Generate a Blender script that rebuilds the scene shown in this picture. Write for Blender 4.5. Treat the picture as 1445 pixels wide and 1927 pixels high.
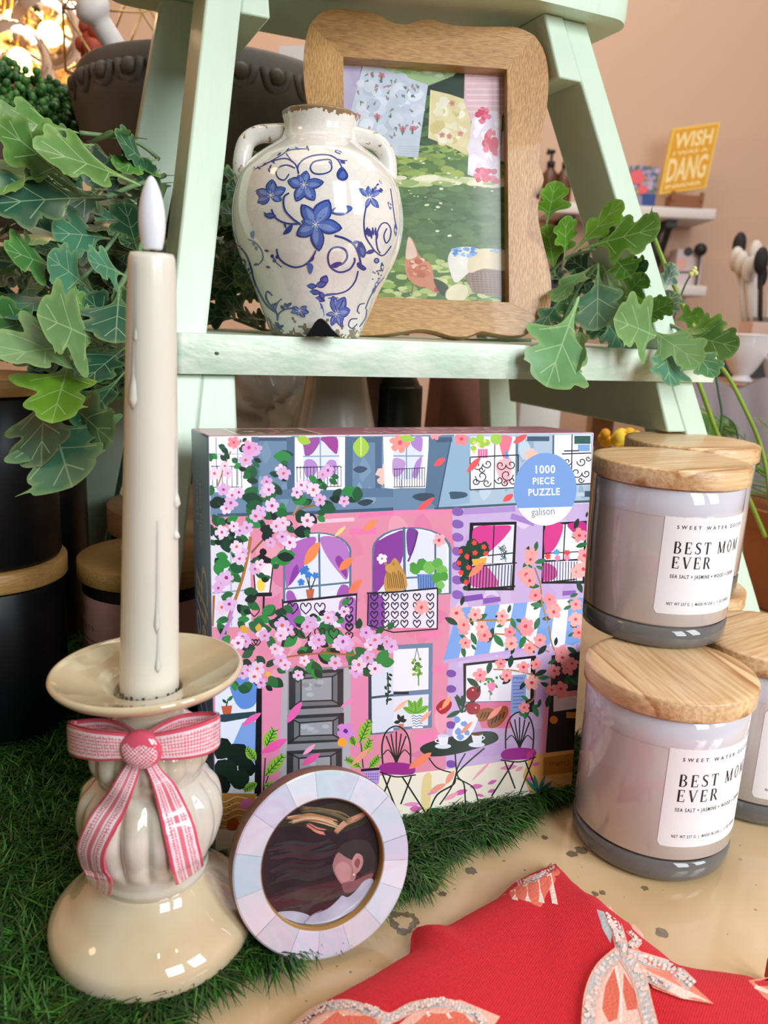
import bpy, math, random
import numpy as np
from mathutils import Vector, Matrix, geometry, noise

# ------------------------------------------------------------------ scene, camera, world, lights
for o in list(bpy.data.objects):
    bpy.data.objects.remove(o, do_unlink=True)
scene = bpy.context.scene
COL = scene.collection
R = math.radians
PI = math.pi

FPX, PITCH, ROLL, CAM_H = 1503.8119, .2326, -.0458, .2702      # focal length for a 1445 x 1927 frame
IMG_W, IMG_H = 1445, 1927
_cp, _sp = math.cos(PITCH), math.sin(PITCH)
_cr, _sr = math.cos(ROLL), math.sin(ROLL)
FWD = Vector((0, _cp, -_sp))
_rt, _dn = Vector((1, 0, 0)), Vector((0, -_sp, -_cp))
RGT = _cr * _rt + _sr * _dn
DWN = -_sr * _rt + _cr * _dn
EYE = Vector((0, 0, CAM_H))

cam_data = bpy.data.cameras.new('camera')
cam = bpy.data.objects.new('camera', cam_data)
COL.objects.link(cam)
_m = Matrix.Identity(4)
for i in range(3):
    _m[i][0], _m[i][1], _m[i][2], _m[i][3] = RGT[i], -DWN[i], -FWD[i], EYE[i]
cam.matrix_world = _m
cam_data.sensor_fit = 'VERTICAL'
cam_data.sensor_height = 24.0
cam_data.lens = FPX / IMG_H * 24.0
cam_data.clip_start = .02
cam_data.clip_end = 50
cam_data.dof.use_dof = True
cam_data.dof.focus_distance = .43
cam_data.dof.aperture_fstop = 8.6
scene.camera = cam

scene.view_settings.view_transform = 'Standard'
scene.view_settings.look = 'None'
scene.view_settings.gamma = 1
scene.view_settings.use_curve_mapping = False
scene.view_settings.exposure = -0.05

world = bpy.data.worlds.new('world')
scene.world = world
world.use_nodes = True
wn = world.node_tree
wn.nodes['Background'].inputs[0].default_value = (1.0, .92, .80, 1)
wn.nodes['Background'].inputs[1].default_value = .10

def area_light(name, loc, aim, sx, sy, power, color, spread=180):
    d = bpy.data.lights.new(name, 'AREA')
    d.shape = 'RECTANGLE'; d.size = sx; d.size_y = sy; d.energy = power; d.color = color
    d.spread = R(spread)
    o = bpy.data.objects.new(name, d); COL.objects.link(o)
    o.location = loc
    o.rotation_euler = (Vector(aim) - Vector(loc)).to_track_quat('-Z', 'Y').to_euler()
    return o

# shop windows behind the camera: two tall panes on the right, one on the left
area_light('daylight_pane', (1.15, -1.30, 1.15), (0, .45, .15), .60, 1.25, 36, (.90, .95, 1))
area_light('daylight_pane', (1.80, -.70, 1.15), (0, .45, .15), .55, 1.25, 32, (.90, .95, 1))
area_light('warm_left_fill', (-1.5, .0, 1.7), (-.1, .45, .25), .35, .35, 2.6, (1, .72, .40))  # added warm fill that turns the ladder's left faces tan
for _x, _y in ((-.9, -.35), (-.35, -.5), (.25, -.45), (-.6, .1), (.7, -.2), (-1.2, -.2)):
    _d = bpy.data.lights.new('ceiling_spot', 'POINT'); _d.energy = 1.1; _d.color = (1, .80, .55); _d.shadow_soft_size = .022
    _o = bpy.data.objects.new('ceiling_spot', _d); COL.objects.link(_o); _o.location = (_x, _y, 2.1)
area_light('ceiling_glow', (.4, 1.7, 2.35), (.4, 2.4, .3), 2.2, 1.2, 34, (1, .93, .86))
area_light('ceiling_glow', (-.2, .4, 2.3), (0, .5, 0), 1.4, .9, 5, (1, .87, .72))

# ------------------------------------------------------------------ pixel <-> place helpers (they read positions off the photograph)
def px_dir(u, v):
    return FWD + (u - IMG_W / 2) / FPX * RGT + (v - IMG_H / 2) / FPX * DWN

def on_plane(u, v, p, n):
    q = px_dir(u, v)
    return EYE + q * ((p - EYE).dot(n) / q.dot(n))

def on_z(u, v, z=0.0):
    return on_plane(u, v, Vector((0, 0, z)), Vector((0, 0, 1)))

def on_y(u, v, y):
    return on_plane(u, v, Vector((0, y, 0)), Vector((0, 1, 0)))

def on_cyl(u, v, cx, cy, rad):
    """front hit with a vertical cylinder; returns (angle, z)"""
    q = px_dir(u, v)
    a = q.x * q.x + q.y * q.y
    b = -2 * (q.x * cx + q.y * cy)
    c = cx * cx + cy * cy - rad * rad
    dd = max(b * b - 4 * a * c, 0)
    t = (-b - math.sqrt(dd)) / (2 * a)
    p = EYE + q * t
    return math.atan2(p.y - cy, p.x - cx), p.z

def lerp(a, b, t): return a + (b - a) * t

# ------------------------------------------------------------------ colours and materials
def lin(c):
    if isinstance(c, str):
        c = c.lstrip('#'); c = [int(c[i:i + 2], 16) / 255 for i in (0, 2, 4)]
    return tuple(x / 12.92 if x <= .04045 else ((x + .055) / 1.055) ** 2.4 for x in c)

def rgba(c): return (*lin(c), 1)

def mat(name, base='#808080', rough=.5, coat=0, coat_rough=.05, metal=0, trans=0, ior=1.45, sss=0, sheen=0,
        emit=None, emit_s=0, var=.0, var_scale=20, bump=0, bump_scale=200, spec=.5, col2=None, stretch=(1, 1, 1), detail=3, attr=None, alpha=1, thin=0):
    m = bpy.data.materials.new(name); m.use_nodes = True
    nt = m.node_tree; N = nt.nodes; L = nt.links
    b = N['Principled BSDF']
    b.inputs['Base Color'].default_value = rgba(base)
    b.inputs['Roughness'].default_value = rough
    b.inputs['Coat Weight'].default_value = coat
    b.inputs['Coat Roughness'].default_value = coat_rough
    b.inputs['Metallic'].default_value = metal
    b.inputs['Transmission Weight'].default_value = trans
    b.inputs['IOR'].default_value = ior
    b.inputs['Specular IOR Level'].default_value = spec
    b.inputs['Sheen Weight'].default_value = sheen
    if sss:
        b.inputs['Subsurface Weight'].default_value = sss
        b.inputs['Subsurface Radius'].default_value = (.006, .004, .003)
        b.inputs['Subsurface Scale'].default_value = 1
    if emit:
        b.inputs['Emission Color'].default_value = rgba(emit)
        b.inputs['Emission Strength'].default_value = emit_s
    tc = N.new('ShaderNodeTexCoord'); mp = N.new('ShaderNodeMapping')
    L.new(tc.outputs['Object'], mp.inputs[0]); mp.inputs['Scale'].default_value = stretch
    src = None
    if attr:
        a = N.new('ShaderNodeAttribute'); a.attribute_name = attr; src = a.outputs['Color']
    if var or col2:
        nz = N.new('ShaderNodeTexNoise'); nz.inputs['Scale'].default_value = var_scale; nz.inputs['Detail'].default_value = detail
        L.new(mp.outputs[0], nz.inputs['Vector'])
        mx = N.new('ShaderNodeMix'); mx.data_type = 'RGBA'
        if col2:
            rp = N.new('ShaderNodeMapRange'); rp.inputs[1].default_value = .38; rp.inputs[2].default_value = .62
            L.new(nz.outputs['Fac'], rp.inputs[0]); L.new(rp.outputs[0], mx.inputs['Factor'])
            mx.inputs[6].default_value = rgba(base); mx.inputs[7].default_value = rgba(col2)
            if src: L.new(src, mx.inputs[6])
        else:
            mx.blend_type = 'MULTIPLY'; mx.inputs['Factor'].default_value = 1
            rp = N.new('ShaderNodeMapRange'); rp.inputs[1].default_value = .3; rp.inputs[2].default_value = .7
            rp.inputs[3].default_value = 1 - var; rp.inputs[4].default_value = 1 + var * .25
            L.new(nz.outputs['Fac'], rp.inputs[0])
            mx.inputs[6].default_value = rgba(base)
            if src: L.new(src, mx.inputs[6])
            L.new(rp.outputs[0], mx.inputs[7])
        src = mx.outputs[2]
    if src: L.new(src, b.inputs['Base Color'])
    if bump:
        nb = N.new('ShaderNodeTexNoise'); nb.inputs['Scale'].default_value = bump_scale
        L.new(mp.outputs[0], nb.inputs['Vector'])
        bp = N.new('ShaderNodeBump'); bp.inputs['Strength'].default_value = bump; bp.inputs['Distance'].default_value = .001
        L.new(nb.outputs['Fac'], bp.inputs['Height']); L.new(bp.outputs[0], b.inputs['Normal'])
    m.diffuse_color = rgba(base)
    return m

def wood(name, light, dark, scale=60, axis=0, rough=.45, ring=8, contrast=.6, coat=0, fine=500):
    """long grain along one axis: bands of early and late wood plus fine pores"""
    m = bpy.data.materials.new(name); m.use_nodes = True
    nt = m.node_tree; N = nt.nodes; L = nt.links; b = N['Principled BSDF']
    tc = N.new('ShaderNodeTexCoord'); mp = N.new('ShaderNodeMapping')
    st = [1, 1, 1]; st[axis] = .12
    mp.inputs['Scale'].default_value = st
    L.new(tc.outputs['Object'], mp.inputs[0])
    nz = N.new('ShaderNodeTexNoise'); nz.inputs['Scale'].default_value = scale * .35; nz.inputs['Detail'].default_value = 2
    L.new(mp.outputs[0], nz.inputs['Vector'])
    wv = N.new('ShaderNodeMath'); wv.operation = 'MULTIPLY'; wv.inputs[1].default_value = ring
    L.new(nz.outputs['Fac'], wv.inputs[0])
    fr = N.new('ShaderNodeMath'); fr.operation = 'FRACT'; L.new(wv.outputs[0], fr.inputs[0])
    r1 = N.new('ShaderNodeValToRGB'); L.new(fr.outputs[0], r1.inputs[0])
    r1.color_ramp.elements[0].position = .0; r1.color_ramp.elements[0].color = (0, 0, 0, 1)
    r1.color_ramp.elements[1].position = .75; r1.color_ramp.elements[1].color = (.55, .55, .55, 1)
    e = r1.color_ramp.elements.new(.92); e.color = (1, 1, 1, 1)
    e = r1.color_ramp.elements.new(1); e.color = (0, 0, 0, 1)
    fz = N.new('ShaderNodeTexNoise'); fz.inputs['Scale'].default_value = fine; fz.inputs['Detail'].default_value = 2
    mp2 = N.new('ShaderNodeMapping'); st2 = [1, 1, 1]; st2[axis] = .07; mp2.inputs['Scale'].default_value = st2
    L.new(tc.outputs['Object'], mp2.inputs[0]); L.new(mp2.outputs[0], fz.inputs['Vector'])
    r2 = N.new('ShaderNodeMapRange'); r2.inputs[1].default_value = .35; r2.inputs[2].default_value = .7
    L.new(fz.outputs['Fac'], r2.inputs[0])
    ad = N.new('ShaderNodeMath'); ad.operation = 'MULTIPLY'; ad.inputs[1].default_value = contrast
    L.new(r1.outputs[0], ad.inputs[0])
    ad2 = N.new('ShaderNodeMath'); ad2.operation = 'MULTIPLY_ADD'; ad2.inputs[1].default_value = .45
    L.new(r2.outputs[0], ad2.inputs[0]); L.new(ad.outputs[0], ad2.inputs[2])
    mx = N.new('ShaderNodeMix'); mx.data_type = 'RGBA'
    mx.inputs[6].default_value = rgba(light); mx.inputs[7].default_value = rgba(dark)
    L.new(ad2.outputs[0], mx.inputs['Factor']); L.new(mx.outputs[2], b.inputs['Base Color'])
    b.inputs['Roughness'].default_value = rough; b.inputs['Coat Weight'].default_value = coat
    bp = N.new('ShaderNodeBump'); bp.inputs['Strength'].default_value = .25; bp.inputs['Distance'].default_value = .0006
    L.new(r2.outputs[0], bp.inputs['Height']); bp.invert = True
    L.new(bp.outputs[0], b.inputs['Normal'])
    return m

# ------------------------------------------------------------------ objects
def tag(o, label=None, cat=None, group=None, kind=None):
    if label: o['label'] = label
    if cat: o['category'] = cat
    if group: o['group'] = group
    if kind: o['kind'] = kind
    return o

def thing(name, label, cat, loc=(0, 0, 0), rot=0, group=None):
    o = bpy.data.objects.new(name, None); COL.objects.link(o)
    o.empty_display_size = .01
    o.location = loc; o.rotation_euler = (0, 0, rot)
    return tag(o, label, cat, group)

class MB:
    def __init__(s): s.uv = None; s.V = []; s.F = []; s.C = []; s.M = []; s.col = None; s.mi = 0
    def v(s, p): s.V.append(tuple(p)); return len(s.V) - 1
    def f(s, idx, col=None, mi=None):
        s.F.append(tuple(idx)); s.C.append(col if col is not None else s.col); s.M.append(s.mi if mi is None else mi)
    def grid(s, rows, close_u=False, close_v=False, col=None, mi=None):
        nr, nc = len(rows), len(rows[0]); b = len(s.V)
        for r in rows: s.V.extend(tuple(p) for p in r)
        for i in range(nr if close_v else nr - 1):
            for j in range(nc if close_u else nc - 1):
                i2, j2 = (i + 1) % nr, (j + 1) % nc
                s.f((b + i * nc + j, b + i * nc + j2, b + i2 * nc + j2, b + i2 * nc + j), col, mi)
        return b
    def box(s, o, x, y, z, col=None, mi=None):
        """corner o, edge vectors x y z"""
        o, x, y, z = map(Vector, (o, x, y, z)); b = len(s.V)
        for k in (Vector(), z):
            for p in (o, o + x, o + x + y, o + y): s.V.append(tuple(p + k))
        for q in ((0, 3, 2, 1), (4, 5, 6, 7), (0, 1, 5, 4), (1, 2, 6, 5), (2, 3, 7, 6), (3, 0, 4, 7)):
            s.f([b + i for i in q], col, mi)
    def lathe(s, prof, c=(0, 0, 0), seg=64, mod=None, cap=True, col=None, mi=None, tilt=(0, 0)):
        rows = []
        for r, z in prof:
            row = []
            for k in range(seg):
                a = 2 * PI * k / seg; rr = mod(r, z, a) if mod else r
                x, y = rr * math.cos(a), rr * math.sin(a)
                row.append((c[0] + x, c[1] + y, c[2] + z + tilt[0] * x + tilt[1] * y))
            rows.append(row)
        b = s.grid(rows, close_u=True, col=col, mi=mi)
        if cap:
            if prof[0][0] > 1e-5: s.f([b + k for k in reversed(range(seg))], col, mi)
            if prof[-1][0] > 1e-5: s.f([b + (len(prof) - 1) * seg + k for k in range(seg)], col, mi)
    def tube(s, path, rad, seg=10, col=None, mi=None, closed=False, flat=1.0, cap=True):
        P = [Vector(p) for p in path]; n = len(P)
        rr = rad if hasattr(rad, '__len__') else [rad] * n
        rows = []; up = None
        for i in range(n):
            a = P[(i - 1) % n] if closed else P[max(i - 1, 0)]
            c = P[(i + 1) % n] if closed else P[min(i + 1, n - 1)]
            t = (c - a).normalized()
            if up is None:
                up = Vector((0, 0, 1)) if abs(t.z) < .9 else Vector((1, 0, 0))
            sd = t.cross(up).normalized(); up = sd.cross(t).normalized()
            rows.append([P[i] + (sd * math.cos(2 * PI * k / seg) + up * math.sin(2 * PI * k / seg) * flat) * rr[i] for k in range(seg)])
        b = s.grid(rows, close_u=True, close_v=closed, col=col, mi=mi)
        if cap and not closed:
            s.f([b + k for k in reversed(range(seg))], col, mi)
            s.f([b + (n - 1) * seg + k for k in range(seg)], col, mi)
    def sphere(s, c, r, seg=16, rings=10, sc=(1, 1, 1), rot=None, col=None, mi=None, fn=None):
        rows = []
        for i in range(rings + 1):
            th = PI * i / rings; row = []
            for k in range(seg):
                a = 2 * PI * k / seg
                d = Vector((math.sin(th) * math.cos(a), math.sin(th) * math.sin(a), math.cos(th)))
                q = r * (fn(d) if fn else 1)
                p = Vector((d.x * sc[0], d.y * sc[1], d.z * sc[2])) * q
                if rot: p = rot @ p
                row.append(Vector(c) + p)
            rows.append(row)
        s.grid(rows, close_u=True, col=col, mi=mi)
    def build(s, name, m, parent=None, smooth=True, label=None, bevel=0, bevel_seg=2, kind=None, auto=None, subsurf=0):
        off = Vector(parent_world(parent)) if parent else Vector()
        me = bpy.data.meshes.new(name)
        V = [(v[0] - off.x, v[1] - off.y, v[2] - off.z) for v in s.V]
        me.from_pydata(V, [], s.F)
        ms = m if isinstance(m, (list, tuple)) else [m]
        for q in ms: me.materials.append(q)
        if len(ms) > 1: me.polygons.foreach_set('material_index', s.M)
        if any(c is not None for c in s.C):
            ca = me.color_attributes.new('Col', 'FLOAT_COLOR', 'CORNER')
            cols = np.ones((len(me.loops), 4), dtype=np.float32); k = 0
            for fc, c in zip(s.F, s.C):
                n = len(fc)
                if c is not None:
                    cc = np.array(c, dtype=np.float32)
                    cols[k:k + n, :3] = cc[..., :3]
                k += n
            ca.data.foreach_set('color', cols.ravel())
        if s.uv:
            ul = me.uv_layers.new(name='leaf'); vi = np.zeros(len(me.loops), dtype=np.int32); me.loops.foreach_get('vertex_index', vi)
            ul.data.foreach_set('uv', np.array(s.uv, dtype=np.float32)[vi].ravel())
        if smooth: me.polygons.foreach_set('use_smooth', [True] * len(me.polygons))
        me.validate()
        o = bpy.data.objects.new(name, me); COL.objects.link(o)
        if parent: o.parent = parent
        if label: o['label'] = label
        if kind: o['kind'] = kind
        if bevel:
            bv = o.modifiers.new('bevel', 'BEVEL'); bv.width = bevel; bv.segments = bevel_seg; bv.limit_method = 'ANGLE'; bv.angle_limit = R(35)
        if subsurf:
            ss = o.modifiers.new('sub', 'SUBSURF'); ss.levels = subsurf; ss.render_levels = subsurf
        if auto is not None and smooth:
            sharp(o, auto)
        return o

def sharp(o, deg):
    """keep edges steeper than deg crisp under smooth shading"""
    me = o.data
    en = {}
    for p in me.polygons:
        for e in p.edge_keys: en.setdefault(e, []).append(p.normal.copy())
    lim = math.cos(R(deg))
    flags = [False] * len(me.edges)
    for i, e in enumerate(me.edges):
        ns = en.get(tuple(sorted(e.vertices)), [])
        if len(ns) == 2 and ns[0].dot(ns[1]) < lim: flags[i] = True
    at = me.attributes.new('sharp_edge', 'BOOLEAN', 'EDGE')
    at.data.foreach_set('value', flags)

def parent_world(p):
    l = Vector(p.location); q = p.parent
    while q: l = l + Vector(q.location); q = q.parent
    return l

def dup(root, loc, rot=0, label=None, group=None):
    r = root.copy(); COL.objects.link(r); r.location = loc; r.rotation_euler = (0, 0, rot)
    if label: r['label'] = label
    if group: r['group'] = group
    for ch in list(root.children):
        c = ch.copy(); COL.objects.link(c); c.parent = r
        for g in list(ch.children):
            d = g.copy(); COL.objects.link(d); d.parent = c
    return r

# ------------------------------------------------------------------ flat art: painted shapes laid on a surface, one mesh
def text_mesh(s, size=1.0, bold=0.0, shear=0.0, space=1.0, align='LEFT'):
    c = bpy.data.curves.new('txt', 'FONT'); c.body = s; c.size = size; c.offset = bold; c.shear = shear
    c.space_character = space; c.align_x = align; c.resolution_u = 3
    o = bpy.data.objects.new('txt', c); COL.objects.link(o)
    dg = bpy.context.evaluated_depsgraph_get(); dg.update()
    me = o.evaluated_get(dg).to_mesh()
    V = [(v.co.x, v.co.y) for v in me.vertices]; F = [tuple(p.vertices) for p in me.polygons]
    bpy.data.objects.remove(o, do_unlink=True); bpy.data.curves.remove(c)
    return V, F

def spline(pts, n=6, closed=False):
    P = [Vector(p) for p in pts]; m = len(P); out = []
    rng = range(m) if closed else range(m - 1)
    for i in rng:
        p0 = P[(i - 1) % m] if closed else P[max(i - 1, 0)]
        p1 = P[i]; p2 = P[(i + 1) % m]
        p3 = P[(i + 2) % m] if closed else P[min(i + 2, m - 1)]
        for k in range(n):
            t = k / n
            out.append(.5 * ((2 * p1) + (p2 - p0) * t + (2 * p0 - 5 * p1 + 4 * p2 - p3) * t * t + (3 * p1 - p0 - 3 * p2 + p3) * t ** 3))
    if not closed: out.append(P[-1])
    return out

class Art:
    """shapes in a flat coordinate system; fn(x, y, height) places them on the real surface"""
    def __init__(s, fn, step=4e-6, base=2e-5, cell=None):
        s.fn = fn; s.step = step; s.base = base; s.cell = cell; s.mb = MB(); s.boxes = []; s.ox = s.oy = 0; s.k = 1.0; s.rnd = random.Random(5); s.lift = 0; s.jit = 0
        s.clip = None
    def org(s, ox, oy, k): s.ox, s.oy, s.k = ox, oy, k
    def X(s, p): return (s.ox + p[0] / s.k, s.oy + p[1] / s.k)
    def _layer(s, P):
        xs = [p[0] for p in P]; ys = [p[1] for p in P]; b = (min(xs), min(ys), max(xs), max(ys)); l = 0
        for q, ql in s.boxes:
            if ql >= l and q[0] < b[2] and q[2] > b[0] and q[1] < b[3] and q[3] > b[1]: l = ql + 1
        s.boxes.append((b, l)); return s.base + s.step * l + s.lift
    def raw(s, V, F, col, h=None):
        """V already in surface coordinates"""
        if s.clip:
            x0, y0, x1, y1 = s.clip
            V = [(min(max(a, x0), x1), min(max(b, y0), y1)) for a, b in V]
        if h is None: h = s._layer(V)
        b = len(s.mb.V); c = lin(col) if isinstance(col, str) else col
        if s.jit:
            j = 1 + s.rnd.uniform(-s.jit, s.jit); c = tuple(min(x * j, 1) for x in c)
        for p in V: s.mb.V.append(tuple(s.fn(p[0], p[1], h)))
        for f in F: s.mb.f([b + i for i in f], c)
        return h
    def shape(s, P, col):
        P = [(p[0], p[1]) for p in P]
        Q = [P[0]]
        for p in P[1:]:
            if abs(p[0] - Q[-1][0]) + abs(p[1] - Q[-1][1]) > 1e-7: Q.append(p)
        if len(Q) < 3: return
        if s.cell:
            xs = [p[0] for p in Q]; ys = [p[1] for p in Q]; g = s.cell
            pts = [Vector(p) for p in Q]; n = len(Q)
            if max(xs) - min(xs) > g or max(ys) - min(ys) > g:
                nx = int((max(xs) - min(xs)) / g); ny = int((max(ys) - min(ys)) / g)
                for i in range(1, nx + 1):
                    for j in range(1, ny + 1):
                        pts.append(Vector((min(xs) + i * g, min(ys) + j * g * .999)))
            r = geometry.delaunay_2d_cdt(pts, [(i, (i + 1) % n) for i in range(n)], [list(range(n))], 1, 1e-6)
            return s.raw([tuple(v) for v in r[0]], [tuple(f) for f in r[2]], col)
        tris = geometry.tessellate_polygon([[Vector((*p, 0)) for p in Q]])
        return s.raw(Q, tris, col)
    def poly(s, pts, col): s.shape([s.X(p) for p in pts], col)
    def rect(s, x0, y0, x1, y1, col): s.poly([(x0, y0), (x1, y0), (x1, y1), (x0, y1)], col)
    def blob(s, pts, col, n=4): s.shape([s.X(p) for p in spline([Vector((p[0], p[1])) for p in pts], n, True)], col)
    def line(s, pts, w, col, curve=False, taper=False):
        P = [Vector((p[0], p[1])) for p in pts]
        if curve: P = spline(P, 6)
        n = len(P); Lp, Rp = [], []
        for i in range(n):
            t = (P[min(i + 1, n - 1)] - P[max(i - 1, 0)])
            if t.length < 1e-9: t = Vector((1, 0))
            t.normalize(); nn = Vector((-t.y, t.x)); ww = w / 2
            if taper: ww *= (1 - .75 * abs(2 * i / (n - 1) - 1) ** 2)
            Lp.append(P[i] + nn * ww); Rp.append(P[i] - nn * ww)
        V = [s.X(p) for p in Lp] + [s.X(p) for p in Rp]
        F = [(i, i + 1, n + i + 1, n + i) for i in range(n - 1)]
        s.raw(V, F, col)
    def dot(s, x, y, r, col, n=10, ry=None, jit=0):
        ry = ry or r
        s.poly([(x + r * math.cos(2 * PI * i / n) * (1 + s.rnd.uniform(-jit, jit)), y + ry * math.sin(2 * PI * i / n) * (1 + s.rnd.uniform(-jit, jit))) for i in range(n)], col)
    def petal(s, x, y, L, w, ang, col, tip=.5):
        c, d = math.cos(ang), math.sin(ang); out = []
        for t, q in ((0, 0), (.25, .75), (.5, 1), (.75, .75), (1, 0), (.75, -.75), (.5, -1), (.25, -.75)):
            out.append((x + c * t * L - d * q * w / 2, y + d * t * L + c * q * w / 2))
        s.blob(out, col, 2)
    def flower(s, x, y, r, col='#eab4d6', cen='#d23f77', n=5, a0=None, w=1.05):
        a0 = s.rnd.uniform(0, 6) if a0 is None else a0
        pts = []
        for i in range(n):
            for k, q in ((-.5, .66), (-.28, .94), (0, 1.0), (.28, .94)):
                a = a0 + 2 * PI * (i + k) / n
                pts.append((x + r * q * math.cos(a) * (1 + s.rnd.uniform(-.1, .1)), y + r * q * math.sin(a) * (1 + s.rnd.uniform(-.1, .1))))
        s.poly(pts, col)
        if cen:
            s.dot(x, y, r * .24, cen, 6, jit=.3)
    def leaf(s, x, y, L, w, ang, col, vein=None):
        s.petal(x, y, L, w, ang, col)
        if vein: s.line([(x, y), (x + math.cos(ang) * L * .9, y + math.sin(ang) * L * .9)], max(w * .08, 2), vein)
    def text(s, st, x, y, size, col, ang=0, bold=0, shear=0, space=1.0, align='LEFT', sx=1.0, flip=1):
        V, F = text_mesh(st, size, bold * size, shear, space, align)
        c, d = math.cos(ang), math.sin(ang)
        out = [s.X((x + (a * sx) * c + b * d * flip, y + (a * sx) * d - b * c * flip)) for a, b in V]
        s.raw(out, F, col)
    def build(s, name, m, parent=None, label=None):
        return s.mb.build(name, m, parent, smooth=False, label=label)
# ------------------------------------------------------------------ the room
def slab(name, p0, p1, m, kind='structure'):
    mb = MB(); a, b = Vector(p0), Vector(p1)
    mb.box(a, (b.x - a.x, 0, 0), (0, b.y - a.y, 0), (0, 0, b.z - a.z))
    return tag(mb.build(name, m, smooth=False), kind=kind)

m_wall = mat('blush_wall_paint', '#ccae98', .7, var=.03, var_scale=2, bump=.1, bump_scale=400)
m_wall_l = mat('warm_lit_wall_paint', '#d6a985', .7, var=.03, var_scale=2)  # peach of the warm lamplight is put into the left wall's colour
m_ceiling = mat('ceiling_paint', '#e9e3da', .8)
m_floor = wood('plank_floor', '#a98866', '#7c5d41', scale=8, axis=1, ring=6)
slab('wall_back', (-2.6, 3.1, -.9), (2.6, 3.2, 2.6), m_wall)
slab('wall_left', (-2.7, -.4, -.9), (-2.6, 3.2, 2.6), m_wall_l)
slab('wall_right', (2.6, -.4, -.9), (2.7, 3.2, 2.6), m_wall)
slab('ceiling', (-2.7, -.4, 2.6), (2.7, 3.2, 2.7), m_ceiling)
slab('floor', (-2.7, -2.5, -1.0), (2.7, 3.2, -.9), m_floor)

# ------------------------------------------------------------------ display table with a glossy speckled top
m_stone = mat('resin_stone', '#dcc195', .16, coat=.6, coat_rough=.06, col2='#cfb184', var_scale=9, detail=5)
m_stain = mat('resin_stain', '#7d6e58', .2, coat=.6, attr='Col', var=.3, var_scale=300)
m_dark_wood = wood('dark_wood', '#5a4433', '#33241a', scale=30, axis=0)
table = thing('display_table', 'glossy cream stone-topped display table with grey specks under everything', 'table', (0, .5, -.9))
A = Art(lambda x, y, h: Vector((x, y, h)), base=3e-5)
rs = random.Random(3)
def speck(u, v, r, col='#85755c', sq=.6):
    p = on_z(u, v)
    pts = [(p.x + r * math.cos(a) * (1 + rs.uniform(-.25, .25)), p.y + r * 1.0 * math.sin(a) * (1 + rs.uniform(-.25, .25))) for a in [2 * PI * i / 14 for i in range(14)]]
    A.blob(pts, col, 3)
for u, v, r in ((887, 1639, .0030), (812, 1667, .0034), (832, 1682, .0019), (1025, 1576, .0018), (1094, 1600, .0035), (1076, 1607, .0028), (1213, 1671, .0018), (1120, 1682, .0017), (1133, 1680, .0018), (1245, 1755, .0032)):
    speck(u, v, r)
for k in range(16):
    a = k / 16 * 2 * PI
    p = on_z(759, 1735)
    rs2 = .0055 + .0008 * math.sin(3 * a)
    A.dot(p.x + rs2 * math.cos(a), p.y + rs2 * math.sin(a), .0014 if k % 3 else .0021, '#8b7c62', 7, jit=.3)
for k in range(60):
    u, v = rs.uniform(560, 1445), rs.uniform(1580, 1900)
    speck(u, v, rs.uniform(.0003, .0008), '#a38f70')

mb = A.mb; mb.M = [1] * len(mb.F); mb.mi = 0
mb.box((-.80, .02, -.035), (1.75, 0, 0), (0, .98, 0), (0, 0, .035))
table_top = mb.build('table_top', [m_stone, m_stain], table, smooth=True, bevel=.006, auto=40)
for x, y in ((-.76, .06), (.87, .06), (-.76, .92), (.87, .92)):
    mb = MB(); mb.box((x, y, -.9), (.05, 0, 0), (0, .05, 0), (0, 0, .865)); mb.build('leg', m_dark_wood, table, smooth=False)
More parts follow.
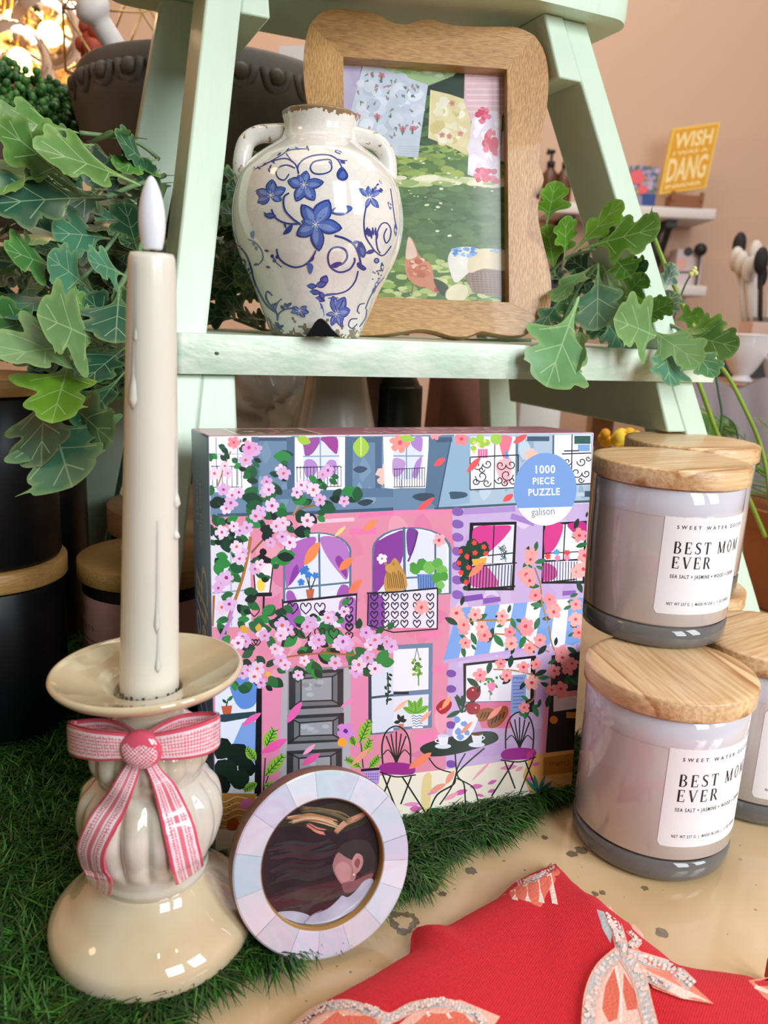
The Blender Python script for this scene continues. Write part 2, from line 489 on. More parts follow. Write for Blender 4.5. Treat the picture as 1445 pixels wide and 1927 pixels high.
# ------------------------------------------------------------------ artificial grass mat
MAT_O, MAT_T, MAT_N = Vector((-.070, .257, 0)), Vector((.742, .670, 0)).normalized(), Vector((-.670, .742, 0)).normalized()
m_thatch = mat('turf_base', '#1c2a14', .9, col2='#2a3a1c', var_scale=300)
m_blade = mat('turf_blade', '#3d6b2c', .42, attr='Col', spec=.35)
turf = thing('grass_mat', 'dark green artificial grass mat lying on the cream table under box and candlestick', 'grass mat', tuple(MAT_O))
mb = MB(); mb.box(MAT_O + MAT_T * -.26 + MAT_N * .004 + Vector((0, 0, .0004)), MAT_T * .56, MAT_N * .37, (0, 0, .004))
mb.build('mat_backing', m_thatch, turf, smooth=False)
def blades(n, seed):
    rg = np.random.default_rng(seed)
    s = rg.uniform(-.26, .30, n); d = rg.uniform(.0, .37, n) ** 1.0
    d = np.where(rg.random(n) < .12, rg.uniform(0, .03, n), d)
    edge = .004 * np.sin(s * 90) + .003 * np.sin(s * 231 + 1)
    d = d + edge + .003
    T, Nn = np.array(MAT_T), np.array(MAT_N)
    base = np.array(MAT_O) + s[:, None] * T + d[:, None] * Nn; base[:, 2] = .004
    az = rg.uniform(0, 2 * np.pi, n); L = rg.uniform(.009, .019, n)
    near = d < .012                                             # fringe leans out over the table
    az = np.where(near, np.arctan2(-Nn[1], -Nn[0]) + rg.normal(0, .8, n), az)
    ln = rg.uniform(.75, 1.5, n); ln = np.where(near, rg.uniform(1.0, 1.45, n), ln)
    w = rg.uniform(.00035, .00065, n)
    dirx = np.stack([np.cos(az), np.sin(az), 0 * az], 1); side = np.stack([-np.sin(az), np.cos(az), 0 * az], 1)
    rows = []
    for t, wk in ((0, 1.0), (.5, .9), (1, .15)):
        th = ln * (.45 + .75 * t)
        out = (np.sin(th) * L * t)[:, None] * dirx; up = np.cos(th) * L * t
        p = base + out; p[:, 2] += np.maximum(up, -.002) + .0005
        rows.append(p - side * (w * wk)[:, None]); rows.append(p + side * (w * wk)[:, None])
    V = np.stack(rows, 1).reshape(-1, 3) - np.array(MAT_O)
    V[:, 2] = np.maximum(V[:, 2], .0006)
    b = (np.arange(n) * 6)[:, None]
    F = np.concatenate([b + np.array([[0, 1, 3, 2]]), b + np.array([[2, 3, 5, 4]])], 1).reshape(-1)
    pal = np.array([lin('#2f5a22'), lin('#3f7a2c'), lin('#24481d'), lin('#4f8b36'), lin('#5a6b33'), lin('#6f9a4c')])
    c = pal[rg.choice(6, n, p=[.3, .26, .24, .12, .05, .03])] * rg.uniform(.48, .92, n)[:, None]
    C = np.ones((n, 8, 4), np.float32); C[:, :, :3] = c[:, None, :]
    me = bpy.data.meshes.new('grass_blades')
    me.vertices.add(len(V)); me.vertices.foreach_set('co', V.astype(np.float32).ravel())
    me.loops.add(len(F)); me.loops.foreach_set('vertex_index', F.astype(np.int32))
    me.polygons.add(2 * n); me.polygons.foreach_set('loop_start', (np.arange(2 * n) * 4).astype(np.int32))
    me.update(calc_edges=True)
    ca = me.color_attributes.new('Col', 'FLOAT_COLOR', 'CORNER'); ca.data.foreach_set('color', C.ravel())
    me.materials.append(m_blade)
    o = bpy.data.objects.new('grass_blades', me); COL.objects.link(o); o.parent = turf; o['kind'] = 'stuff'
blades(150000, 1)

# ------------------------------------------------------------------ mint step ladder (plant stand)
LY = .42
LU, LN = Vector((math.cos(LY), math.sin(LY), 0)), Vector((-math.sin(LY), math.cos(LY), 0))
LP0 = Vector((-.1139, .43, 0))
def LP(s, d, z): return LP0 + LU * s + LN * d + Vector((0, 0, z))
m_mint = mat('mint_paint', '#cfe3cd', .36, var=.10, var_scale=14, bump=.35, bump_scale=130, coat=.15, coat_rough=.3, stretch=(1, 1, .35))
m_mint_wear = mat('mint_paint_worn', '#c8dfc6', .4, col2='#e0ebd9', var_scale=90, bump=.6, bump_scale=260, coat=.2, coat_rough=.25, stretch=(.25, 1, 1))
ladder = thing('step_ladder', 'mint green painted wooden step ladder used as a display stand', 'step ladder', tuple(LP(.18, .1, 0)))
def lbox(name, pts8, m=m_mint, bevel=.0015):
    """eight corners in ladder space: bottom ring then top ring"""
    mb = MB(); b = [mb.v(LP(*p)) for p in pts8]
    for q in ((0, 3, 2, 1), (4, 5, 6, 7), (0, 1, 5, 4), (1, 2, 6, 5), (2, 3, 7, 6), (3, 0, 4, 7)): mb.f(q)
    return mb.build(name, m, ladder, smooth=True, bevel=bevel, auto=30)
def ring(s0, s1, d0, d1, z): return [(s0, d0, z), (s1, d0, z), (s1, d1, z), (s0, d1, z)]
def sl(z): return .0036 + .174 * (z - .2887)
def sr(z): return .3345 - .288 * (z - .351)
def df(z): return .01 + .3 * (z - .25)
def dr(z): return .185 + .25 * (.48 - z)
ZB, ZT = .006, .4795
lbox('leg', ring(sl(ZB), sl(ZB) + .0205, df(ZB), df(ZB) + .046, ZB) + ring(sl(ZT), sl(ZT) + .0205, df(ZT), df(ZT) + .046, ZT))
lbox('leg', ring(sr(.001) - .0205, sr(.001), df(.001), df(.001) + .046, .001) + ring(sr(ZT) - .0205, sr(ZT), df(ZT), df(ZT) + .046, ZT))
def rl(z): return .0085 + .178 * (z - .393)
lbox('leg', ring(rl(ZB), rl(ZB) + .032, dr(ZB), dr(ZB) + .02, ZB) + ring(rl(ZT), rl(ZT) + .032, dr(ZT), dr(ZT) + .02, ZT))
lbox('leg', ring(sr(.001) - .03, sr(.001) + .002, dr(.001), dr(.001) + .02, .001) + ring(sr(ZT) - .03, sr(ZT) + .002, dr(ZT), dr(ZT) + .02, ZT))
# cleats
lbox('cleat', ring(.0090, .0325, df(.2035) + .0004, .205, .2035) + ring(.0150, .0334, df(.2387) + .0004, .205, .2387))
lbox('cleat', ring(.3400, .3570, df(.2035) + .0004, .205, .2035) + ring(.3335, .3468, df(.2387) + .0004, .205, .2387))
lbox('cleat', ring(.0500, .0680, df(.4394) + .0004, .188, .4394) + ring(.0570, .0680, df(.4795) + .0004, .188, .4795))
lbox('cleat', ring(.2690, .2888, df(.4374) - .002, .188, .4374) + ring(.2608, .2766, df(.4795) - .002, .188, .4795))
def plank(name, s0, s1, d0, d1, z0, z1, rc, m, br, ends=1.0):
    mb = MB(); out = []
    for cx, cy, a0 in ((s1 - rc, d0 + rc, -90), (s1 - rc, d1 - rc, 0), (s0 + rc, d1 - rc, 90), (s0 + rc, d0 + rc, 180)):
        for k in range(7): a = R(a0 + 15 * k); out.append((cx + rc * math.cos(a), cy + rc * math.sin(a)))
    n = len(out); cx, cy = (s0 + s1) / 2, (d0 + d1) / 2
    rows = []
    for k in range(9):                                   # rounded nosing all round
        a = -PI / 2 + PI * k / 8; inset = br * (1 - math.cos(a)); hz = (z1 - z0) / 2
        zc = (z0 + z1) / 2 + hz * max(-1, min(1, math.sin(a) * 1.45 if abs(a) < 1.2 else math.copysign(1, a)))
        rows.append([LP(*((cx + (x - cx) * (1 - inset * ends / max(abs(s1 - s0) / 2, .01)), cy + (y - cy) * (1 - inset / (abs(d1 - d0) / 2)), zc))) for x, y in out])
    b = mb.grid(rows, close_u=True)
    mb.f([b + k for k in reversed(range(n))]); mb.f([b + 8 * n + k for k in range(n)])
    return mb.build(name, m, ladder, smooth=True, auto=50)
plank('step', -.0005, .3835, 0, .215, .2387, .2601, .004, m_mint_wear, .0045, .25)
plank('top_platform', -.012, .327, .060, .218, .4795, .5055, .020, m_mint, .0035, .5)
# worn flecks and one old nail hole on the front of the step

mb = MB()
p = LP(.0215, -.0002, .2500)
mb.sphere(p, .0011, 10, 8, sc=(1.3, .35, .8))
mb.build('nail_hole', mat('nail_dark', '#5f6a58', .7), ladder, label='old dark nail hole in the step front')
# ------------------------------------------------------------------ candle jars
m_pine = wood('pine_lid', '#f0d2a4', '#b27c45', scale=52, axis=1, ring=7, contrast=.72, rough=.4, coat=.15, fine=420)
m_bamboo = wood('bamboo_lid', '#c79a5c', '#9b7138', scale=30, axis=0, ring=3, contrast=.35, rough=.45, fine=700)
m_wax = mat('milky_glass', '#cfc8c8', .12, coat=.8, coat_rough=.03, var=.03, var_scale=25)
m_wax_rim = mat('milky_glass_rim', '#d2d3dc', .08, coat=1, coat_rough=.02)
m_glass = mat('clear_glass', '#a5a29f', .02, trans=.62, ior=1.3, coat=.6)
m_label = mat('label_paper', '#eeedf1', .45, attr='Col')
m_black = mat('matte_black', '#0b0d12', .38, spec=.4)
m_pinklabel = mat('pink_label', '#c98b86', .5, attr='Col')

SERIF = {  # strokes: (x0,y0,x1,y1,w) on a 0..1 high letter, then advance
    'B': ([(.16, 0, .16, 1, .15), (.08, .98, .42, .98, .05), (.08, .52, .42, .52, .05), (.08, .02, .46, .02, .05), (.42, .98, .56, .86, .09), (.56, .88, .56, .64, .13), (.56, .66, .42, .52, .09), (.44, .52, .63, .38, .09), (.63, .40, .63, .14, .14), (.63, .16, .46, .02, .09)], .78),
    'E': ([(.16, 0, .16, 1, .15), (.06, .97, .60, .97, .06), (.14, .51, .46, .51, .05), (.06, .03, .64, .03, .06), (.60, .99, .60, .78, .05), (.64, .0, .66, .24, .05), (.47, .62, .47, .40, .05)], .74),
    'S': ([(.56, .80, .54, .96, .05), (.52, .9, .34, .98, .07), (.34, .98, .16, .88, .09), (.14, .9, .14, .66, .12), (.14, .68, .34, .52, .14), (.34, .53, .56, .36, .15), (.57, .38, .55, .12, .12), (.55, .14, .34, .02, .09), (.34, .02, .12, .10, .06), (.10, .04, .08, .24, .05)], .70),
    'T': ([(.36, 0, .36, .97, .15), (.02, .97, .70, .97, .06), (.03, .98, .03, .78, .05), (.69, .98, .69, .78, .05), (.22, .02, .50, .02, .04)], .76),
    'M': ([(.14, 0, .14, 1, .07), (.14, .98, .50, .04, .15), (.50, .04, .86, .98, .06), (.88, 0, .88, 1, .15), (.03, .02, .25, .02, .04), (.74, .02, 1.02, .02, .04), (.03, .98, .18, .98, .04), (.84, .98, 1.02, .98, .04)], 1.12),
    'O': ([(.12, .68, .12, .32, .14), (.12, .30, .30, .04, .10), (.28, .02, .52, .02, .06), (.50, .04, .68, .30, .10), (.68, .32, .68, .68, .14), (.68, .70, .50, .96, .10), (.52, .98, .28, .98, .06), (.30, .96, .12, .70, .10)], .86),
    'V': ([(.10, .98, .42, .02, .15), (.42, .02, .72, .98, .06), (.0, .98, .24, .98, .04), (.60, .98, .84, .98, .04)], .86),
    'R': ([(.16, 0, .16, 1, .15), (.06, .98, .42, .98, .05), (.14, .50, .42, .50, .05), (.42, .98, .57, .86, .09), (.57, .88, .57, .62, .14), (.57, .64, .42, .50, .09), (.40, .50, .72, .02, .13), (.06, .02, .26, .02, .04), (.66, .02, .84, .02, .04)], .84)}
def serif(A, st, x, y, h, col, sx=.85, gap=.26):
    """y up coordinates"""
    for ch in st:
        if ch == ' ': x += h * .5; continue
        stro, adv = SERIF[ch]
        for x0, y0, x1, y1, w in stro:
            a, b = Vector((x + x0 * h * sx, y + y0 * h)), Vector((x + x1 * h * sx, y + y1 * h))
            t = (b - a).normalized(); n = Vector((-t.y, t.x)) * w * h * .5
            A.raw([tuple(a + n), tuple(b + n), tuple(b - n), tuple(a - n)], [(0, 3, 2, 1)], col, h=A.hh)
        x += h * (adv * sx + gap * .8)

RB, RL, JH = .0412, .0435, .1005
def white_jar(name, label, group, loc, rot):
    t = thing(name, label, 'candle', loc, rot, group)
    P = Vector(loc); c = (P.x, P.y, P.z)
    mb = MB()                                            # thick clear glass foot
    mb.lathe([(.0350, .0002), (.0385, .0004), (.0403, .0016), (RB, .0040), (RB, .0125), (.0400, .0127), (.0392, .0118), (.0385, .0100), (.034, .0075), (.02, .0068), (0.00001, .0066)], c, 72)
    mb.build('glass_foot', m_glass, t)
    mb = MB()
    mb.lathe([(0.0001, .0080), (.033, .0085), (.0378, .0105), (.0400, .0135), (RB, .0145), (RB, .060), (RB, .0885)], c, 72, cap=False)
    mb.build('cup', m_wax, t)
    mb = MB()
    mb.lathe([(RB + .0001, .0750), (RB + .0003, .0762), (RB + .0003, .0888), (RB - .0008, .0896), (RB - .004, .0898)], c, 72, cap=False)
    mb.build('rim', m_wax_rim, t, label='cooler white glass rim above the wax')
    mb = MB()
    mb.lathe([(.037, .0885), (.0375, .0902), (RL - .0006, .0903), (RL, .0909), (RL, .0996), (RL - .0008, JH), (RL - .004, JH + .0001), (.02, JH + .0001), (0.0001, JH + .0001)], c, 72)
    mb.build('lid', m_pine, t, auto=60)
    return t

def jar_label(t, a0, z0, z1, arc):
    """white sticker wrapped round the cup; local angle a0 is its left edge"""
    P = Vector(t.location); rot = t.rotation_euler.z
    def fn(x, y, h):                                     # x along the arc, y up
        a = a0 + x / RB; r = RB + .00015 + h
        return P + Vector((r * math.cos(a), r * math.sin(a), y))
    A = Art(fn, step=1e-5, base=1e-5); A.hh = 6e-5
    w = arc * RB; H = z1 - z0; rc = .0022
    mb = A.mb; rows = []
    for lay in (0,):
        n = 48
        outline_lo, outline_hi = [], []
        for k in range(n + 1):
            x = w * k / n; e = min(x, w - x)
            q = rc - math.sqrt(max(rc * rc - (rc - e) ** 2, 0)) if e < rc else 0
            outline_lo.append((x, z0 + q)); outline_hi.append((x, z1 - q))
        V = outline_lo + outline_hi; N1 = n + 1
        A.raw(V, [(k, k + 1, N1 + k + 1, N1 + k) for k in range(n)], '#f1f0f4', h=1e-5)
        A.raw([(0, z0), (0, z1), (-.0002, z1), (-.0002, z0)], [(0, 1, 2, 3)], '#f1f0f4', h=-.0003)
    ink = '#1d1b20'
    def tx(s, x, y, size, bold=0, space=1, sx=1): 
        V, F = text_mesh(s, size, bold * size, 0, space); A.raw([(x + a * sx, y + b) for a, b in V], F, ink, h=6e-5)
    tx('SWEET WATER DECOR', .0066, z1 - .0088, .0027, .016, 1.85)
    serif(A, 'BEST MOM', .0062, z1 - .0225, .0066, ink)
    serif(A, 'EVER', .0062, z1 - .0308, .0066, ink)
    tx('SEA SALT + JASMINE + WOOD + CREAM', .0062, z1 - .0362, .0028, .016, 1.25, .72)
    tx('NET WT 237 G  |  MADE IN USA  |  11 OZ CANDLE', .0062, z0 + .0052, .0023, .014, 1.25, .68)
    A.build('label_sticker', m_label, t, label='white rectangular label reading BEST MOM EVER')

GJ = None
jb = white_jar('candle_jar', 'milky glass candle with pine lid, the lower front one standing on the stone table', None, (.1543, .3921, .0006), 0)
jt = white_jar('candle_jar', 'milky glass candle with pine lid, the upper front one resting on other lids', None, (.1628, .4538, .1014), 0)
jr = white_jar('candle_jar', 'milky glass candle behind and right of the lower front one, cut by picture edge', None, (.2325, .4432, .0006), 0)
jk = white_jar('candle_jar', 'milky glass candle low behind the stack, mostly hidden with its pine lid edge peeping', None, (.2120, .5420, .0006), 0)
jq = white_jar('candle_jar', 'milky glass candle topmost of the rear stack, pine lid showing above the front lid', None, (.2060, .5405, .1014), 0)
for k, j in enumerate((jb, jt, jr, jk, jq)):             # lids turned so their grain differs
    for ch in j.children:
        if ch.name.startswith('lid'): ch.rotation_euler.z = (R(12), R(-62), R(-55), R(-75), R(-70))[k]
def lab_from_px(t, left_px, base, arc=1.72):
    a, z = on_cyl(left_px[0], left_px[1], t.location.x, t.location.y, RB)
    return a, z
aT, zT1 = on_cyl(1253, 962, jt.location.x, jt.location.y, RB)
_, zT0 = on_cyl(1237, 1153, jt.location.x, jt.location.y, RB)
jar_label(jt, aT, zT0 - jt.location.z, zT1 - jt.location.z, 1.75)
aB, zB1 = on_cyl(1262, 1398, jb.location.x, jb.location.y, RB)
_, zB0 = on_cyl(1241, 1590, jb.location.x, jb.location.y, RB)
jar_label(jb, aB, zB0 - jb.location.z, zB1 - jb.location.z, 1.75)
aR, zR1 = on_cyl(1441, 1335, jr.location.x, jr.location.y, RB)
jar_label(jr, aR, .018, .072, 1.75)
print('labels', aT, zT0 - .1014, zT1 - .1014, aB, zB0, zB1, aR, zR1)

def black_jar(name, label, loc, rad=.0435, h=.115, lid=.0125, group=None, lidr=.046, m=m_bamboo, lidrot=0):
    t = thing(name, label, 'candle', loc, 0, group)
    c = loc
    mb = MB(); mb.lathe([(rad - .004, 0), (rad - .001, .0008), (rad, .003), (rad, h - lid - .002), (rad - .001, h - lid - .0006), (rad - .006, h - lid)], c, 64)
    mb.build('cup', m_black, t, auto=60)
    mb = MB(); mb.lathe([(lidr - .004, h - lid), (lidr - .0006, h - lid + .0002), (lidr, h - lid + .001), (lidr, h - .001), (lidr - .0008, h), (.03, h + .0001), (.0001, h + .0001)], c, 64)
    l = mb.build('lid', m, t, auto=60); l.rotation_euler.z = lidrot
    return t
black_jar('black_candle_jar', 'matte black candle with bamboo lid at left edge, bottom one of the stack', (-.2445, .4740, .0064), rad=.0435, h=.1125, lidrot=.5)
black_jar('black_candle_jar', 'matte black candle with bamboo lid at left edge, top one of the stack', (-.2440, .4740, .1190), rad=.0425, h=.1110, lid=.010, lidr=.0435, lidrot=.9)
pj = black_jar('black_candle_jar', 'black candle with bamboo lid and pink label, behind the white taper candle', (-.1530, .5060, .0064), rad=.0430, h=.1085, lidrot=.3)
black_jar('wide_black_jar', 'wide black jar with thick pale wooden lid, behind the pink labelled candle', (-.150, .630, .0006), rad=.068, h=.122, lid=.020, lidr=.071, m=wood('pale_lid', '#a9875c', '#866640', scale=30, axis=0, ring=3, contrast=.4))
black_jar('tall_black_jar', 'tall black jar with wooden lid half hidden behind the left stack', (-.315, .640, .0006), rad=.066, h=.205, lid=.012, lidr=.068)
# pink label
P = Vector(pj.location); a1, z1_ = on_cyl(140, 1112, P.x, P.y, .0430); 
def fnp(x, y, h):
    a = a1 + x / .0430; r = .0432 + h
    return P + Vector((r * math.cos(a), r * math.sin(a), y))
A = Art(fnp, base=1e-5, step=2e-5); zt = z1_ - P.z + .001; n = 40; wl = 2.2 * .043
A.raw([(wl * k / n, .02) for k in range(n + 1)] + [(wl * k / n, zt) for k in range(n + 1)], [(k, k + 1, n + 2 + k, n + 1 + k) for k in range(n)], '#dca49d', h=1e-5)
ink = '#221a1c'
def bar(x0, y0, x1, y1):
    m_ = 14; xs = [x0 + (x1 - x0) * k / m_ for k in range(m_ + 1)]
    A.raw([(x, y0) for x in xs] + [(x, y1) for x in xs], [(k, k + 1, m_ + 2 + k, m_ + 1 + k) for k in range(m_)], ink, h=5e-5)
bar(.0035, zt - .0145, .0040, zt - .0065); bar(.0035, zt - .0145, .0062, zt - .0140)
bar(.0070, zt - .0145, .0075, zt - .0055); bar(.0100, zt - .0145, .0105, zt - .0055); bar(.0070, zt - .0103, .0105, zt - .0098)
V, F = text_mesh('M & CO', .0042, 0, 0, 1.4); A.raw([(a + .004, b + zt - .0215) for a, b in V], F, ink, h=5e-5)
bar(.0015, zt - .0290, .060, zt - .0284)
V, F = text_mesh('\\VERB', .0095, .0, 0, 1.0); A.raw([(a * .75 + .004, b + zt - .0385) for a, b in V], F, ink, h=5e-5)
A.build('label_sticker', m_pinklabel, pj, label='dusty pink paper label')
# ------------------------------------------------------------------ jigsaw box with its painted street scene
BY = .385
BU = Vector((math.cos(BY), math.sin(BY), 0)); _bn = Vector((-BU.y, BU.x, 0))
BUP = _bn * math.sin(.0689) + Vector((0, 0, 1)) * math.cos(.0689)
BN = BU.cross(BUP) * -1                                   # points to the back of the box
if BN.dot(_bn) < 0: BN = -BN
BO = Vector((-.0757, .3453, .008)); BW, BH, BD = .2096, .2093, .052
puzzle = thing('puzzle_box', 'one thousand piece puzzle box with painted pink flowering street on the front', 'puzzle box', tuple(BO))
m_card = mat('printed_card', '#ffffff', .32, coat=.35, coat_rough=.12, attr='Col')
mb = MB(); cs = {'f': lin('#f3f1f6'), 'l': lin('#5a7db8'), 't': lin('#b5728a'), 'r': lin('#4c566b'), 'b': lin('#e9e4dc')}
o, x, y, z = BO, BU * BW, BN * BD, BUP * BH
b = len(mb.V)
for k in (Vector(), z):
    for p in (o, o + x, o + x + y, o + y): mb.V.append(tuple(p + k))
for q, c in (((0, 3, 2, 1), 'b'), ((4, 5, 6, 7), 't'), ((0, 1, 5, 4), 'f'), ((1, 2, 6, 5), 'r'), ((2, 3, 7, 6), 'r'), ((3, 0, 4, 7), 'l')): mb.f(q, cs[c])
mb.build('carton', m_card, puzzle, bevel=.0009, auto=30)

def on_cover(px, py, h):
    q = on_plane(px, py, BO, BN) - BO
    return BO + BU * min(max(q.dot(BU), .0004), BW - .0004) + BUP * min(max(q.dot(BUP), .0004), BH - .0004) - BN * h
A = Art(on_cover, step=3e-6, base=3e-5)
A.jit = .05
rb = random.Random(11); A.rnd = rb
PT = lambda q, pts: (A.org(*q), pts)[1]
QA, QB, QC, QD, Q0 = (340, 780, 3.6125), (740, 780, 3.6125), (340, 1160, 3.6125), (740, 1160, 3.6125), (0, 0, 1)
def nrm(u, v): return u, v
# --- big fields
A.org(*Q0)
A.poly([(393, 822), (1117, 814), (1075, 1480), (403, 1611)], '#f1eef7')
A.poly([(472, 824), (855, 817), (836, 958), (396, 972), (396, 925), (470, 922)], '#6a8aa8')
A.poly([(857, 817), (1116, 814), (1109, 945), (826, 957)], '#a9c1d4')
A.poly([(396, 972), (852, 957), (846, 1220), (838, 1450), (640, 1466), (404, 1512)], '#e190ab')
A.poly([(852, 957), (1108, 947), (1081, 1425), (838, 1452)], '#c9b2de')
A.poly([(838, 1448), (1079, 1414), (1075, 1480), (402, 1611), (402, 1560), (640, 1470)], '#f0e9d6')
for k in range(70):                                       # watery variation of the washes
    u, v = rb.uniform(480, 835), rb.uniform(985, 1430)
    A.blob([(u + rb.uniform(8, 30) * math.cos(a), v + rb.uniform(6, 34) * math.sin(a)) for a in [i * 1.05 for i in range(6)]], rb.choice(['#df87a6', '#e8a2b8', '#db80a8', '#e59ab8']), 3)
for k in range(34):
    u, v = rb.uniform(862, 1080), rb.uniform(965, 1400)
    A.blob([(u + rb.uniform(6, 22) * math.cos(a), v + rb.uniform(8, 28) * math.sin(a)) for a in [i * 1.05 for i in range(6)]], rb.choice(['#c2a7da', '#d3c0e6', '#bda0d6', '#d9c9ea']), 3)
for k in range(30):
    u, v = rb.uniform(480, 830), rb.uniform(835, 940)
    A.blob([(u + rb.uniform(4, 14) * math.cos(a), v + rb.uniform(8, 30) * math.sin(a)) for a in [i * 1.05 for i in range(6)]], rb.choice(['#5f80a0', '#7896b2', '#86a6c0']), 3)
for k in range(24):
    u, v = rb.uniform(860, 1100), rb.uniform(825, 935)
    A.blob([(u + rb.uniform(4, 14) * math.cos(a), v + rb.uniform(8, 26) * math.sin(a)) for a in [i * 1.05 for i in range(6)]], rb.choice(['#9dbad0', '#b9d0e0', '#94b0c8']), 3)
# --- quadrant A: left roof, curtained windows
A.org(*QA)
A.poly([(195, 155), (480, 155), (480, 515), (205, 530)], '#eef0fa')
A.line([(240, 155), (245, 500)], 6, '#8d9db5'); A.line([(385, 155), (388, 480)], 6, '#8d9db5'); A.line([(195, 270), (480, 268)], 5, '#a9b6ca')
for x in range(215, 420, 33): A.line([(x, 350), (x + 2, 495)], 4, '#23252f')
A.line([(205, 352), (418, 352)], 5, '#23252f'); A.line([(205, 495), (420, 493)], 5, '#23252f')
for x0, x1 in ((480, 530), (720, 775), (1115, 1170), (1320, 1368)):
    A.poly([(x0, 152), (x1, 152), (x1 - 3, 540), (x0 + 3, 548)], '#4d6a88')
A.rect(530, 155, 720, 180, '#3f5a78'); A.rect(1165, 155, 1325, 190, '#4d6a88')
A.poly([(480, 515), (900, 505), (1445, 500), (1445, 560), (480, 580)], '#5b7a99')
A.line([(250, 685), (800, 672), (1445, 642)], 22, '#3e5876'); A.poly([(205, 800), (470, 800), (480, 1445), (210, 1445)], '#e4e2f4'); A.line([(215, 1215), (480, 1190)], 10, '#8ba0bd'); A.line([(340, 820), (345, 1440)], 9, '#a9b6d0')
A.poly([(775, 155), (1117, 152), (1115, 512), (775, 515)], '#f4f3fb')
A.poly([(832, 158), (1078, 155), (1078, 470), (832, 480)], '#dde6f7')
A.blob([(835, 170), (940, 155), (950, 180), (900, 260), (850, 285), (838, 240)], '#9c4fa5')
A.blob([(940, 160), (1060, 155), (1062, 265), (1020, 240), (975, 190)], '#a33f9b')
A.blob([(840, 320), (890, 305), (930, 350), (910, 410), (850, 420)], '#b58ad0'); A.blob([(1055, 320), (1010, 310), (985, 350), (1000, 395), (1055, 400)], '#b58ad0')
A.line([(948, 155), (950, 470)], 9, '#8aa0bd'); A.line([(832, 285), (1078, 282)], 8, '#8aa0bd')
A.line([(785, 362), (1085, 352)], 6, '#20222c'); A.line([(790, 495), (1085, 488)], 5, '#20222c')
for x in range(790, 1090, 23): A.line([(x, 358), (x + 1, 492)], 4, '#20222c'); A.dot(x, 357, 5, '#20222c', 6)
A.leaf(1225, 150, 145, 110, PI / 2, '#a6d14a', '#d5ec8f'); A.leaf(790, 158, 100, 60, .35, '#a6cf3f')
A.blob([(1170, 375), (1215, 350), (1270, 368), (1220, 398)], '#3c5169'); A.blob([(1200, 600), (1260, 575), (1310, 590), (1255, 622)], '#2e4152')
A.line([(1210, 690), (1445, 668)], 30, '#ec7db4'); A.line([(1150, 800), (1330, 790)], 44, '#ec7db4'); A.line([(820, 735), (1180, 712)], 26, '#f6c5d8')
def arch(x0, y0, x1, y1, top, fr='#5d7893', glass='#dfe6f8'):
    pts = [(x0, y1), (x0, y0 + (x1 - x0) * .28)]
    for k in range(1, 12):
        a = PI - PI * k / 12; pts.append(((x0 + x1) / 2 + (x1 - x0) / 2 * math.cos(a), y0 + (x1 - x0) * .28 - (x1 - x0) * .28 * math.sin(a) * 1.0))
    pts += [(x1, y0 + (x1 - x0) * .28 - 12), (x1, y1 - 30)]
    A.poly(pts, fr)
    cx, cy = (x0 + x1) / 2, (y0 + y1) / 2
    A.poly([(cx + (p[0] - cx) * .93, cy + (p[1] - cy) * .96) for p in pts], '#f6f5fd')
    A.poly([(cx + (p[0] - cx) * .88, cy + (p[1] - cy) * .93) for p in pts], glass)
arch(695, 800, 1160, 1290, 0)
A.blob([(715, 1170), (712, 960), (760, 880), (850, 840), (918, 835), (905, 900), (850, 1010), (790, 1100), (735, 1165)], '#b268c0')
A.blob([(952, 835), (1040, 830), (1120, 880), (1145, 960), (1132, 1120), (1080, 1080), (1010, 990), (960, 900)], '#b97cca')
A.blob([(735, 1165), (760, 1060), (790, 1020), (800, 1080)], '#8a3fa6'); A.blob([(1050, 985), (1080, 960), (1120, 1020), (1130, 1110), (1085, 1060)], '#8f3f9f')
A.line([(940, 812), (945, 1260)], 14, '#5d7893'); A.line([(710, 1185), (1160, 1140)], 13, '#5d7893')
A.blob([(720, 1205), (770, 1215), (820, 1370), (790, 1400), (725, 1290)], '#a65bb8'); A.blob([(1090, 1160), (1140, 1170), (1140, 1235), (1060, 1240)], '#a65bb8')
arch(1300, 765, 1840, 1250, 0)
A.blob([(1310, 1205), (1318, 900), (1360, 850), (1445, 808), (1520, 800), (1500, 1000), (1400, 1130)], '#8b3fa0'); 
A.petal(840, 1025, 190, 70, -1.0, '#f58b55'); A.petal(1075, 1060, 130, 55, -.75, '#f58b55'); A.petal(1140, 1215, 130, 50, -.8, '#f08058'); A.petal(1240, 790, 120, 50, -.65, '#f5925f'); A.petal(1045, 830, 105, 26, -.75, '#f5d68a')
A.poly([(850, 1190), (908, 1185), (898, 1258), (862, 1262)], '#c0684b')
A.line([(880, 1190), (850, 1090)], 8, '#1f4d38', False); A.line([(885, 1190), (920, 1100)], 8, '#1f4d38'); A.line([(875, 1180), (870, 1080)], 8, '#1f4d38')
for x, y in ((830, 1065), (868, 1090), (915, 1095), (818, 1140), (850, 1050)): A.flower(x, y, 26, '#3f7fd0', None)
A.poly([(700, 1275), (1190, 1228), (1185, 1445), (705, 1445)], '#e6e2f4'); A.blob([(720, 1290), (790, 1290), (820, 1370), (800, 1440), (720, 1440)], '#a65bb8'); A.blob([(1080, 1270), (1185, 1250), (1180, 1445), (1090, 1440)], '#b06cc0')
A.line([(690, 1278), (1200, 1222)], 16, '#1d1f28'); A.line([(692, 1255), (700, 1440)], 9, '#1d1f28'); A.line([(1195, 1230), (1190, 1445)], 8, '#1d1f28')
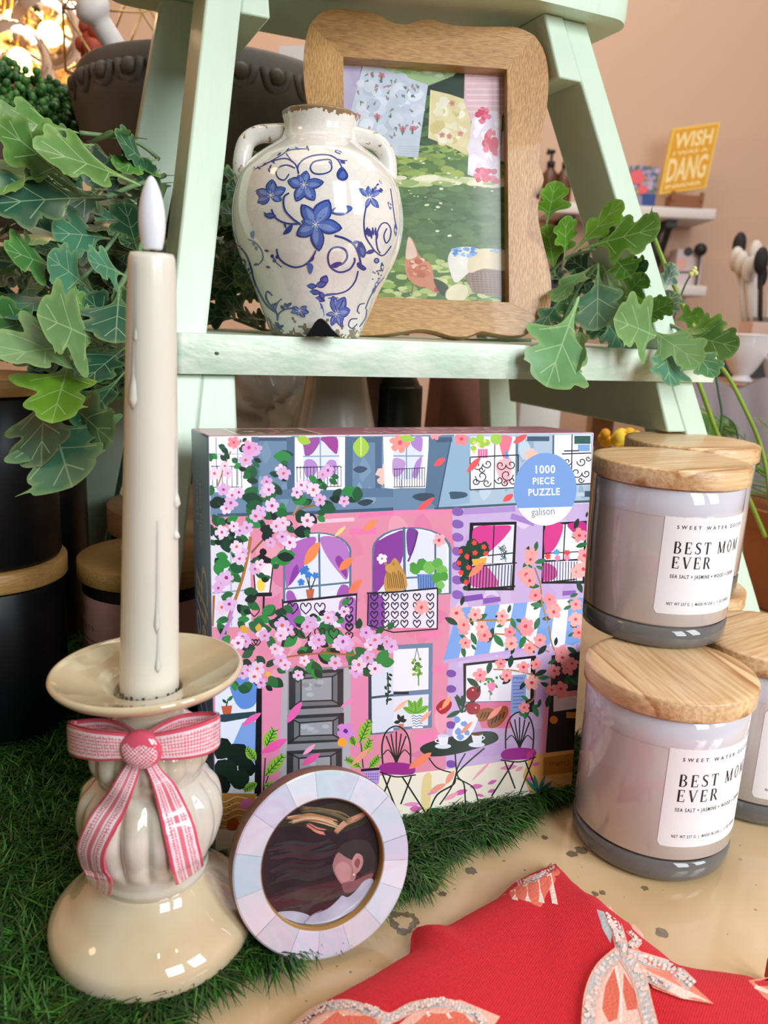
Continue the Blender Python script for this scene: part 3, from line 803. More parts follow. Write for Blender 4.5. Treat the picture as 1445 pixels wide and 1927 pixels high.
def heart(x, y, r, col='#1b1d27', w=8):
    pts = [(x, y + r), (x - r * .8, y + r * .1), (x - r * .75, y - r * .6), (x - r * .35, y - r * .75), (x, y - r * .25), (x + r * .35, y - r * .75), (x + r * .75, y - r * .6), (x + r * .8, y + r * .1), (x, y + r)]
    A.line(pts, w, col, True)
for x in (760, 850, 945): heart(x, 1315, 42)
for y in (1270, 1330, 1390, 1450): heart(1145, y, 28)
heart(500, 1335, 40)
A.flower(1410, 410, 88, '#f7c9bd', '#e03d5c', 6, .3)
A.flower(1368, 980, 38, '#f8f5fb', '#8fa3cf')
# second arch window (quadrant B) with the cat and the planter
A.org(*QB)
A.line([(72, 765), (78, 1200)], 18, '#55708c'); A.blob([(95, 780), (165, 790), (150, 870), (110, 960), (92, 900)], '#7c3f9a')
A.line([(165, 800), (140, 900), (100, 1000)], 12, '#5b2f7c', True)
A.line([(0, 1115), (300, 1100)], 12, '#55708c'); A.line([(285, 870), (285, 1110)], 12, '#4c6580')
A.blob([(0, 980), (40, 1010), (85, 1100), (90, 1180), (20, 1200), (-50, 1210), (-60, 1110)], '#c99a4e')
for k in range(9): A.line([(-45 + k * 13, 1060 + (k % 3) * 12), (-35 + k * 14, 1180)], 5, '#6b4a2a')
A.dot(-25, 1045, 32, '#c99a4e', 9); A.petal(-50, 1030, 30, 18, -1.8, '#b2843d'); A.petal(-5, 1030, 30, 18, -1.2, '#b2843d')
A.poly([(160, 1085), (290, 1085), (280, 1190), (170, 1195)], '#6f96d8')
for x in range(170, 290, 17): A.line([(x, 1090), (x, 1190)], 4, '#2d4685')
for x, y, r in ((150, 1050, 38), (195, 1020, 40), (245, 1040, 46), (300, 1010, 38), (330, 1060, 38), (300, 1110, 40), (320, 1160, 30), (345, 1100, 30), (310, 1200, 20), (135, 1030, 24)): A.dot(x, y, r, rb.choice(['#5fae4a', '#4f9f40', '#78bf5a']), 9, jit=.12)
A.poly([(-170, 1215), (298, 1185), (296, 1450), (-172, 1450)], '#e8e6f6'); A.blob([(-165, 1225), (-90, 1225), (-60, 1300), (-70, 1445), (-165, 1445)], '#8b4aa8')
A.line([(-180, 1215), (0, 1208), (300, 1180)], 12, '#1d1f28'); A.line([(300, 1180), (298, 1460)], 9, '#1d1f28'); A.line([(-170, 1215), (-175, 1450)], 9, '#1d1f28')
for x in (-130, -55, 10, 75, 160, 250):
    for y in (1240, 1300, 1360, 1420): heart(x, y, 28)
A.org(*QD); A.line([(-170, 60), (0, 108), (300, 85)], 9, '#1d1f28'); A.org(*QB)
for x, y in ((190, 1310),): A.flower(x, y, 55, '#f5a8a5', '#e0405f')
A.flower(312, 855, 48, '#f6b4bb', '#d6315d')
# roof windows right
A.poly([(-70, 150), (60, 150), (50, 500), (0, 505), (-60, 500)], '#f2f2fa'); A.poly([(60, 150), (240, 150), (235, 500), (55, 500)], '#f4f4fb')
A.poly([(0, 160), (200, 152), (200, 440), (5, 440)], '#dbe6f7')
A.blob([(130, 160), (195, 155), (190, 250), (150, 235), (120, 200)], '#b184cf'); A.blob([(0, 300), (80, 320), (60, 400), (0, 420)], '#c19bd8'); A.blob([(195, 290), (150, 330), (130, 420), (165, 420)], '#b184cf')
A.line([(88, 158), (90, 440)], 8, '#8298b6'); A.line([(0, 282), (205, 282)], 8, '#8298b6')
A.line([(0, 372), (215, 362)], 5, '#20222c'); A.line([(0, 494), (215, 490)], 5, '#20222c')
for x in range(8, 215, 17): A.line([(x, 365), (x, 492)], 4, '#20222c')
A.poly([(245, 150), (405, 150), (300, 640), (215, 560)], '#567592'); A.poly([(400, 150), (520, 150), (520, 600), (305, 640)], '#8fb0cb')
A.line([(395, 155), (300, 640)], 8, '#3b546f'); A.line([(280, 640), (830, 610), (1340, 590)], 16, '#44606f')
A.line([(290, 175), (400, 170)], 30, '#3e5a76')
A.blob([(130, 560), (180, 535), (270, 540), (270, 575), (190, 588)], '#3a4c5f'); A.blob([(388, 525), (490, 530), (495, 560), (400, 575), (385, 550)], '#415a70')
A.poly([(525, 150), (830, 150), (825, 505), (522, 512)], '#edeffa'); A.line([(840, 150), (838, 500)], 14, '#5c7691')
A.blob([(720, 150), (800, 150), (800, 200), (760, 300), (735, 260)], '#f1788c'); A.blob([(700, 330), (800, 300), (780, 480), (720, 430)], '#f7b7c0')
A.line([(765, 250), (775, 300)], 22, '#5b9be0'); A.line([(690, 150), (685, 500)], 6, '#20222c')
A.rect(575, 235, 640, 295, '#e36aa5')
for x in (590, 606, 622): A.line([(x, 238), (x, 292)], 4, '#f6d6e8')
for x, y, r in ((545, 180, 28), (590, 160, 30), (630, 190, 26), (545, 230, 20), (600, 205, 24), (700, 170, 40)): A.dot(x, y, r, '#a2cf4f', 9, jit=.15)
for x, y in ((550, 190), (580, 205), (622, 180), (548, 255)): A.flower(x, y, 12, '#f7e06a', None)
def scroll(x, y, r, d=1, turns=1.4, w=7):
    A.line([(x + d * r * (1 - t / 16) * math.cos(2 * PI * turns * t / 16), y + r * (1 - t / 16) * math.sin(2 * PI * turns * t / 16)) for t in range(14)], w, '#191b26')
A.line([(525, 290), (852, 275)], 8, '#191b26'); A.line([(522, 512), (850, 497)], 8, '#191b26'); A.line([(522, 290), (522, 512)], 7, '#191b26'); A.line([(850, 275), (848, 497)], 7, '#191b26')
for x, y, r, d in ((570, 345, 36, 1), (640, 335, 34, -1), (600, 420, 44, -1), (560, 455, 26, 1), (635, 465, 30, 1), (600, 375, 22, 1), (730, 345, 36, 1), (800, 340, 36, -1), (770, 410, 46, 1), (720, 445, 30, -1), (810, 450, 28, 1), (760, 465, 24, -1)): scroll(x, y, r, d)
A.poly([(1085, 140), (1345, 135), (1340, 470), (1080, 480)], '#ebeffa'); A.line([(1088, 140), (1085, 480)], 12, '#4c6580'); A.line([(1215, 135), (1210, 470)], 7, '#191b26'); A.rect(1230, 145, 1340, 200, '#2f5d57'); A.rect(1255, 205, 1335, 250, '#7aa8e2')
A.line([(1145, 268), (1345, 262)], 8, '#191b26'); A.line([(1180, 478), (1340, 470)], 8, '#191b26'); A.line([(1160, 248), (1260, 246)], 8, '#191b26')
for x, y, r, d in ((1185, 320, 30, 1), (1280, 320, 34, -1), (1245, 395, 40, 1), (1310, 400, 30, -1), (1275, 445, 22, 1), (1190, 400, 26, -1), (1325, 300, 20, 1)): scroll(x, y, r, d)
A.line([(910, 165), (1060, 165)], 32, '#3d5670'); A.line([(860, 560), (1340, 540)], 26, '#c2d5e2'); A.rect(1300, 520, 1338, 560, '#3e5a6e')
for x, y, L, a in ((275, 350, 95, -.6), (500, 395, 140, -.85), (155, 665, 160, -.7), (745, 590, 85, -.6), (815, 195, 110, -.55)): A.petal(x, y, L, 42, a, '#ee5a5c')
A.flower(45, 190, 72, '#f79a8e', '#e4536a', 6); A.flower(463, 165, 52, '#f58d90', '#e0405f'); A.flower(285, 135, 40, '#f4999c', None); A.flower(935, 275, 48, '#f9c6b4', None)
A.leaf(40, 150, 110, 50, .2, '#9fcb49')
# purple house
for y in (660, 745, 835, 930, 1030, 1125, 1225): A.blob([(405, y - 22), (440, y - 30), (475, y - 8), (470, y + 22), (430, y + 30), (402, y + 12)], '#8a62b8')
A.line([(0, 665), (385, 655)], 24, '#ee86b4'); A.line([(480, 660), (830, 640)], 40, '#b493d8'); A.line([(800, 690), (960, 740)], 40, '#a884cf')
A.poly([(520, 735), (838, 728), (820, 1195), (500, 1195)], '#16161d'); A.poly([(545, 757), (822, 748), (808, 1010), (538, 1015)], '#e9edfa'); A.poly([(535, 1020), (812, 1012), (800, 1180), (520, 1180)], '#dfe3f6')
A.blob([(550, 770), (700, 755), (800, 760), (760, 830), (690, 900), (640, 935), (548, 900)], '#d63e94'); A.blob([(530, 1040), (620, 1020), (715, 1160), (530, 1165)], '#cf5aa6')
A.line([(685, 745), (675, 1010)], 7, '#16161d'); A.line([(640, 960), (820, 940)], 8, '#16161d')
for k in range(22): A.line([(705 + rb.uniform(0, 70), 900 + rb.uniform(-20, 90)), (712 + rb.uniform(0, 70), 925 + rb.uniform(-20, 80))], 4, '#2b4f52')
A.line([(530, 1035), (838, 1008)], 9, '#16161d'); A.line([(500, 1192), (828, 1168)], 14, '#16161d')
for x in range(530, 835, 21): A.line([(x, 1022), (x - 8, 1185)], 6, '#16161d')
for x, y, r in ((480, 930, 40), (540, 890, 48), (600, 920, 48), (470, 1000, 42), (490, 1060, 42), (480, 1120, 30), (490, 1180, 18), (620, 890, 28), (560, 950, 40)): A.dot(x, y, r, '#16412f', 10, jit=.15)
A.poly([(532, 985), (635, 972), (625, 1020), (545, 1028)], '#e0b040')
for x, y in ((550, 872), (615, 900), (555, 940), (628, 945), (455, 930), (500, 965), (445, 1010), (510, 1040), (460, 1075), (495, 1140)): A.flower(x, y, 19, '#ee4b43', None)
A.petal(510, 1105, 150, 45, -.75, '#f58a68')
A.poly([(1018, 740), (1315, 722), (1300, 1150), (1005, 1150)], '#16161d'); A.poly([(1035, 755), (1300, 738), (1290, 985), (1025, 990)], '#ecf0fb'); A.poly([(1025, 1000), (1290, 992), (1285, 1130), (1015, 1135)], '#dfe3f6')
A.blob([(1035, 760), (1150, 745), (1130, 850), (1080, 930), (1030, 950)], '#da3f8f'); A.blob([(1185, 745), (1305, 735), (1300, 860), (1220, 800)], '#c72b86'); A.blob([(1020, 1010), (1100, 1040), (1105, 1110), (1020, 1130)], '#c9489c')
A.line([(1168, 745), (1155, 990)], 8, '#16161d'); A.line([(1020, 945), (1300, 930)], 7, '#16161d'); A.line([(1010, 1000), (1260, 985)], 9, '#16161d'); A.line([(1010, 1145), (1240, 1120)], 9, '#16161d')
for x in range(1020, 1250, 19): A.line([(x, 1000), (x - 3, 1135)], 5, '#16161d')
for x, y, c in ((1050, 965, '#ee4b43'), (1110, 935, '#57a7d8'), (1180, 940, '#ee4b43'), (1115, 975, '#f08bb0'), (1180, 975, '#f08bb0')): A.flower(x, y, 22, c, None)
A.poly([(480, 1235), (605, 1218), (612, 1255), (485, 1275)], '#7d4fae'); A.poly([(608, 1250), (725, 1238), (730, 1270), (612, 1288)], '#8a5cb8'); A.poly([(1150, 1200), (1240, 1195), (1240, 1225), (1150, 1232)], '#8a62b8')
# awning
pts0 = [(470, 1310), (1290, 1245)]
for k in range(9):
    x0, x1 = lerp(440, 1290, k / 9), lerp(440, 1290, (k + 1) / 9); b0, b1 = lerp(340, 1270, k / 9), lerp(340, 1270, (k + 1) / 9)
    A.org(*QB); P1 = [A.X((x0, lerp(1315, 1245, k / 9))), A.X((x1, lerp(1315, 1245, (k + 1) / 9)))]
    A.org(*QD); P2 = [A.X((b1, lerp(300, 170, (k + 1) / 9))), A.X(((b0 + b1) / 2, lerp(322, 190, (k + .5) / 9))), A.X((b0, lerp(300, 170, k / 9)))]
    A.org(0, 0, 1); A.poly(P1 + P2, '#7ba6e6' if k % 2 == 0 else '#eff2fb')
A.org(*QD); A.line([(340, 310), (560, 275), (800, 240), (1060, 200)], 24, '#c4a6de')
# --- lower left: dark framed window, palms and the grey door
A.org(*QC)
A.poly([(235, 430), (545, 430), (520, 1210), (232, 1220)], '#dfe8f8'); A.blob([(340, 430), (515, 430), (510, 590), (420, 630), (360, 560)], '#5f8edb')
A.poly([(420, 720), (520, 715), (505, 1000), (340, 900)], '#7da2e4')
A.poly([(232, 670), (510, 645), (512, 680), (300, 718), (232, 715)], '#2d4653'); A.poly([(515, 490), (552, 488), (548, 1220), (500, 1225)], '#15181e')
A.poly([(275, 610), (350, 605), (342, 662), (288, 665)], '#c3613f'); A.line([(310, 610), (322, 560)], 9, '#1f4d33'); A.petal(320, 575, 50, 24, -.8, '#2f7a42'); A.petal(312, 590, 40, 20, -2.4, '#1f5236')
for x, y, r in ((280, 900, 75), (390, 940, 80), (450, 1030, 60), (300, 1060, 90), (400, 1110, 70), (270, 1150, 70), (440, 1000, 50)): A.dot(x, y, r, rb.choice(['#16261f', '#1b3024', '#121e1c']), 12, jit=.08)
A.poly([(228, 1200), (520, 1205), (480, 1300), (440, 1445), (232, 1445)], '#c9924a')
for k in range(5): A.line([(232, 1235 + 42 * k), (300, 1260 + 42 * k), (380, 1225 + 42 * k), (470, 1245 + 40 * k)], 6, '#f0dcae', True)
for k in range(16): A.dot(rb.uniform(250, 400), rb.uniform(1230, 1420), 4, '#2b1b12', 5)
A.blob([(320, 1390), (380, 1370), (400, 1445), (320, 1450)], '#b4542c')
A.poly([(720, 350), (1155, 340), (1140, 1300), (700, 1320)], '#8b8e93'); A.poly([(690, 380), (730, 360), (715, 1320), (660, 1320)], '#b8b3bd'); A.poly([(1110, 350), (1160, 345), (1150, 1300), (1095, 1300)], '#aeb0b6')
def panel(x0, y0, x1, y1):
    A.poly([(x0, y0), (x1, y0 - 20), (x1, y1 - 20), (x0, y1)], '#34373b'); A.poly([(x0 + 45, y0 + 22), (x1 - 40, y0 + 5), (x1 - 40, y1 - 35), (x0 + 45, y1 - 22)], '#70747a')
    A.poly([(x0 + 78, y0 + 44), (x1 - 70, y0 + 28), (x1 - 70, y1 - 60), (x0 + 78, y1 - 52)], '#2e3135'); A.poly([(x0 + 88, y0 + 54), (x1 - 80, y0 + 38), (x1 - 80, y1 - 70), (x0 + 88, y1 - 62)], '#9a9ea5')
    for k in range(7):
        u, v = rb.uniform(x0 + 110, x1 - 110), rb.uniform(y0 + 65, y1 - 85); A.blob([(u + 26 * math.cos(a), v + 15 * math.sin(a)) for a in [i * 1.05 for i in range(6)]], rb.choice(['#a6abb2', '#8d9299', '#b0b5bb']), 2)
    for a, c in (((x0 + 5, y1 - 8), (x0 + 80, y1 - 58)), ((x1 - 5, y0 - 10), (x1 - 74, y0 + 34)), ((x0 + 5, y0 + 8), (x0 + 80, y0 + 48)), ((x1 - 5, y1 - 28), (x1 - 74, y1 - 64))): A.line([a, c], 9, '#26292c')
panel(735, 375, 1105, 635); panel(725, 675, 1110, 870); panel(720, 915, 1095, 1250)
A.poly([(555, 480), (690, 400), (665, 1200), (548, 1215)], '#e78fb4')
A.poly([(1155, 400), (1280, 380), (1275, 850), (1340, 1000), (1150, 1010)], '#ea90b6')
A.poly([(1275, 330), (1295, 325), (1300, 800), (1275, 810)], '#2a4151'); A.poly([(1295, 300), (1445, 290), (1445, 780), (1300, 800)], '#dfe6f8')
A.line([(1295, 552), (1445, 535)], 16, '#3b566b'); A.line([(1300, 800), (1445, 785)], 12, '#5f7893')
def palm(cx, cy, lst):
    for x, y, L, w, a in lst:
        A.leaf(x, y, L, w, a, '#8fc540', '#1f5a33')
        for k in range(1, 6):
            t = k / 6; bx, by = x + math.cos(a) * L * t, y + math.sin(a) * L * t
            for sg in (-1, 1): A.line([(bx, by), (bx + math.cos(a + sg * .8) * w * .38, by + math.sin(a + sg * .8) * w * .38)], 5, '#1f5a33')
A.line([(560, 1190), (575, 960)], 9, '#1f4d2c'); A.line([(560, 1190), (600, 1070)], 8, '#1f4d2c')
palm(0, 0, ((575, 905, 160, 95, -1.15), (575, 1085, 200, 80, -.85), (510, 980, 110, 70, -2.2), (560, 1150, 130, 60, .0), (520, 1130, 110, 60, 2.6)))
A.line([(1240, 1030), (1225, 860)], 9, '#1f4d2c')
palm(0, 0, ((1215, 860, 175, 85, -1.15), (1245, 950, 130, 65, -1.2), (1225, 1030, 110, 60, -2.5), (1280, 1030, 110, 60, -.85), (1190, 1000, 80, 50, -2.7), (1185, 880, 70, 60, -2.0)))
A.poly([(1230, 1040), (1360, 1030), (1345, 1140), (1290, 1140)], '#b89bdc')
for k in range(22): A.line([(rb.uniform(1265, 1340), rb.uniform(1060, 1110)),] * 1 + [(rb.uniform(1265, 1340), rb.uniform(1062, 1112))], 5, '#5a3e9a') if False else A.dot(1262 + (k % 6) * 15, 1070 + (k // 6) * 18, 5, '#5a3e9a', 5)
A.line([(1225, 1045), (1350, 1035)], 18, '#1c1a24')
for x, y, L, w, a, c in ((720, 725, 180, 55, -.95, '#e968b3'), (415, 745, 160, 45, -.6, '#e968b3'), (545, 930, 205, 62, -.5, '#ec5cab'), (830, 940, 110, 32, -.7, '#f7a5d0'), (820, 1010, 150, 50, -.55, '#ec5cab'), (1085, 620, 120, 26, -.6, '#ef86c0'), (395, 1290, 110, 70, -.3, '#e77cb9'), (1160, 1010, 170, 40, -.75, '#f6a287')): A.petal(x, y, L, w, a, c)
A.flower(1120, 780, 66, '#d38bd6', '#5a2f9c', 5); A.dot(1095, 855, 34, '#f0a63a', 8, jit=.2)
# --- lower right: cafe window, bread, table and chairs
A.org(*QD)
A.poly([(0, 195), (268, 180), (262, 755), (0, 775)], '#6d87a8'); A.poly([(0, 225), (240, 212), (238, 495), (0, 515)], '#eef0fb'); A.poly([(0, 545), (240, 528), (235, 740), (0, 755)], '#e8ebf8')
A.line([(0, 520), (105, 520)], 20, '#1f3238')
for k in range(26): A.dot(160 + rb.uniform(-28, 28), rb.uniform(290, 400), 11, rb.choice(['#88b94a', '#5e9a3d', '#3d7a35']), 6, jit=.3)
A.line([(160, 215), (145, 290)], 4, '#2b3a2e'); A.line([(160, 215), (178, 290)], 4, '#2b3a2e'); A.line([(170, 380), (172, 470)], 8, '#5e9a3d')
for L_, a in ((110, -2.1), (120, -1.25), (100, -.55), (100, -2.7), (90, -1.7)): A.leaf(155, 660, L_, 42, a, '#74ba43', '#2a6b36')
A.poly([(118, 668), (210, 660), (200, 758), (128, 760)], '#eef4fb')
for k in range(5): A.line([(122 + 2 * k, 680 + 17 * k), (140, 672 + 17 * k), (158, 682 + 17 * k), (176, 672 + 17 * k), (200, 680 + 16 * k)], 6, '#2f6cc0')
for L_, a in ((55, -1.9), (50, -1.1), (45, -.3), (45, 3.0)): A.leaf(48, 715, L_, 26, a, '#14332a')
A.poly([(35, 730), (72, 728), (68, 770), (42, 772)], '#c98369')
A.blob([(270, 340), (340, 335), (342, 380), (275, 390)], '#ee86b4'); A.blob([(160, 810), (300, 790), (310, 840), (160, 862)], '#ee86b4'); A.blob([(175, 120), (320, 95), (320, 135), (180, 155)], '#ee86b4')
for y in (390, 495, 740, 1005): A.blob([(365, y - 20), (395, y - 28), (425, y - 12), (420, y + 16), (385, y + 24), (362, y + 8)], '#7a4fa8')
A.poly([(475, 320), (970, 265), (955, 650), (790, 655), (780, 580), (478, 585)], '#15161c'); A.poly([(495, 335), (935, 285), (930, 560), (800, 575), (493, 580)], '#eceefa')
A.poly([(478, 590), (800, 580), (800, 760), (600, 760), (560, 640)], '#e2749c')
A.poly([(805, 400), (905, 392), (895, 655), (795, 655)], '#8aa4dc')
for k in range(8): A.line([(812, 450 + 24 * k), (885, 446 + 24 * k)], 4, '#39509c')
A.text('menu', 815, 426, 30, '#1f3f9a')
for k in range(22): A.dot(665 + rb.uniform(-40, 40), rb.uniform(420, 530) if k % 3 else rb.uniform(415, 440), 10, '#3f8b3c', 6, jit=.3)
A.blob([(640, 455), (695, 455), (680, 505), (655, 505)], '#ef87b6'); A.line([(657, 505), (657, 570)], 4, '#8b8490')
A.blob([(575, 640), (650, 620), (690, 650), (650, 700), (590, 715), (565, 690)], '#9a5a28'); A.blob([(640, 740), (650, 680), (710, 620), (770, 610), (780, 660), (730, 735), (670, 760)], '#8a4c22')
for k in range(4): A.line([(590 + 22 * k, 690), (610 + 22 * k, 650)], 9, '#33190d'); A.line([(665 + 25 * k, 735 - 14 * k), (680 + 25 * k, 690 - 14 * k)], 10, '#33190d')
A.petal(638, 702, 140, 36, -.75, '#f4a08a')
A.poly([(1060, 540), (1255, 520), (1225, 930), (1030, 925)], '#17161a'); A.poly([(1090, 540), (1250, 530), (1245, 625), (1088, 648)], '#d5d2da'); A.dot(1090, 703, 28, '#e2922f', 10); A.rect(1175, 650, 1250, 690, '#c9822a')
A.poly([(1075, 265), (1268, 240), (1262, 500), (1070, 520)], '#2a2a30'); A.line([(1110, 540), (1250, 520)], 34, '#f09a88')
A.poly([(1030, 560), (1062, 545), (1035, 930), (990, 940)], '#e6a3cc')
A.poly([(930, 940), (1228, 905), (1212, 1165), (930, 1200), (880, 1090)], '#e9b869'); A.poly([(1020, 960), (1225, 930), (1218, 1060), (1018, 1082)], '#bb8430'); A.text('merci', 1060, 1018, 60, '#7a4a17', -.06)
A.blob([(200, 1100), (260, 1080), (240, 1330), (190, 1310)], '#ecd59a'); A.blob([(500, 900), (720, 860), (880, 900), (600, 960)], '#c7a8de')
for x, y, L, w, a in ((725, 1035, 120, 34, -.15), (830, 1050, 60, 26, -.5), (530, 1120, 200, 20, -.8), (410, 1210, 100, 36, -.3), (520, 1160, 90, 34, -.1), (640, 1140, 70, 26, -.4), (640, 1195, 60, 24, -.3), (345, 1250, 110, 34, -.5), (65, 1280, 120, 30, -.05), (110, 1310, 80, 40, -.1), (230, 1215, 110, 30, -.5), (890, 1110, 70, 30, -.1), (940, 1010, 60, 26, -.2), (560, 1210, 60, 20, .2)): A.petal(x, y, L, w, a, rb.choice(['#e892bf', '#dc6fb2', '#f1a7b9', '#d864b4']))
# chairs
ink2 = '#152a24'
def chair(cx, cy, s=1.0, flip=1):
    f = lambda x, y: (cx + flip * x * s, cy + y * s)
    A.line([f(-95, 0), f(-92, -130), f(-60, -215), (cx, cy - 250 * s), f(65, -215), f(95, -120), f(88, 20)], 10, ink2, True)
    for x in (-60, -30, 0, 32, 62): A.line([f(0, 0), f(x * .7, -120), f(x * 1.1, -215 + abs(x) * .5)], 9, ink2, True)
    A.line([f(-90, -60), f(-50, -90), f(0, -10)], 7, ink2, True); A.line([f(88, -60), f(50, -90), f(0, -10)], 7, ink2, True)
    A.blob([f(-125, 30), f(-80, 0), f(40, -8), f(110, 15), f(90, 60), f(-20, 75), f(-110, 70)], '#9b2f8e')
    A.line([f(-130, 75), f(0, 88), f(110, 55)], 9, ink2, True)
    for a, b_ in (((-100, 85), (-30, 270)), ((-40, 88), (-190, 320)), ((40, 85), (110, 270)), ((95, 60), (-10, 330))): A.line([f(*a), f(*b_)], 10, ink2)
chair(858, 900, 1.0); 
A.blob([(905, 935), (935, 910), (965, 905), (945, 945), (950, 1000), (935, 950), (915, 985)], '#c8408f')
chair(20, 1000, 1.02, -1)
A.blob([(180, 900), (260, 850), (480, 800), (640, 780), (705, 800), (700, 850), (560, 900), (400, 940), (250, 950)], '#12332a')
A.line([(240, 960), (300, 1030), (410, 1065)], 9, ink2, True); A.line([(620, 895), (520, 980), (430, 1070), (410, 1140), (300, 1210), (245, 1320)], 11, ink2, True)
A.line([(420, 930), (435, 1080), (480, 1140), (490, 1290)], 10, ink2, True); A.line([(490, 930), (440, 1020), (400, 1150), (315, 1280)], 9, ink2, True); A.line([(430, 1100), (540, 1160), (575, 1250)], 9, ink2, True)
for x, y in ((335, 840), (565, 830)):
    A.dot(x + 2, y + 42, 56, '#dfe6f6', 12, ry=18); A.poly([(x - 35, y - 30), (x + 42, y - 34), (x + 32, y + 34), (x - 20, y + 36)], '#eef2fb'); A.dot(x + 3, y - 30, 38, '#cddaf0' if x < 400 else '#5a3a22', 10, ry=11)
    A.line([(x - 36, y - 10), (x - 50, y + 8), (x - 22, y + 20)] if x < 400 else [(x + 40, y - 20), (x + 56, y - 5), (x + 34, y + 12)], 7, '#eef2fb', True)
A.blob([(410, 660), (480, 650), (555, 668), (560, 740), (500, 830), (440, 845), (400, 800), (425, 720)], '#edf0fb'); A.line([(545, 680), (570, 700), (535, 760)], 10, '#edf0fb', True)
for x, y in ((430, 700), (480, 730), (440, 780), (455, 820), (500, 790)): A.dot(x, y, 22, '#7ba2e2', 8, jit=.3)
A.petal(455, 800, 120, 30, -.8, '#f2a083')
for a, b_ in (((465, 655), (420, 545)), ((470, 655), (465, 540)), ((480, 650), (540, 560))): A.line([a, b_], 12, '#1d4a37')
A.petal(470, 620, 100, 30, -2.0, '#1d4a37'); A.petal(460, 640, 110, 34, 2.7, '#2a5a42'); A.petal(470, 640, 110, 30, -1.5, '#1d4a37'); A.petal(480, 620, 100, 24, -.6, '#14382c')
A.blob([(500, 500), (545, 475), (592, 490), (585, 545), (540, 575), (500, 550)], '#8e1f35'); A.blob([(500, 600), (550, 585), (590, 610), (570, 660), (510, 660)], '#9c2438'); A.blob([(290, 620), (340, 565), (395, 580), (385, 630), (330, 665)], '#b02a33')
A.petal(330, 630, 110, 34, -.95, '#f5a076')
for x, y in ((540, 500), (560, 620), (320, 630)): A.dot(x, y, 8, '#e9a0a8', 6)
A.petal(105, 1035, 190, 56, -.62, '#f58a68'); A.petal(355, 1140, 110, 40, -1.0, '#f4a08a'); A.petal(250, 1190, 120, 40, -.45, '#f4a08a'); A.petal(175, 725, 120, 30, -.8, '#f7ad92'); A.petal(0, 650, 130, 28, -.7, '#f7b9a0')
for a in (-2.3, -1.8, -1.2, -.7, -.3): A.petal(985, 1200, 130, 26, a, '#2f7d74')
A.blob([(240, 1340), (230, 1310), (290, 1300), (330, 1310), (335, 1335)], '#1f6b2f')
# --- blossom branches
def cluster(pts, r, cols, cens): 
    for x, y in pts: A.flower(x, y, r * rb.uniform(.8, 1.15), rb.choice(cols), rb.choice(cens))
PK, PC = ['#e9cbea', '#dcb0e2', '#efd8ee', '#deb9e6'], ['#c0417f', '#d5524f', '#a8307a', '#e06a3a']
GR = ['#1f5a36', '#256b3a', '#17402d', '#2f8a44', '#132a25']
A.org(*QA)
A.line([(475, 830), (455, 960), (420, 1110), (380, 1230), (320, 1400)], 22, '#b0763e', True); A.line([(480, 940), (560, 850), (600, 800)], 14, '#8a5a34', True); A.line([(760, 690), (820, 640), (920, 615)], 14, '#96683e', True); A.line([(255, 480), (300, 340), (340, 250)], 9, '#b0763e'); A.line([(225, 1230), (215, 1440)], 18, '#a06a34'); A.line([(370, 1260), (320, 1445)], 20, '#c58ad0')
A.line([(760, 690), (830, 560)], 9, '#c09060')
# lilac window behind the tree
A.jit = .03
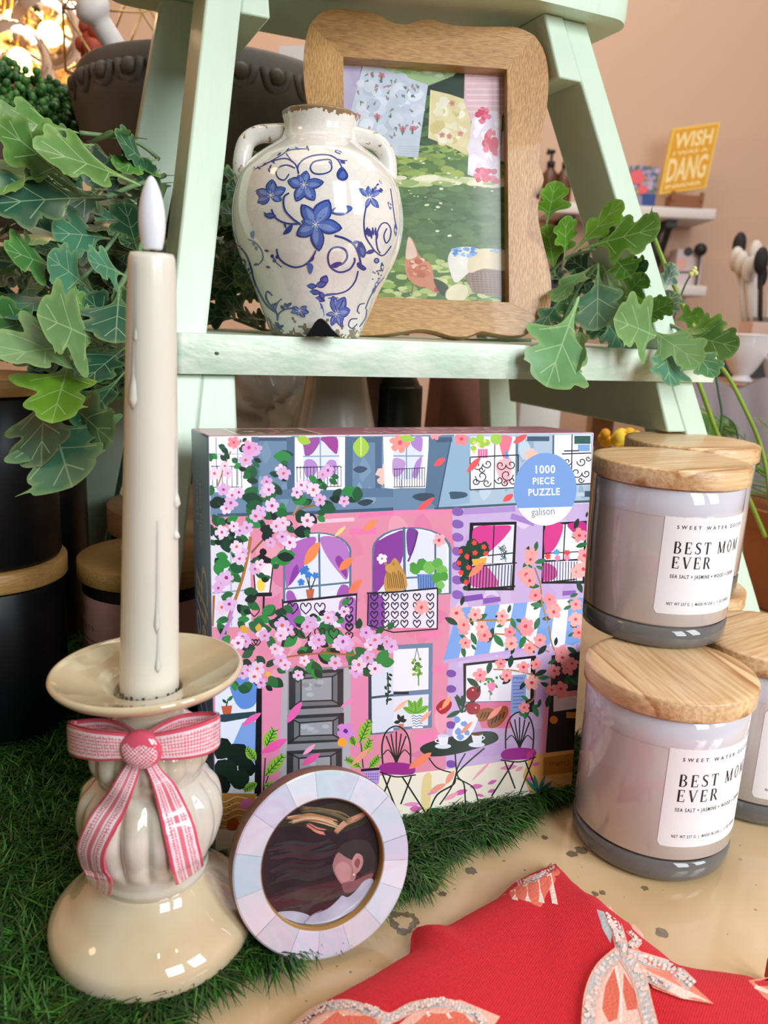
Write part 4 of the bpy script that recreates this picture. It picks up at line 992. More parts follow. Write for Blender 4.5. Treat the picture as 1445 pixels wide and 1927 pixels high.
# lamp
A.poly([(470, 1000), (545, 945), (640, 995), (630, 1010), (490, 1012)], '#15151b'); A.dot(560, 935, 26, '#15151b', 8); A.poly([(495, 1020), (628, 1012), (605, 1215), (510, 1215)], '#f2ecf4')
A.line([(492, 1020), (508, 1215)], 9, '#15151b'); A.line([(628, 1015), (605, 1215)], 9, '#15151b'); A.dot(545, 1160, 30, '#f0d95a', 8, ry=45); A.line([(500, 1225), (620, 1222)], 26, '#15151b'); A.line([(565, 1220), (560, 1445)], 14, '#15151b')
leafpts = [(205, 250, 60, 1.3), (270, 215, 60, .6), (285, 270, 55, .2), (390, 235, 60, -.1), (400, 180, 40, -.4), (360, 310, 50, .5), (490, 350, 95, 1.6), (510, 310, 50, 0), (430, 430, 70, .1), (380, 370, 60, -.3), (215, 470, 80, 1.4), (640, 290, 120, .1), (740, 330, 60, 2.5), (640, 470, 90, 1.2), (600, 405, 50, .2), (700, 400, 60, .4), (930, 500, 90, -.8), (950, 470, 60, .6), (880, 430, 70, .1), (1000, 430, 60, .2), (1090, 520, 120, .5), (1200, 500, 110, 1.2), (1020, 560, 80, -.3), (960, 640, 110, -.1), (920, 690, 70, .2), (850, 660, 80, .3), (820, 600, 70, -.4), (760, 590, 100, -.6), (690, 610, 110, 1.3), (520, 590, 110, -.1), (400, 570, 130, -.1), (440, 640, 110, .4), (460, 700, 110, 1.1), (570, 690, 100, .2), (620, 650, 100, .3), (560, 780, 110, .6), (700, 740, 70, .5), (760, 780, 100, .4), (800, 700, 90, .2), (840, 790, 50, .6), (200, 590, 80, .3), (260, 590, 80, 0), (230, 690, 90, .5), (300, 720, 80, -.5), (215, 760, 80, 1.0), (340, 790, 60, -.4), (300, 820, 110, .9), (350, 790, 60, 1.5), (390, 840, 80, .2), (220, 850, 60, .3), (330, 940, 80, 0), (230, 960, 90, .6), (260, 1010, 110, .7), (340, 1020, 120, .9), (350, 1090, 80, .9), (640, 960, 120, -.5), (660, 980, 100, .2), (490, 1000, 60, -.5), (620, 1040, 60, -.5), (500, 1100, 60, .6), (560, 1130, 60, -.1), (410, 1200, 90, .0), (440, 1260, 90, .4), (280, 1230, 70, .3), (390, 1300, 90, 1.1), (240, 1400, 70, -.3), (430, 1340, 60, .4), (690, 1300, 80, .8), (1080, 1300, 60, -.6), (920, 1370, 60, -.2), (1060, 1370, 80, .1), (970, 1430, 90, .1), (640, 1350, 80, .7), (560, 1380, 100, -.3), (490, 1400, 90, .3), (630, 1400, 120, .4), (860, 1370, 60, .5), (480, 1440, 120, -.4)]
for x, y, L, a in leafpts:
    for k in range(2): A.leaf(x + rb.uniform(-26, 22), y + rb.uniform(-18, 18), L * rb.uniform(.85, 1.2), L * .66, a + rb.uniform(-.7, .7), rb.choice(GR))
cluster([(360, 195), (465, 260), (505, 235), (440, 310), (300, 350), (320, 400), (230, 400), (290, 510), (350, 550), (395, 530), (310, 640), (340, 600), (680, 375), (700, 400), (585, 460), (570, 525), (600, 510), (965, 410), (1000, 380), (860, 490), (790, 530), (820, 480), (900, 510), (945, 580), (1110, 590), (620, 620), (540, 660), (510, 690), (860, 720), (690, 740), (650, 760), (280, 800), (400, 790), (450, 770), (360, 760), (610, 870), (740, 870), (690, 830), (420, 940), (400, 980), (380, 900), (505, 1050), (540, 1020), (275, 1140), (255, 1180), (310, 1110), (280, 1310), (330, 1290), (1015, 1380), (680, 1430), (880, 1415), (1110, 1340)], 46, PK, PC)
A.flower(465, 225, 52, '#e6a3d6', '#c43c86'); A.flower(360, 190, 44, '#ef8f9b', '#dd4a5d')
A.org(*QC)
leafpts = [(240, 40, 90, .3), (280, 70, 60, 1.0), (380, 20, 80, .4), (480, 40, 100, .6), (340, 120, 90, 1.7), (330, 190, 80, 1.2), (400, 210, 100, -.2), (600, 30, 90, .5), (620, 130, 90, 1.3), (700, 210, 110, -1.1), (770, 30, 90, .3), (790, 90, 80, 1.2), (870, 150, 110, 1.3), (800, 230, 70, .1), (950, 100, 90, -.4), (950, 180, 80, .1), (940, 250, 120, .7), (1000, 230, 70, -.2), (1000, 100, 100, .6), (1210, 80, 70, -1.2), (1180, 220, 120, .5), (1220, 260, 80, 1.4), (1290, 300, 60, 0), (1320, 120, 70, -.5), (1330, 220, 90, -.2), (1130, 320, 100, -1.0), (1220, 350, 90, -.2), (1340, 330, 120, -.6), (1400, 90, 60, -.8), (410, 290, 90, .0), (500, 280, 80, .5), (590, 340, 70, -.2), (650, 360, 60, .1), (780, 340, 110, 1.3), (890, 300, 120, 1.4), (900, 370, 80, 1.3), (620, 410, 110, .7), (480, 440, 70, 1.2), (570, 460, 60, .1), (400, 490, 100, 0), (400, 340, 80, .5), (1140, 350, 60, 0), (640, 60, 90, .6), (350, 440, 60, .8)]
for x, y, L, a in leafpts:
    for k in range(2): A.leaf(x + rb.uniform(-20, 18), y + rb.uniform(-14, 14), L * rb.uniform(.85, 1.15), L * .62, a + rb.uniform(-.6, .6), rb.choice(GR))
A.line([(250, 190), (300, 90), (350, 0)], 22, '#c08ad0'); A.line([(700, 278), (850, 258), (1000, 250), (1180, 265)], 12, '#a4663c', True); A.line([(950, 240), (1040, 190)], 9, '#a4663c')
for x in (760, 850, 945, 1040): heart(x, 110 if x < 1000 else 115, 40)
for y in (10, 70, 130): heart(1145, y, 28)
for x in (500, 520): heart(x, 175, 24)
cluster([(420, 140), (440, 170), (390, 180), (550, 110), (570, 130), (690, 60), (730, 90), (690, 110), (680, 130), (880, 45), (860, 70), (1000, 10), (910, 175), (940, 160), (660, 240), (640, 220), (680, 300), (710, 330), (455, 370), (520, 355), (420, 385), (545, 450), (800, 400), (840, 300), (1070, 190), (1130, 190), (1100, 170), (1050, 315), (1290, 190), (1320, 160), (1270, 280), (1320, 355), (1190, 370), (1430, 200), (1210, 330), (500, 410), (1260, 110), (1400, 170)], 48, PK, PC)
A.dot(430, 90, 30, '#d9aa4e', 8, jit=.3); A.dot(530, 75, 26, '#d9aa4e', 8, jit=.3); A.dot(590, 390, 20, '#e7b45a', 8, jit=.3)
A.line([(1405, 380), (1410, 500), (1400, 600)], 10, '#17402d', True)
for k in range(10): A.petal(1405 + rb.uniform(-8, 8), 390 + 22 * k, 32, 18, rb.uniform(-3, 3), '#17402d')
A.org(*QD)
GR2 = ['#1d4a33', '#256b3f', '#17382b', '#2f7d4c']
PK2, PC2 = ['#f6a6a4', '#f29a9d', '#f8b5ad'], ['#e0405f', '#d6315d']
for p in ([(470, 35), (620, 25), (820, 20)], [(790, 20), (880, 130), (980, 210), (1060, 240)], [(690, 118), (830, 128)], [(680, 360), (800, 365), (900, 385), (1000, 410), (1100, 420)], [(1055, 60), (1075, 180), (1110, 260)], [(940, 380), (960, 540), (900, 600)]): A.line(p, 10, '#a9804a', True)
for x, y, L, a in ((530, 110, 90, 1.2), (450, 130, 50, .3), (470, 200, 80, 1.4), (530, 190, 50, .9), (640, 180, 110, -1.2), (680, 120, 110, .9), (860, 220, 100, -1.2), (700, 70, 60, -.3), (760, 230, 60, -.6), (800, 260, 60, -1.2), (830, 20, 60, .3), (960, 90, 90, -1.2), (980, 260, 90, -.8), (960, 250, 70, -2.2), (640, 390, 90, -1.3), (790, 350, 90, -1.4), (560, 390, 60, -.2), (570, 410, 50, 1.0), (500, 420, 100, .6), (590, 470, 50, 2.0), (740, 460, 80, -.6), (720, 400, 50, .8), (900, 440, 70, 2.2), (960, 400, 90, -.4), (980, 420, 80, -.1), (1000, 450, 70, .4), (1040, 620, 90, -1.3), (920, 570, 60, -2.6), (950, 600, 90, 1.2), (940, 620, 60, -.3), (890, 700, 80, -1.2), (850, 660, 60, .3), (1050, 320, 60, -.4), (1170, 480, 90, -1.3), (1200, 420, 70, .7), (1230, 400, 90, .9), (1250, 250, 80, -2.6), (1100, 200, 60, -1.4), (1000, 560, 60, 1.8), (1200, 60, 50, .3), (1230, 110, 50, 2.6)): A.leaf(x, y, L, L * .42, a, rb.choice(GR2))
cluster([(480, 85), (610, 110), (490, 180), (620, 130), (800, 185), (905, 95), (995, 160), (925, 215), (730, 320), (590, 400), (885, 345), (970, 325), (770, 400), (940, 450), (890, 620), (1145, 250), (1150, 280), (1095, 370), (1190, 350), (1215, 320), (1075, 500), (1140, 490), (1240, 20), (1260, 110), (440, 5), (740, 20), (790, 105), (600, 70)], 50, PK2, PC2)
A.org(*QB)
for x, y, L, a in ((900, 950, 60, -1.2), (965, 930, 70, -1.4), (900, 990, 70, .9), (960, 1010, 80, -.3), (970, 1030, 60, .4), (870, 1100, 50, 1), (905, 1160, 90, .1), (880, 1040, 60, -.9), (970, 1280, 70, -.2), (1000, 1290, 60, 2.5), (1230, 780, 80, -1.2), (1210, 830, 60, .2), (1240, 900, 80, -.3), (1260, 980, 70, .2), (1250, 1130, 90, 1.2), (1200, 1240, 60, -.4), (1180, 1270, 80, .2), (1210, 1300, 60, 2.7), (1310, 700, 40, -1.3), (350, 1380, 100, .5), (460, 1300, 70, -1.3), (520, 1380, 60, 1.2), (560, 1400, 90, -.5), (690, 1370, 80, .2), (800, 1380, 80, 1.2), (780, 1350, 60, -1.3), (930, 1290, 90, .1), (1010, 1390, 70, -.1)): A.leaf(x, y, L, L * .42, a, rb.choice(GR2))
for p in ([(960, 1040), (1000, 1160), (1010, 1280), (1050, 1420)], [(470, 1410), (620, 1400), (800, 1400)]): A.line(p, 10, '#a9804a', True)
cluster([(935, 950), (930, 985), (905, 1090), (925, 1130), (965, 1230), (1060, 1260), (1080, 1300), (1090, 1340), (1265, 820), (1250, 1070), (1290, 1050), (1240, 1290), (1240, 1390), (430, 1350), (555, 1360), (740, 1370), (480, 1430), (900, 1440), (1300, 960)], 54, PK2, PC2)
# the blue seal
A.org(0, 0, 1)
cx, cy, r = 740 + 1032 / 3.6125, 780 + 508 / 3.6125, 59
ex = 1.0
seal = [(cx + r * ex * math.cos(2 * PI * k / 48), cy + 1.16 * r * math.sin(2 * PI * k / 48) - .03 * r * math.cos(2 * PI * k / 48)) for k in range(48)]
A.jit = 0
A.poly(seal, '#7aa3e0')
cut = cy + 30
A.poly([(x, y) for x, y in seal if y > cut - 2], '#f0f2fa')
A.org(*QB)
A.text('1000', 955, 400, 76, '#f7f9ff', -.02, .022, 0, 1.12, sx=.88)
A.text('PIECE', 945, 475, 64, '#f7f9ff', -.03, .022, 0, 1.10, sx=.88)
A.text('PUZZLE', 915, 552, 66, '#f7f9ff', -.03, .022, 0, 1.10, sx=.88)
A.text('galison', 938, 688, 74, '#7d838f', -.06, -.004, 0, .98, sx=.82)
A.build('cover_print', m_card, puzzle, label='painted street print with pink and lilac houses under blossom')

# spine and top lettering
def fl(x, y, h): return BO + BN * (BD - x) + BUP * (BH - y) - BU * h       # seen from the left: x from back edge, y down
A = Art(fl, base=5e-5); A.org(0, 0, 1)
gold = '#d8cfb8'
A.text('1000 PIECE', .0235, .024, .0062, gold, PI / 2, .0, 0, 1.1); A.text('PUZZLE', .0150, .024, .0062, gold, PI / 2, .0, 0, 1.1)
A.text('Cherry', .026, .062, .026, gold, PI / 2, .01, .25, 1.0); A.text('Blossoms', .008, .070, .026, gold, PI / 2, .01, .25, 1.0)
A.poly([(.006, .165), (.046, .165), (.046, .196), (.006, .196)], '#a8966c'); A.poly([(.008, .167), (.044, .167), (.044, .194), (.008, .194)], '#4a3c34')
A.build('spine_print', m_card, puzzle, label='cream lettering on slate blue spine')
def ft(x, y, h): return BO + BUP * (BH + h) + BU * x + BN * y
A = Art(ft, base=5e-5); A.org(0, 0, 1); A.rnd = rb
A.poly([(.014, .004), (.056, .004), (.056, .046), (.014, .046)], '#d9c8a4'); A.poly([(.016, .006), (.054, .006), (.054, .044), (.016, .044)], '#6f5a52')
for k in range(60): A.dot(rb.uniform(.018, .052), rb.uniform(.008, .042), .0018, rb.choice(['#b2505a', '#3f6b4a', '#d9c8a4', '#3a3236']), 6, jit=.2)
A.text('CHERRY', .088, .030, .020, '#e6c9cf', 0, .005, 0, 1.1, flip=-1); A.text('BLOSSOMS', .080, .008, .018, '#e6c9cf', 0, .005, 0, 1.1, flip=-1); A.text('1000 PIECE PUZZLE', .175, .020, .0040, '#e6c9cf', 0, 0, 0, 1, flip=-1)
A.build('top_print', m_card, puzzle, label='pale lettering on mauve top side')
# ------------------------------------------------------------------ blue and white two-handled vase
def poly_profile(pts):
    P = spline([Vector(p) for p in pts], 7); rs_ = [p.x for p in P]; zs = [p.y for p in P]
    return list(zip(rs_, zs))
VC = Vector((-.0465, .4955, .2602))
VP = [(.0262, .0002), (.0276, .0030), (.0315, .0125), (.0386, .0300), (.0463, .0465), (.0497, .0605), (.0495, .0730), (.0460, .0870), (.0405, .0950), (.0355, .1000), (.0290, .1045), (.0232, .1085), (.0208, .1130), (.0207, .1175), (.0217, .1215), (.0220, .1232)]
VPS = poly_profile(VP)
_vz = [z for r, z in VPS]; _vr = [r for r, z in VPS]
def vrad(z): return float(np.interp(z, _vz, _vr))
def on_vase(u, v, h=0):
    q = px_dir(u, v)
    def f(t):
        p = EYE + q * t
        return math.hypot(p.x - VC.x, p.y - VC.y) - vrad(p.z - VC.z) - h
    t0 = (VC.y - .075) / q.y; t1 = VC.y / q.y; n = 24; best = (9, t0)
    pt, pf = t0, f(t0)
    for k in range(1, n + 1):
        t = lerp(t0, t1, k / n); ft_ = f(t)
        if ft_ < best[0]: best = (ft_, t)
        if pf > 0 >= ft_:
            a, b = pt, t
            for _ in range(18):
                m_ = (a + b) / 2
                if f(m_) > 0: a = m_
                else: b = m_
            return EYE + q * b
        pt, pf = t, ft_
    p = EYE + q * best[1]; dx, dy = p.x - VC.x, p.y - VC.y; r = math.hypot(dx, dy); k = (vrad(p.z - VC.z) + h) / r
    return Vector((VC.x + dx * k, VC.y + dy * k, p.z))
def crackle(name, attr='Col'):
    m = mat(name, '#e9e4da', .10, coat=1, coat_rough=.03, attr=attr, var=.10, var_scale=45, stretch=(1, 1, 1))
    nt = m.node_tree; N = nt.nodes; L = nt.links; b = N['Principled BSDF']
    vo = N.new('ShaderNodeTexVoronoi'); vo.feature = 'DISTANCE_TO_EDGE'; vo.inputs['Scale'].default_value = 160
    tc = N.new('ShaderNodeTexCoord'); L.new(tc.outputs['Object'], vo.inputs['Vector'])
    mr = N.new('ShaderNodeMapRange'); mr.inputs[1].default_value = 0; mr.inputs[2].default_value = .035; mr.inputs[3].default_value = .90; mr.inputs[4].default_value = 1
    L.new(vo.outputs['Distance'], mr.inputs[0])
    mx = N.new('ShaderNodeMix'); mx.data_type = 'RGBA'; mx.blend_type = 'MULTIPLY'; mx.inputs['Factor'].default_value = 1
    src = b.inputs['Base Color'].links[0].from_socket
    L.new(src, mx.inputs[6]); L.new(mr.outputs[0], mx.inputs[7]); L.new(mx.outputs[2], b.inputs['Base Color'])
    return m
m_vase = crackle('crackle_glaze')
m_blue = mat('blue_glaze', '#ffffff', .12, coat=1, coat_rough=.03, attr='Col', var=.22, var_scale=160)
vase = thing('ceramic_vase', 'cream two-handled ceramic vase with blue flowers and scrolls standing on the mint step', 'vase', tuple(VC))
mb = MB()
inner = [(.0206, .1242), (.0186, .1238), (.0178, .1215), (.0176, .1130), (.022, .105), (.036, .088), (.044, .062), (.033, .03), (.020, .008), (.0001, .006)]
prof = [(.0001, .0012), (.022, .0010), (.0235, .0000), (.0255, .0000)] + VPS
nb0 = len(prof)
mb.lathe(prof + inner, tuple(VC), 220, mod=lambda r, z, a: r * (1 + .004 * math.sin(3 * a + z * 40)))
rv = random.Random(8)
for i, f_ in enumerate(mb.F):
    c = [sum(mb.V[k][j] for k in f_) / len(f_) for j in range(3)]; z = c[2] - VC.z
    n1 = noise.noise(Vector(c) * 160) * .6 + noise.noise(Vector(c) * 520) * .6
    col = np.array(lin('#ebe7de')); w = noise.noise(Vector(c) * 28)
    col = col * (1 - max(w, 0) * .25) + np.array(lin('#dccfae')) * max(w, 0) * .25
    if z > .1212 + n1 * .003: col = np.array(lin('#8f7355'))
    if z < .0035 + n1 * .014: col = np.array(lin('#8b7a66'))
    mb.C[i] = tuple(col)
mb.build('vase_body', m_vase, vase)
def v_handle(pxs, rad):
    pts = [on_y(u, v, VC.y) for u, v in pxs]
    path = spline(pts, 14); n = len(path)
    rr = [lerp(rad[0], rad[1], k / (n - 1)) * (1 - .12 * math.sin(PI * k / (n - 1))) for k in range(n)]
    mb = MB(); mb.tube(path, rr, 40, flat=1.0)
    for i, f_ in enumerate(mb.F):
        c = [sum(mb.V[k][j] for k in f_) / len(f_) for j in range(3)]
        mb.C[i] = lin('#a8876a') if noise.noise(Vector(c) * 420) + noise.noise(Vector(c) * 90) * .5 > .48 else lin('#ebe7de')
    mb.build('handle', m_vase, vase)
v_handle([(540, 250), (510, 251), (484, 254), (465, 267), (457, 292), (456, 322), (464, 350), (480, 370)], (.0052, .0064))
v_handle([(656, 253), (688, 260), (711, 270), (726, 290), (730, 316), (728, 343), (720, 368), (704, 388)], (.0052, .0064))
A = Art(lambda u, v, h: on_vase(u, v, h), step=1.2e-5, base=5e-5, cell=6.0)
A.org(400, 150, 3.6125); A.rnd = random.Random(21)
DB, MBl, LB = '#35458f', '#5670ba', '#7f96d0'
def vflower(cx, cy, pet):
    for a, L, w in pet:
        a = R(a); A.petal(cx, cy, L, w, a, DB)
    for a, L, w in pet:
        a = R(a); A.petal(cx + 6 * math.cos(a), cy + 6 * math.sin(a), L * .88, w * .80, a, MBl); A.petal(cx + 10 * math.cos(a), cy + 10 * math.sin(a), L * .7, w * .4, a + .12, LB); A.line([(cx + L * .25 * math.cos(a), cy + L * .25 * math.sin(a)), (cx + L * .82 * math.cos(a), cy + L * .82 * math.sin(a))], w * .12, '#2b3a86')
    for k in range(7): A.line([(cx, cy), (cx + 26 * math.cos(k * .9), cy + 26 * math.sin(k * .9))], 4, '#e8e6ea')
    A.dot(cx, cy, 9, '#e8e6ea', 7)
def vine(pts, w=7): A.line(pts, w * 1.25, DB, True)
vine([(585, 640), (580, 590), (620, 540), (700, 512), (790, 512), (850, 545), (880, 600)], 8)
vine([(810, 590), (800, 545), (740, 545), (685, 560), (665, 600), (690, 635), (750, 640), (800, 620), (810, 585), (790, 555)], 8)
vine([(585, 630), (560, 570), (500, 535), (430, 545), (370, 565)], 7); vine([(520, 640), (490, 680), (450, 670), (432, 630), (460, 590), (510, 580), (560, 600)], 7)
vine([(250, 620), (330, 590), (410, 545), (470, 510), (530, 475), (650, 468)], 5); vine([(500, 500), (530, 540), (540, 560)], 5); vine([(640, 450), (655, 480)], 9)
for x, y, a in ((260, 605, -.4), (300, 590, .6), (340, 580, -.5), (400, 545, .8), (440, 515, -.7), (500, 490, -.9), (560, 460, .4), (380, 600, 1.3), (400, 575, 2.0)): A.petal(x, y, 34, 12, a, DB)
vine([(850, 540), (900, 550), (985, 540), (960, 520), (900, 505), (850, 480), (835, 490), (870, 505)], 6); vine([(985, 540), (1040, 570), (1100, 620), (1160, 680), (1205, 730)], 6)
A.blob([(880, 590), (920, 640), (915, 675), (885, 688), (850, 670), (845, 630)], DB); A.blob([(885, 620), (908, 650), (885, 672), (860, 655)], MBl); A.petal(865, 545, 45, 26, .6, DB)
for x, y, L, a in ((1060, 590, 60, .9), (1090, 620, 60, 1.0), (1130, 650, 60, .9), (1165, 690, 50, 1.0), (1110, 600, 40, -.2)): A.petal(x, y, L, 22, a, MBl)
vflower(395, 785, [(-85, 110, 80), (-25, 115, 70), (25, 85, 55), (150, 115, 75), (195, 110, 70), (255, 60, 50)])
vflower(620, 715, [(-80, 100, 70), (-8, 140, 75), (55, 130, 85), (115, 125, 80), (195, 115, 80), (240, 80, 50)])
vflower(700, 985, [(-125, 170, 95), (-62, 195, 130), (8, 185, 105), (82, 185, 95), (150, 150, 100), (195, 100, 60)])
A.petal(800, 900, 160, 70, -.18, DB); A.petal(808, 898, 140, 50, -.18, MBl); A.petal(820, 895, 70, 30, -.3, '#a9cdee')
vine([(520, 770), (485, 800), (490, 880), (540, 940), (600, 985)], 10); vine([(400, 880), (430, 940), (500, 975), (580, 980)], 9)
A.petal(350, 920, 85, 40, .1, DB); A.petal(360, 920, 60, 22, .1, MBl); A.petal(345, 900, 30, 10, .6, DB)
A.blob([(480, 1050), (510, 1000), (545, 985), (530, 1035)], DB); A.petal(500, 1010, 45, 14, -1.9, DB)
A.blob([(385, 1080), (400, 1035), (440, 1045), (450, 1090), (420, 1115)], MBl); A.blob([(400, 1060), (430, 1045), (440, 1075), (415, 1090)], '#2b3a86'); A.petal(415, 1110, 50, 22, 1.7, DB); A.petal(385, 1120, 40, 16, 1.2, DB); A.petal(440, 1110, 40, 16, 1.5, DB)
vine([(435, 1150), (450, 1210), (500, 1255), (570, 1275), (640, 1250), (690, 1190), (700, 1160)], 9); vine([(400, 1190), (430, 1240), (470, 1275)], 6)
for x, y in ((405, 1200), (420, 1230), (440, 1205)): A.dot(x, y, 13, DB, 7)
A.blob([(645, 1240), (685, 1265), (670, 1320), (655, 1310), (645, 1275)], MBl); A.petal(660, 1240, 50, 22, -.9, DB)
vine([(830, 1060), (900, 1080), (960, 1120), (995, 1190), (1010, 1260), (1030, 1290)], 11)
vine([(830, 1260), (880, 1255), (915, 1210), (905, 1160), (860, 1138), (810, 1150), (785, 1200), (800, 1270), (860, 1308), (930, 1290), (965, 1240), (965, 1210)], 10)
A.blob([(800, 1265), (840, 1240), (880, 1245), (840, 1280)], DB); A.blob([(990, 1240), (1045, 1280), (1025, 1298), (985, 1270)], DB)
vine([(990, 1300), (970, 1370), (920, 1430), (850, 1455), (770, 1460)], 8)
A.blob([(985, 1130), (1010, 1100), (1045, 1160), (1030, 1210), (1000, 1190)], DB); A.blob([(1000, 1140), (1030, 1160), (1020, 1195)], MBl); A.petal(1040, 1180, 70, 30, -.3, DB); A.petal(950, 1110, 50, 24, -.2, DB)
vflower(1070, 800, [(-140, 100, 40), (-100, 85, 42), (-60, 100, 34), (-35, 100, 46), (50, 95, 42), (110, 80, 32)])
for x, y in ((1085, 735), (1110, 720), (1135, 735), (1150, 710), (1125, 750)): A.petal(x, y, 34, 14, rv.uniform(0, 6), DB)
vine([(1045, 860), (1030, 960), (1040, 1060), (1080, 1130), (1110, 1170), (1160, 1195), (1215, 1130)], 7)
vine([(1185, 1010), (1165, 1060), (1180, 1110), (1205, 1080), (1212, 1020), (1185, 975), (1145, 985), (1115, 1060), (1120, 1140), (1140, 1180)], 7)
for k in range(8): A.petal(1035 + 12 * k, 1080 + rv.uniform(-30, 10), 60, 13, -1.5 + rv.uniform(-.2, .2), DB)
A.blob([(1190, 830), (1220, 850), (1210, 885), (1195, 860)], MBl); vine([(1210, 740), (1225, 850), (1240, 960), (1255, 1020)], 6)
for x, y, L, a in ((1240, 980, 90, 1.5), (1235, 1190, 80, -1.2), (1225, 1160, 70, -1.3), (1170, 1320, 70, -1.0), (1140, 1360, 80, -1.1), (1100, 1420, 70, -1.1), (1085, 1460, 60, -1.2)): A.petal(x, y, L, 22, a, MBl)
A.dot(1115, 1230, 20, DB, 9); A.dot(1115, 1230, 11, LB, 8); A.blob([(1150, 1240), (1165, 1270), (1155, 1305), (1140, 1280)], DB)
for k in range(14): A.dot(rv.uniform(1085, 1150), rv.uniform(1290, 1360), 6, DB, 5)
vine([(1205, 1230), (1180, 1320), (1120, 1400), (1070, 1480), (1040, 1560)], 6)
# left side vines
vine([(255, 860), (235, 920), (225, 1000), (240, 1080)], 5); vine([(185, 1130), (215, 1110), (235, 1060), (215, 1000), (180, 970), (150, 990), (140, 1060), (160, 1120), (190, 1135)], 6); vine([(215, 985), (210, 940), (185, 925), (170, 950), (190, 980)], 5)
vine([(185, 1140), (230, 1200), (262, 1290), (280, 1370), (320, 1460), (370, 1540), (430, 1585)], 7); vine([(240, 1085), (290, 1110), (330, 1160), (340, 1220), (305, 1262)], 6); vine([(270, 1300), (240, 1330), (215, 1300), (220, 1240), (190, 1220)], 6)
for x, y, a in ((250, 855, -.3), (250, 905, .2), (255, 1000, .5), (262, 1050, 1.2), (270, 1100, 1.2), (290, 1130, 1.3), (350, 1160, .2), (360, 1270, .3), (310, 1255, 3), (235, 1310, -1.2), (200, 1220, 1.2)): A.petal(x, y, 34, 16, a, DB)
A.petal(145, 860, 80, 26, 1.6, DB); A.petal(140, 800, 60, 20, -1.2, DB); A.blob([(255, 1040), (280, 1030), (280, 1070), (262, 1075)], MBl)
vine([(405, 1470), (370, 1440), (360, 1480), (385, 1530), (430, 1580), (440, 1640)], 7); vine([(440, 1640), (450, 1590), (500, 1560), (560, 1555), (600, 1570)], 7); vine([(420, 1580), (440, 1520), (470, 1490)], 6)
for x, y, L, a in ((460, 1535, 40, .8), (485, 1520, 44, .8), (505, 1540, 40, -.6), (400, 1560, 40, -1.3), (410, 1540, 40, -.6), (430, 1650, 60, .9), (440, 1690, 50, -.4), (610, 1680, 50, .6), (640, 1660, 30, -2.4)): A.petal(x, y, L, 22, a, DB)
vflower(590, 1570, [(-30, 60, 36), (10, 68, 40), (50, 60, 34), (170, 60, 34), (-150, 55, 30), (110, 34, 26)])
A.petal(560, 1380, 60, 16, .9, DB)
for x, y, L, w, a in ((600, 1390, 110, 40, .45), (650, 1440, 90, 40, .1), (690, 1480, 80, 40, .3), (740, 1400, 80, 60, -1.1), (700, 1400, 80, 50, -.2), (640, 1400, 70, 40, .1), (735, 1440, 60, 44, 1.3), (750, 1470, 90, 16, -.2), (780, 1485, 80, 14, .0)): A.petal(x, y, L, w, a, DB); A.petal(x + 5, y, L * .8, w * .6, a, MBl)
vflower(840, 1590, [(-100, 125, 62), (-62, 130, 78), (-15, 100, 80), (45, 70, 60), (110, 90, 46), (65, 100, 46), (175, 70, 34)])
A.blob([(720, 1520), (745, 1530), (760, 1600), (735, 1625), (715, 1580)], MBl)
vine([(1035, 1520), (1000, 1530), (985, 1570), (1000, 1590)], 6); vine([(985, 1625), (940, 1630), (925, 1670), (950, 1690), (985, 1660)], 6); vine([(1050, 1560), (1040, 1620), (1000, 1680)], 6); vine([(375, 1620), (395, 1660), (400, 1700)], 5)
# the pattern repeats on the far side
n0 = len(A.mb.V); b0 = list(A.mb.V)
for p in b0: A.mb.V.append((2 * VC.x - p[0], 2 * VC.y - p[1], p[2]))
for f_, c in list(zip(A.mb.F, A.mb.C)): A.mb.f([k + n0 for k in f_], c)
A.build('painted_pattern', m_blue, vase, label='blue hand-painted flowers and curling vines')

m_flat_black = mat('flat_black', '#0d0d0f', .35)
mb = MB()
pk = [(575, 633), (583, 622), (592, 607), (599, 600), (606, 600), (613, 606), (624, 620), (640, 634)]
fr = [on_y(u, v, .4520) for u, v in pk]; zmin = .2604
fr = [Vector((p.x, p.y, max(p.z, zmin))) for p in fr]
bk = [p + Vector((0, .008, 0)) for p in fr]
n = len(fr); b = len(mb.V); mb.V += [tuple(p) for p in fr + bk]
mb.f(list(range(n))); mb.f([n + k for k in reversed(range(n))])
for k in range(n): mb.f([k, (k + 1) % n, n + (k + 1) % n, n + k])
tgo = mb.build('foot_notch', m_flat_black, smooth=False); tag(tgo, 'black peaked piece standing in for the dark notch in the vase foot', 'notch')  # black solid shaped as the notch showing the foot's dark inside

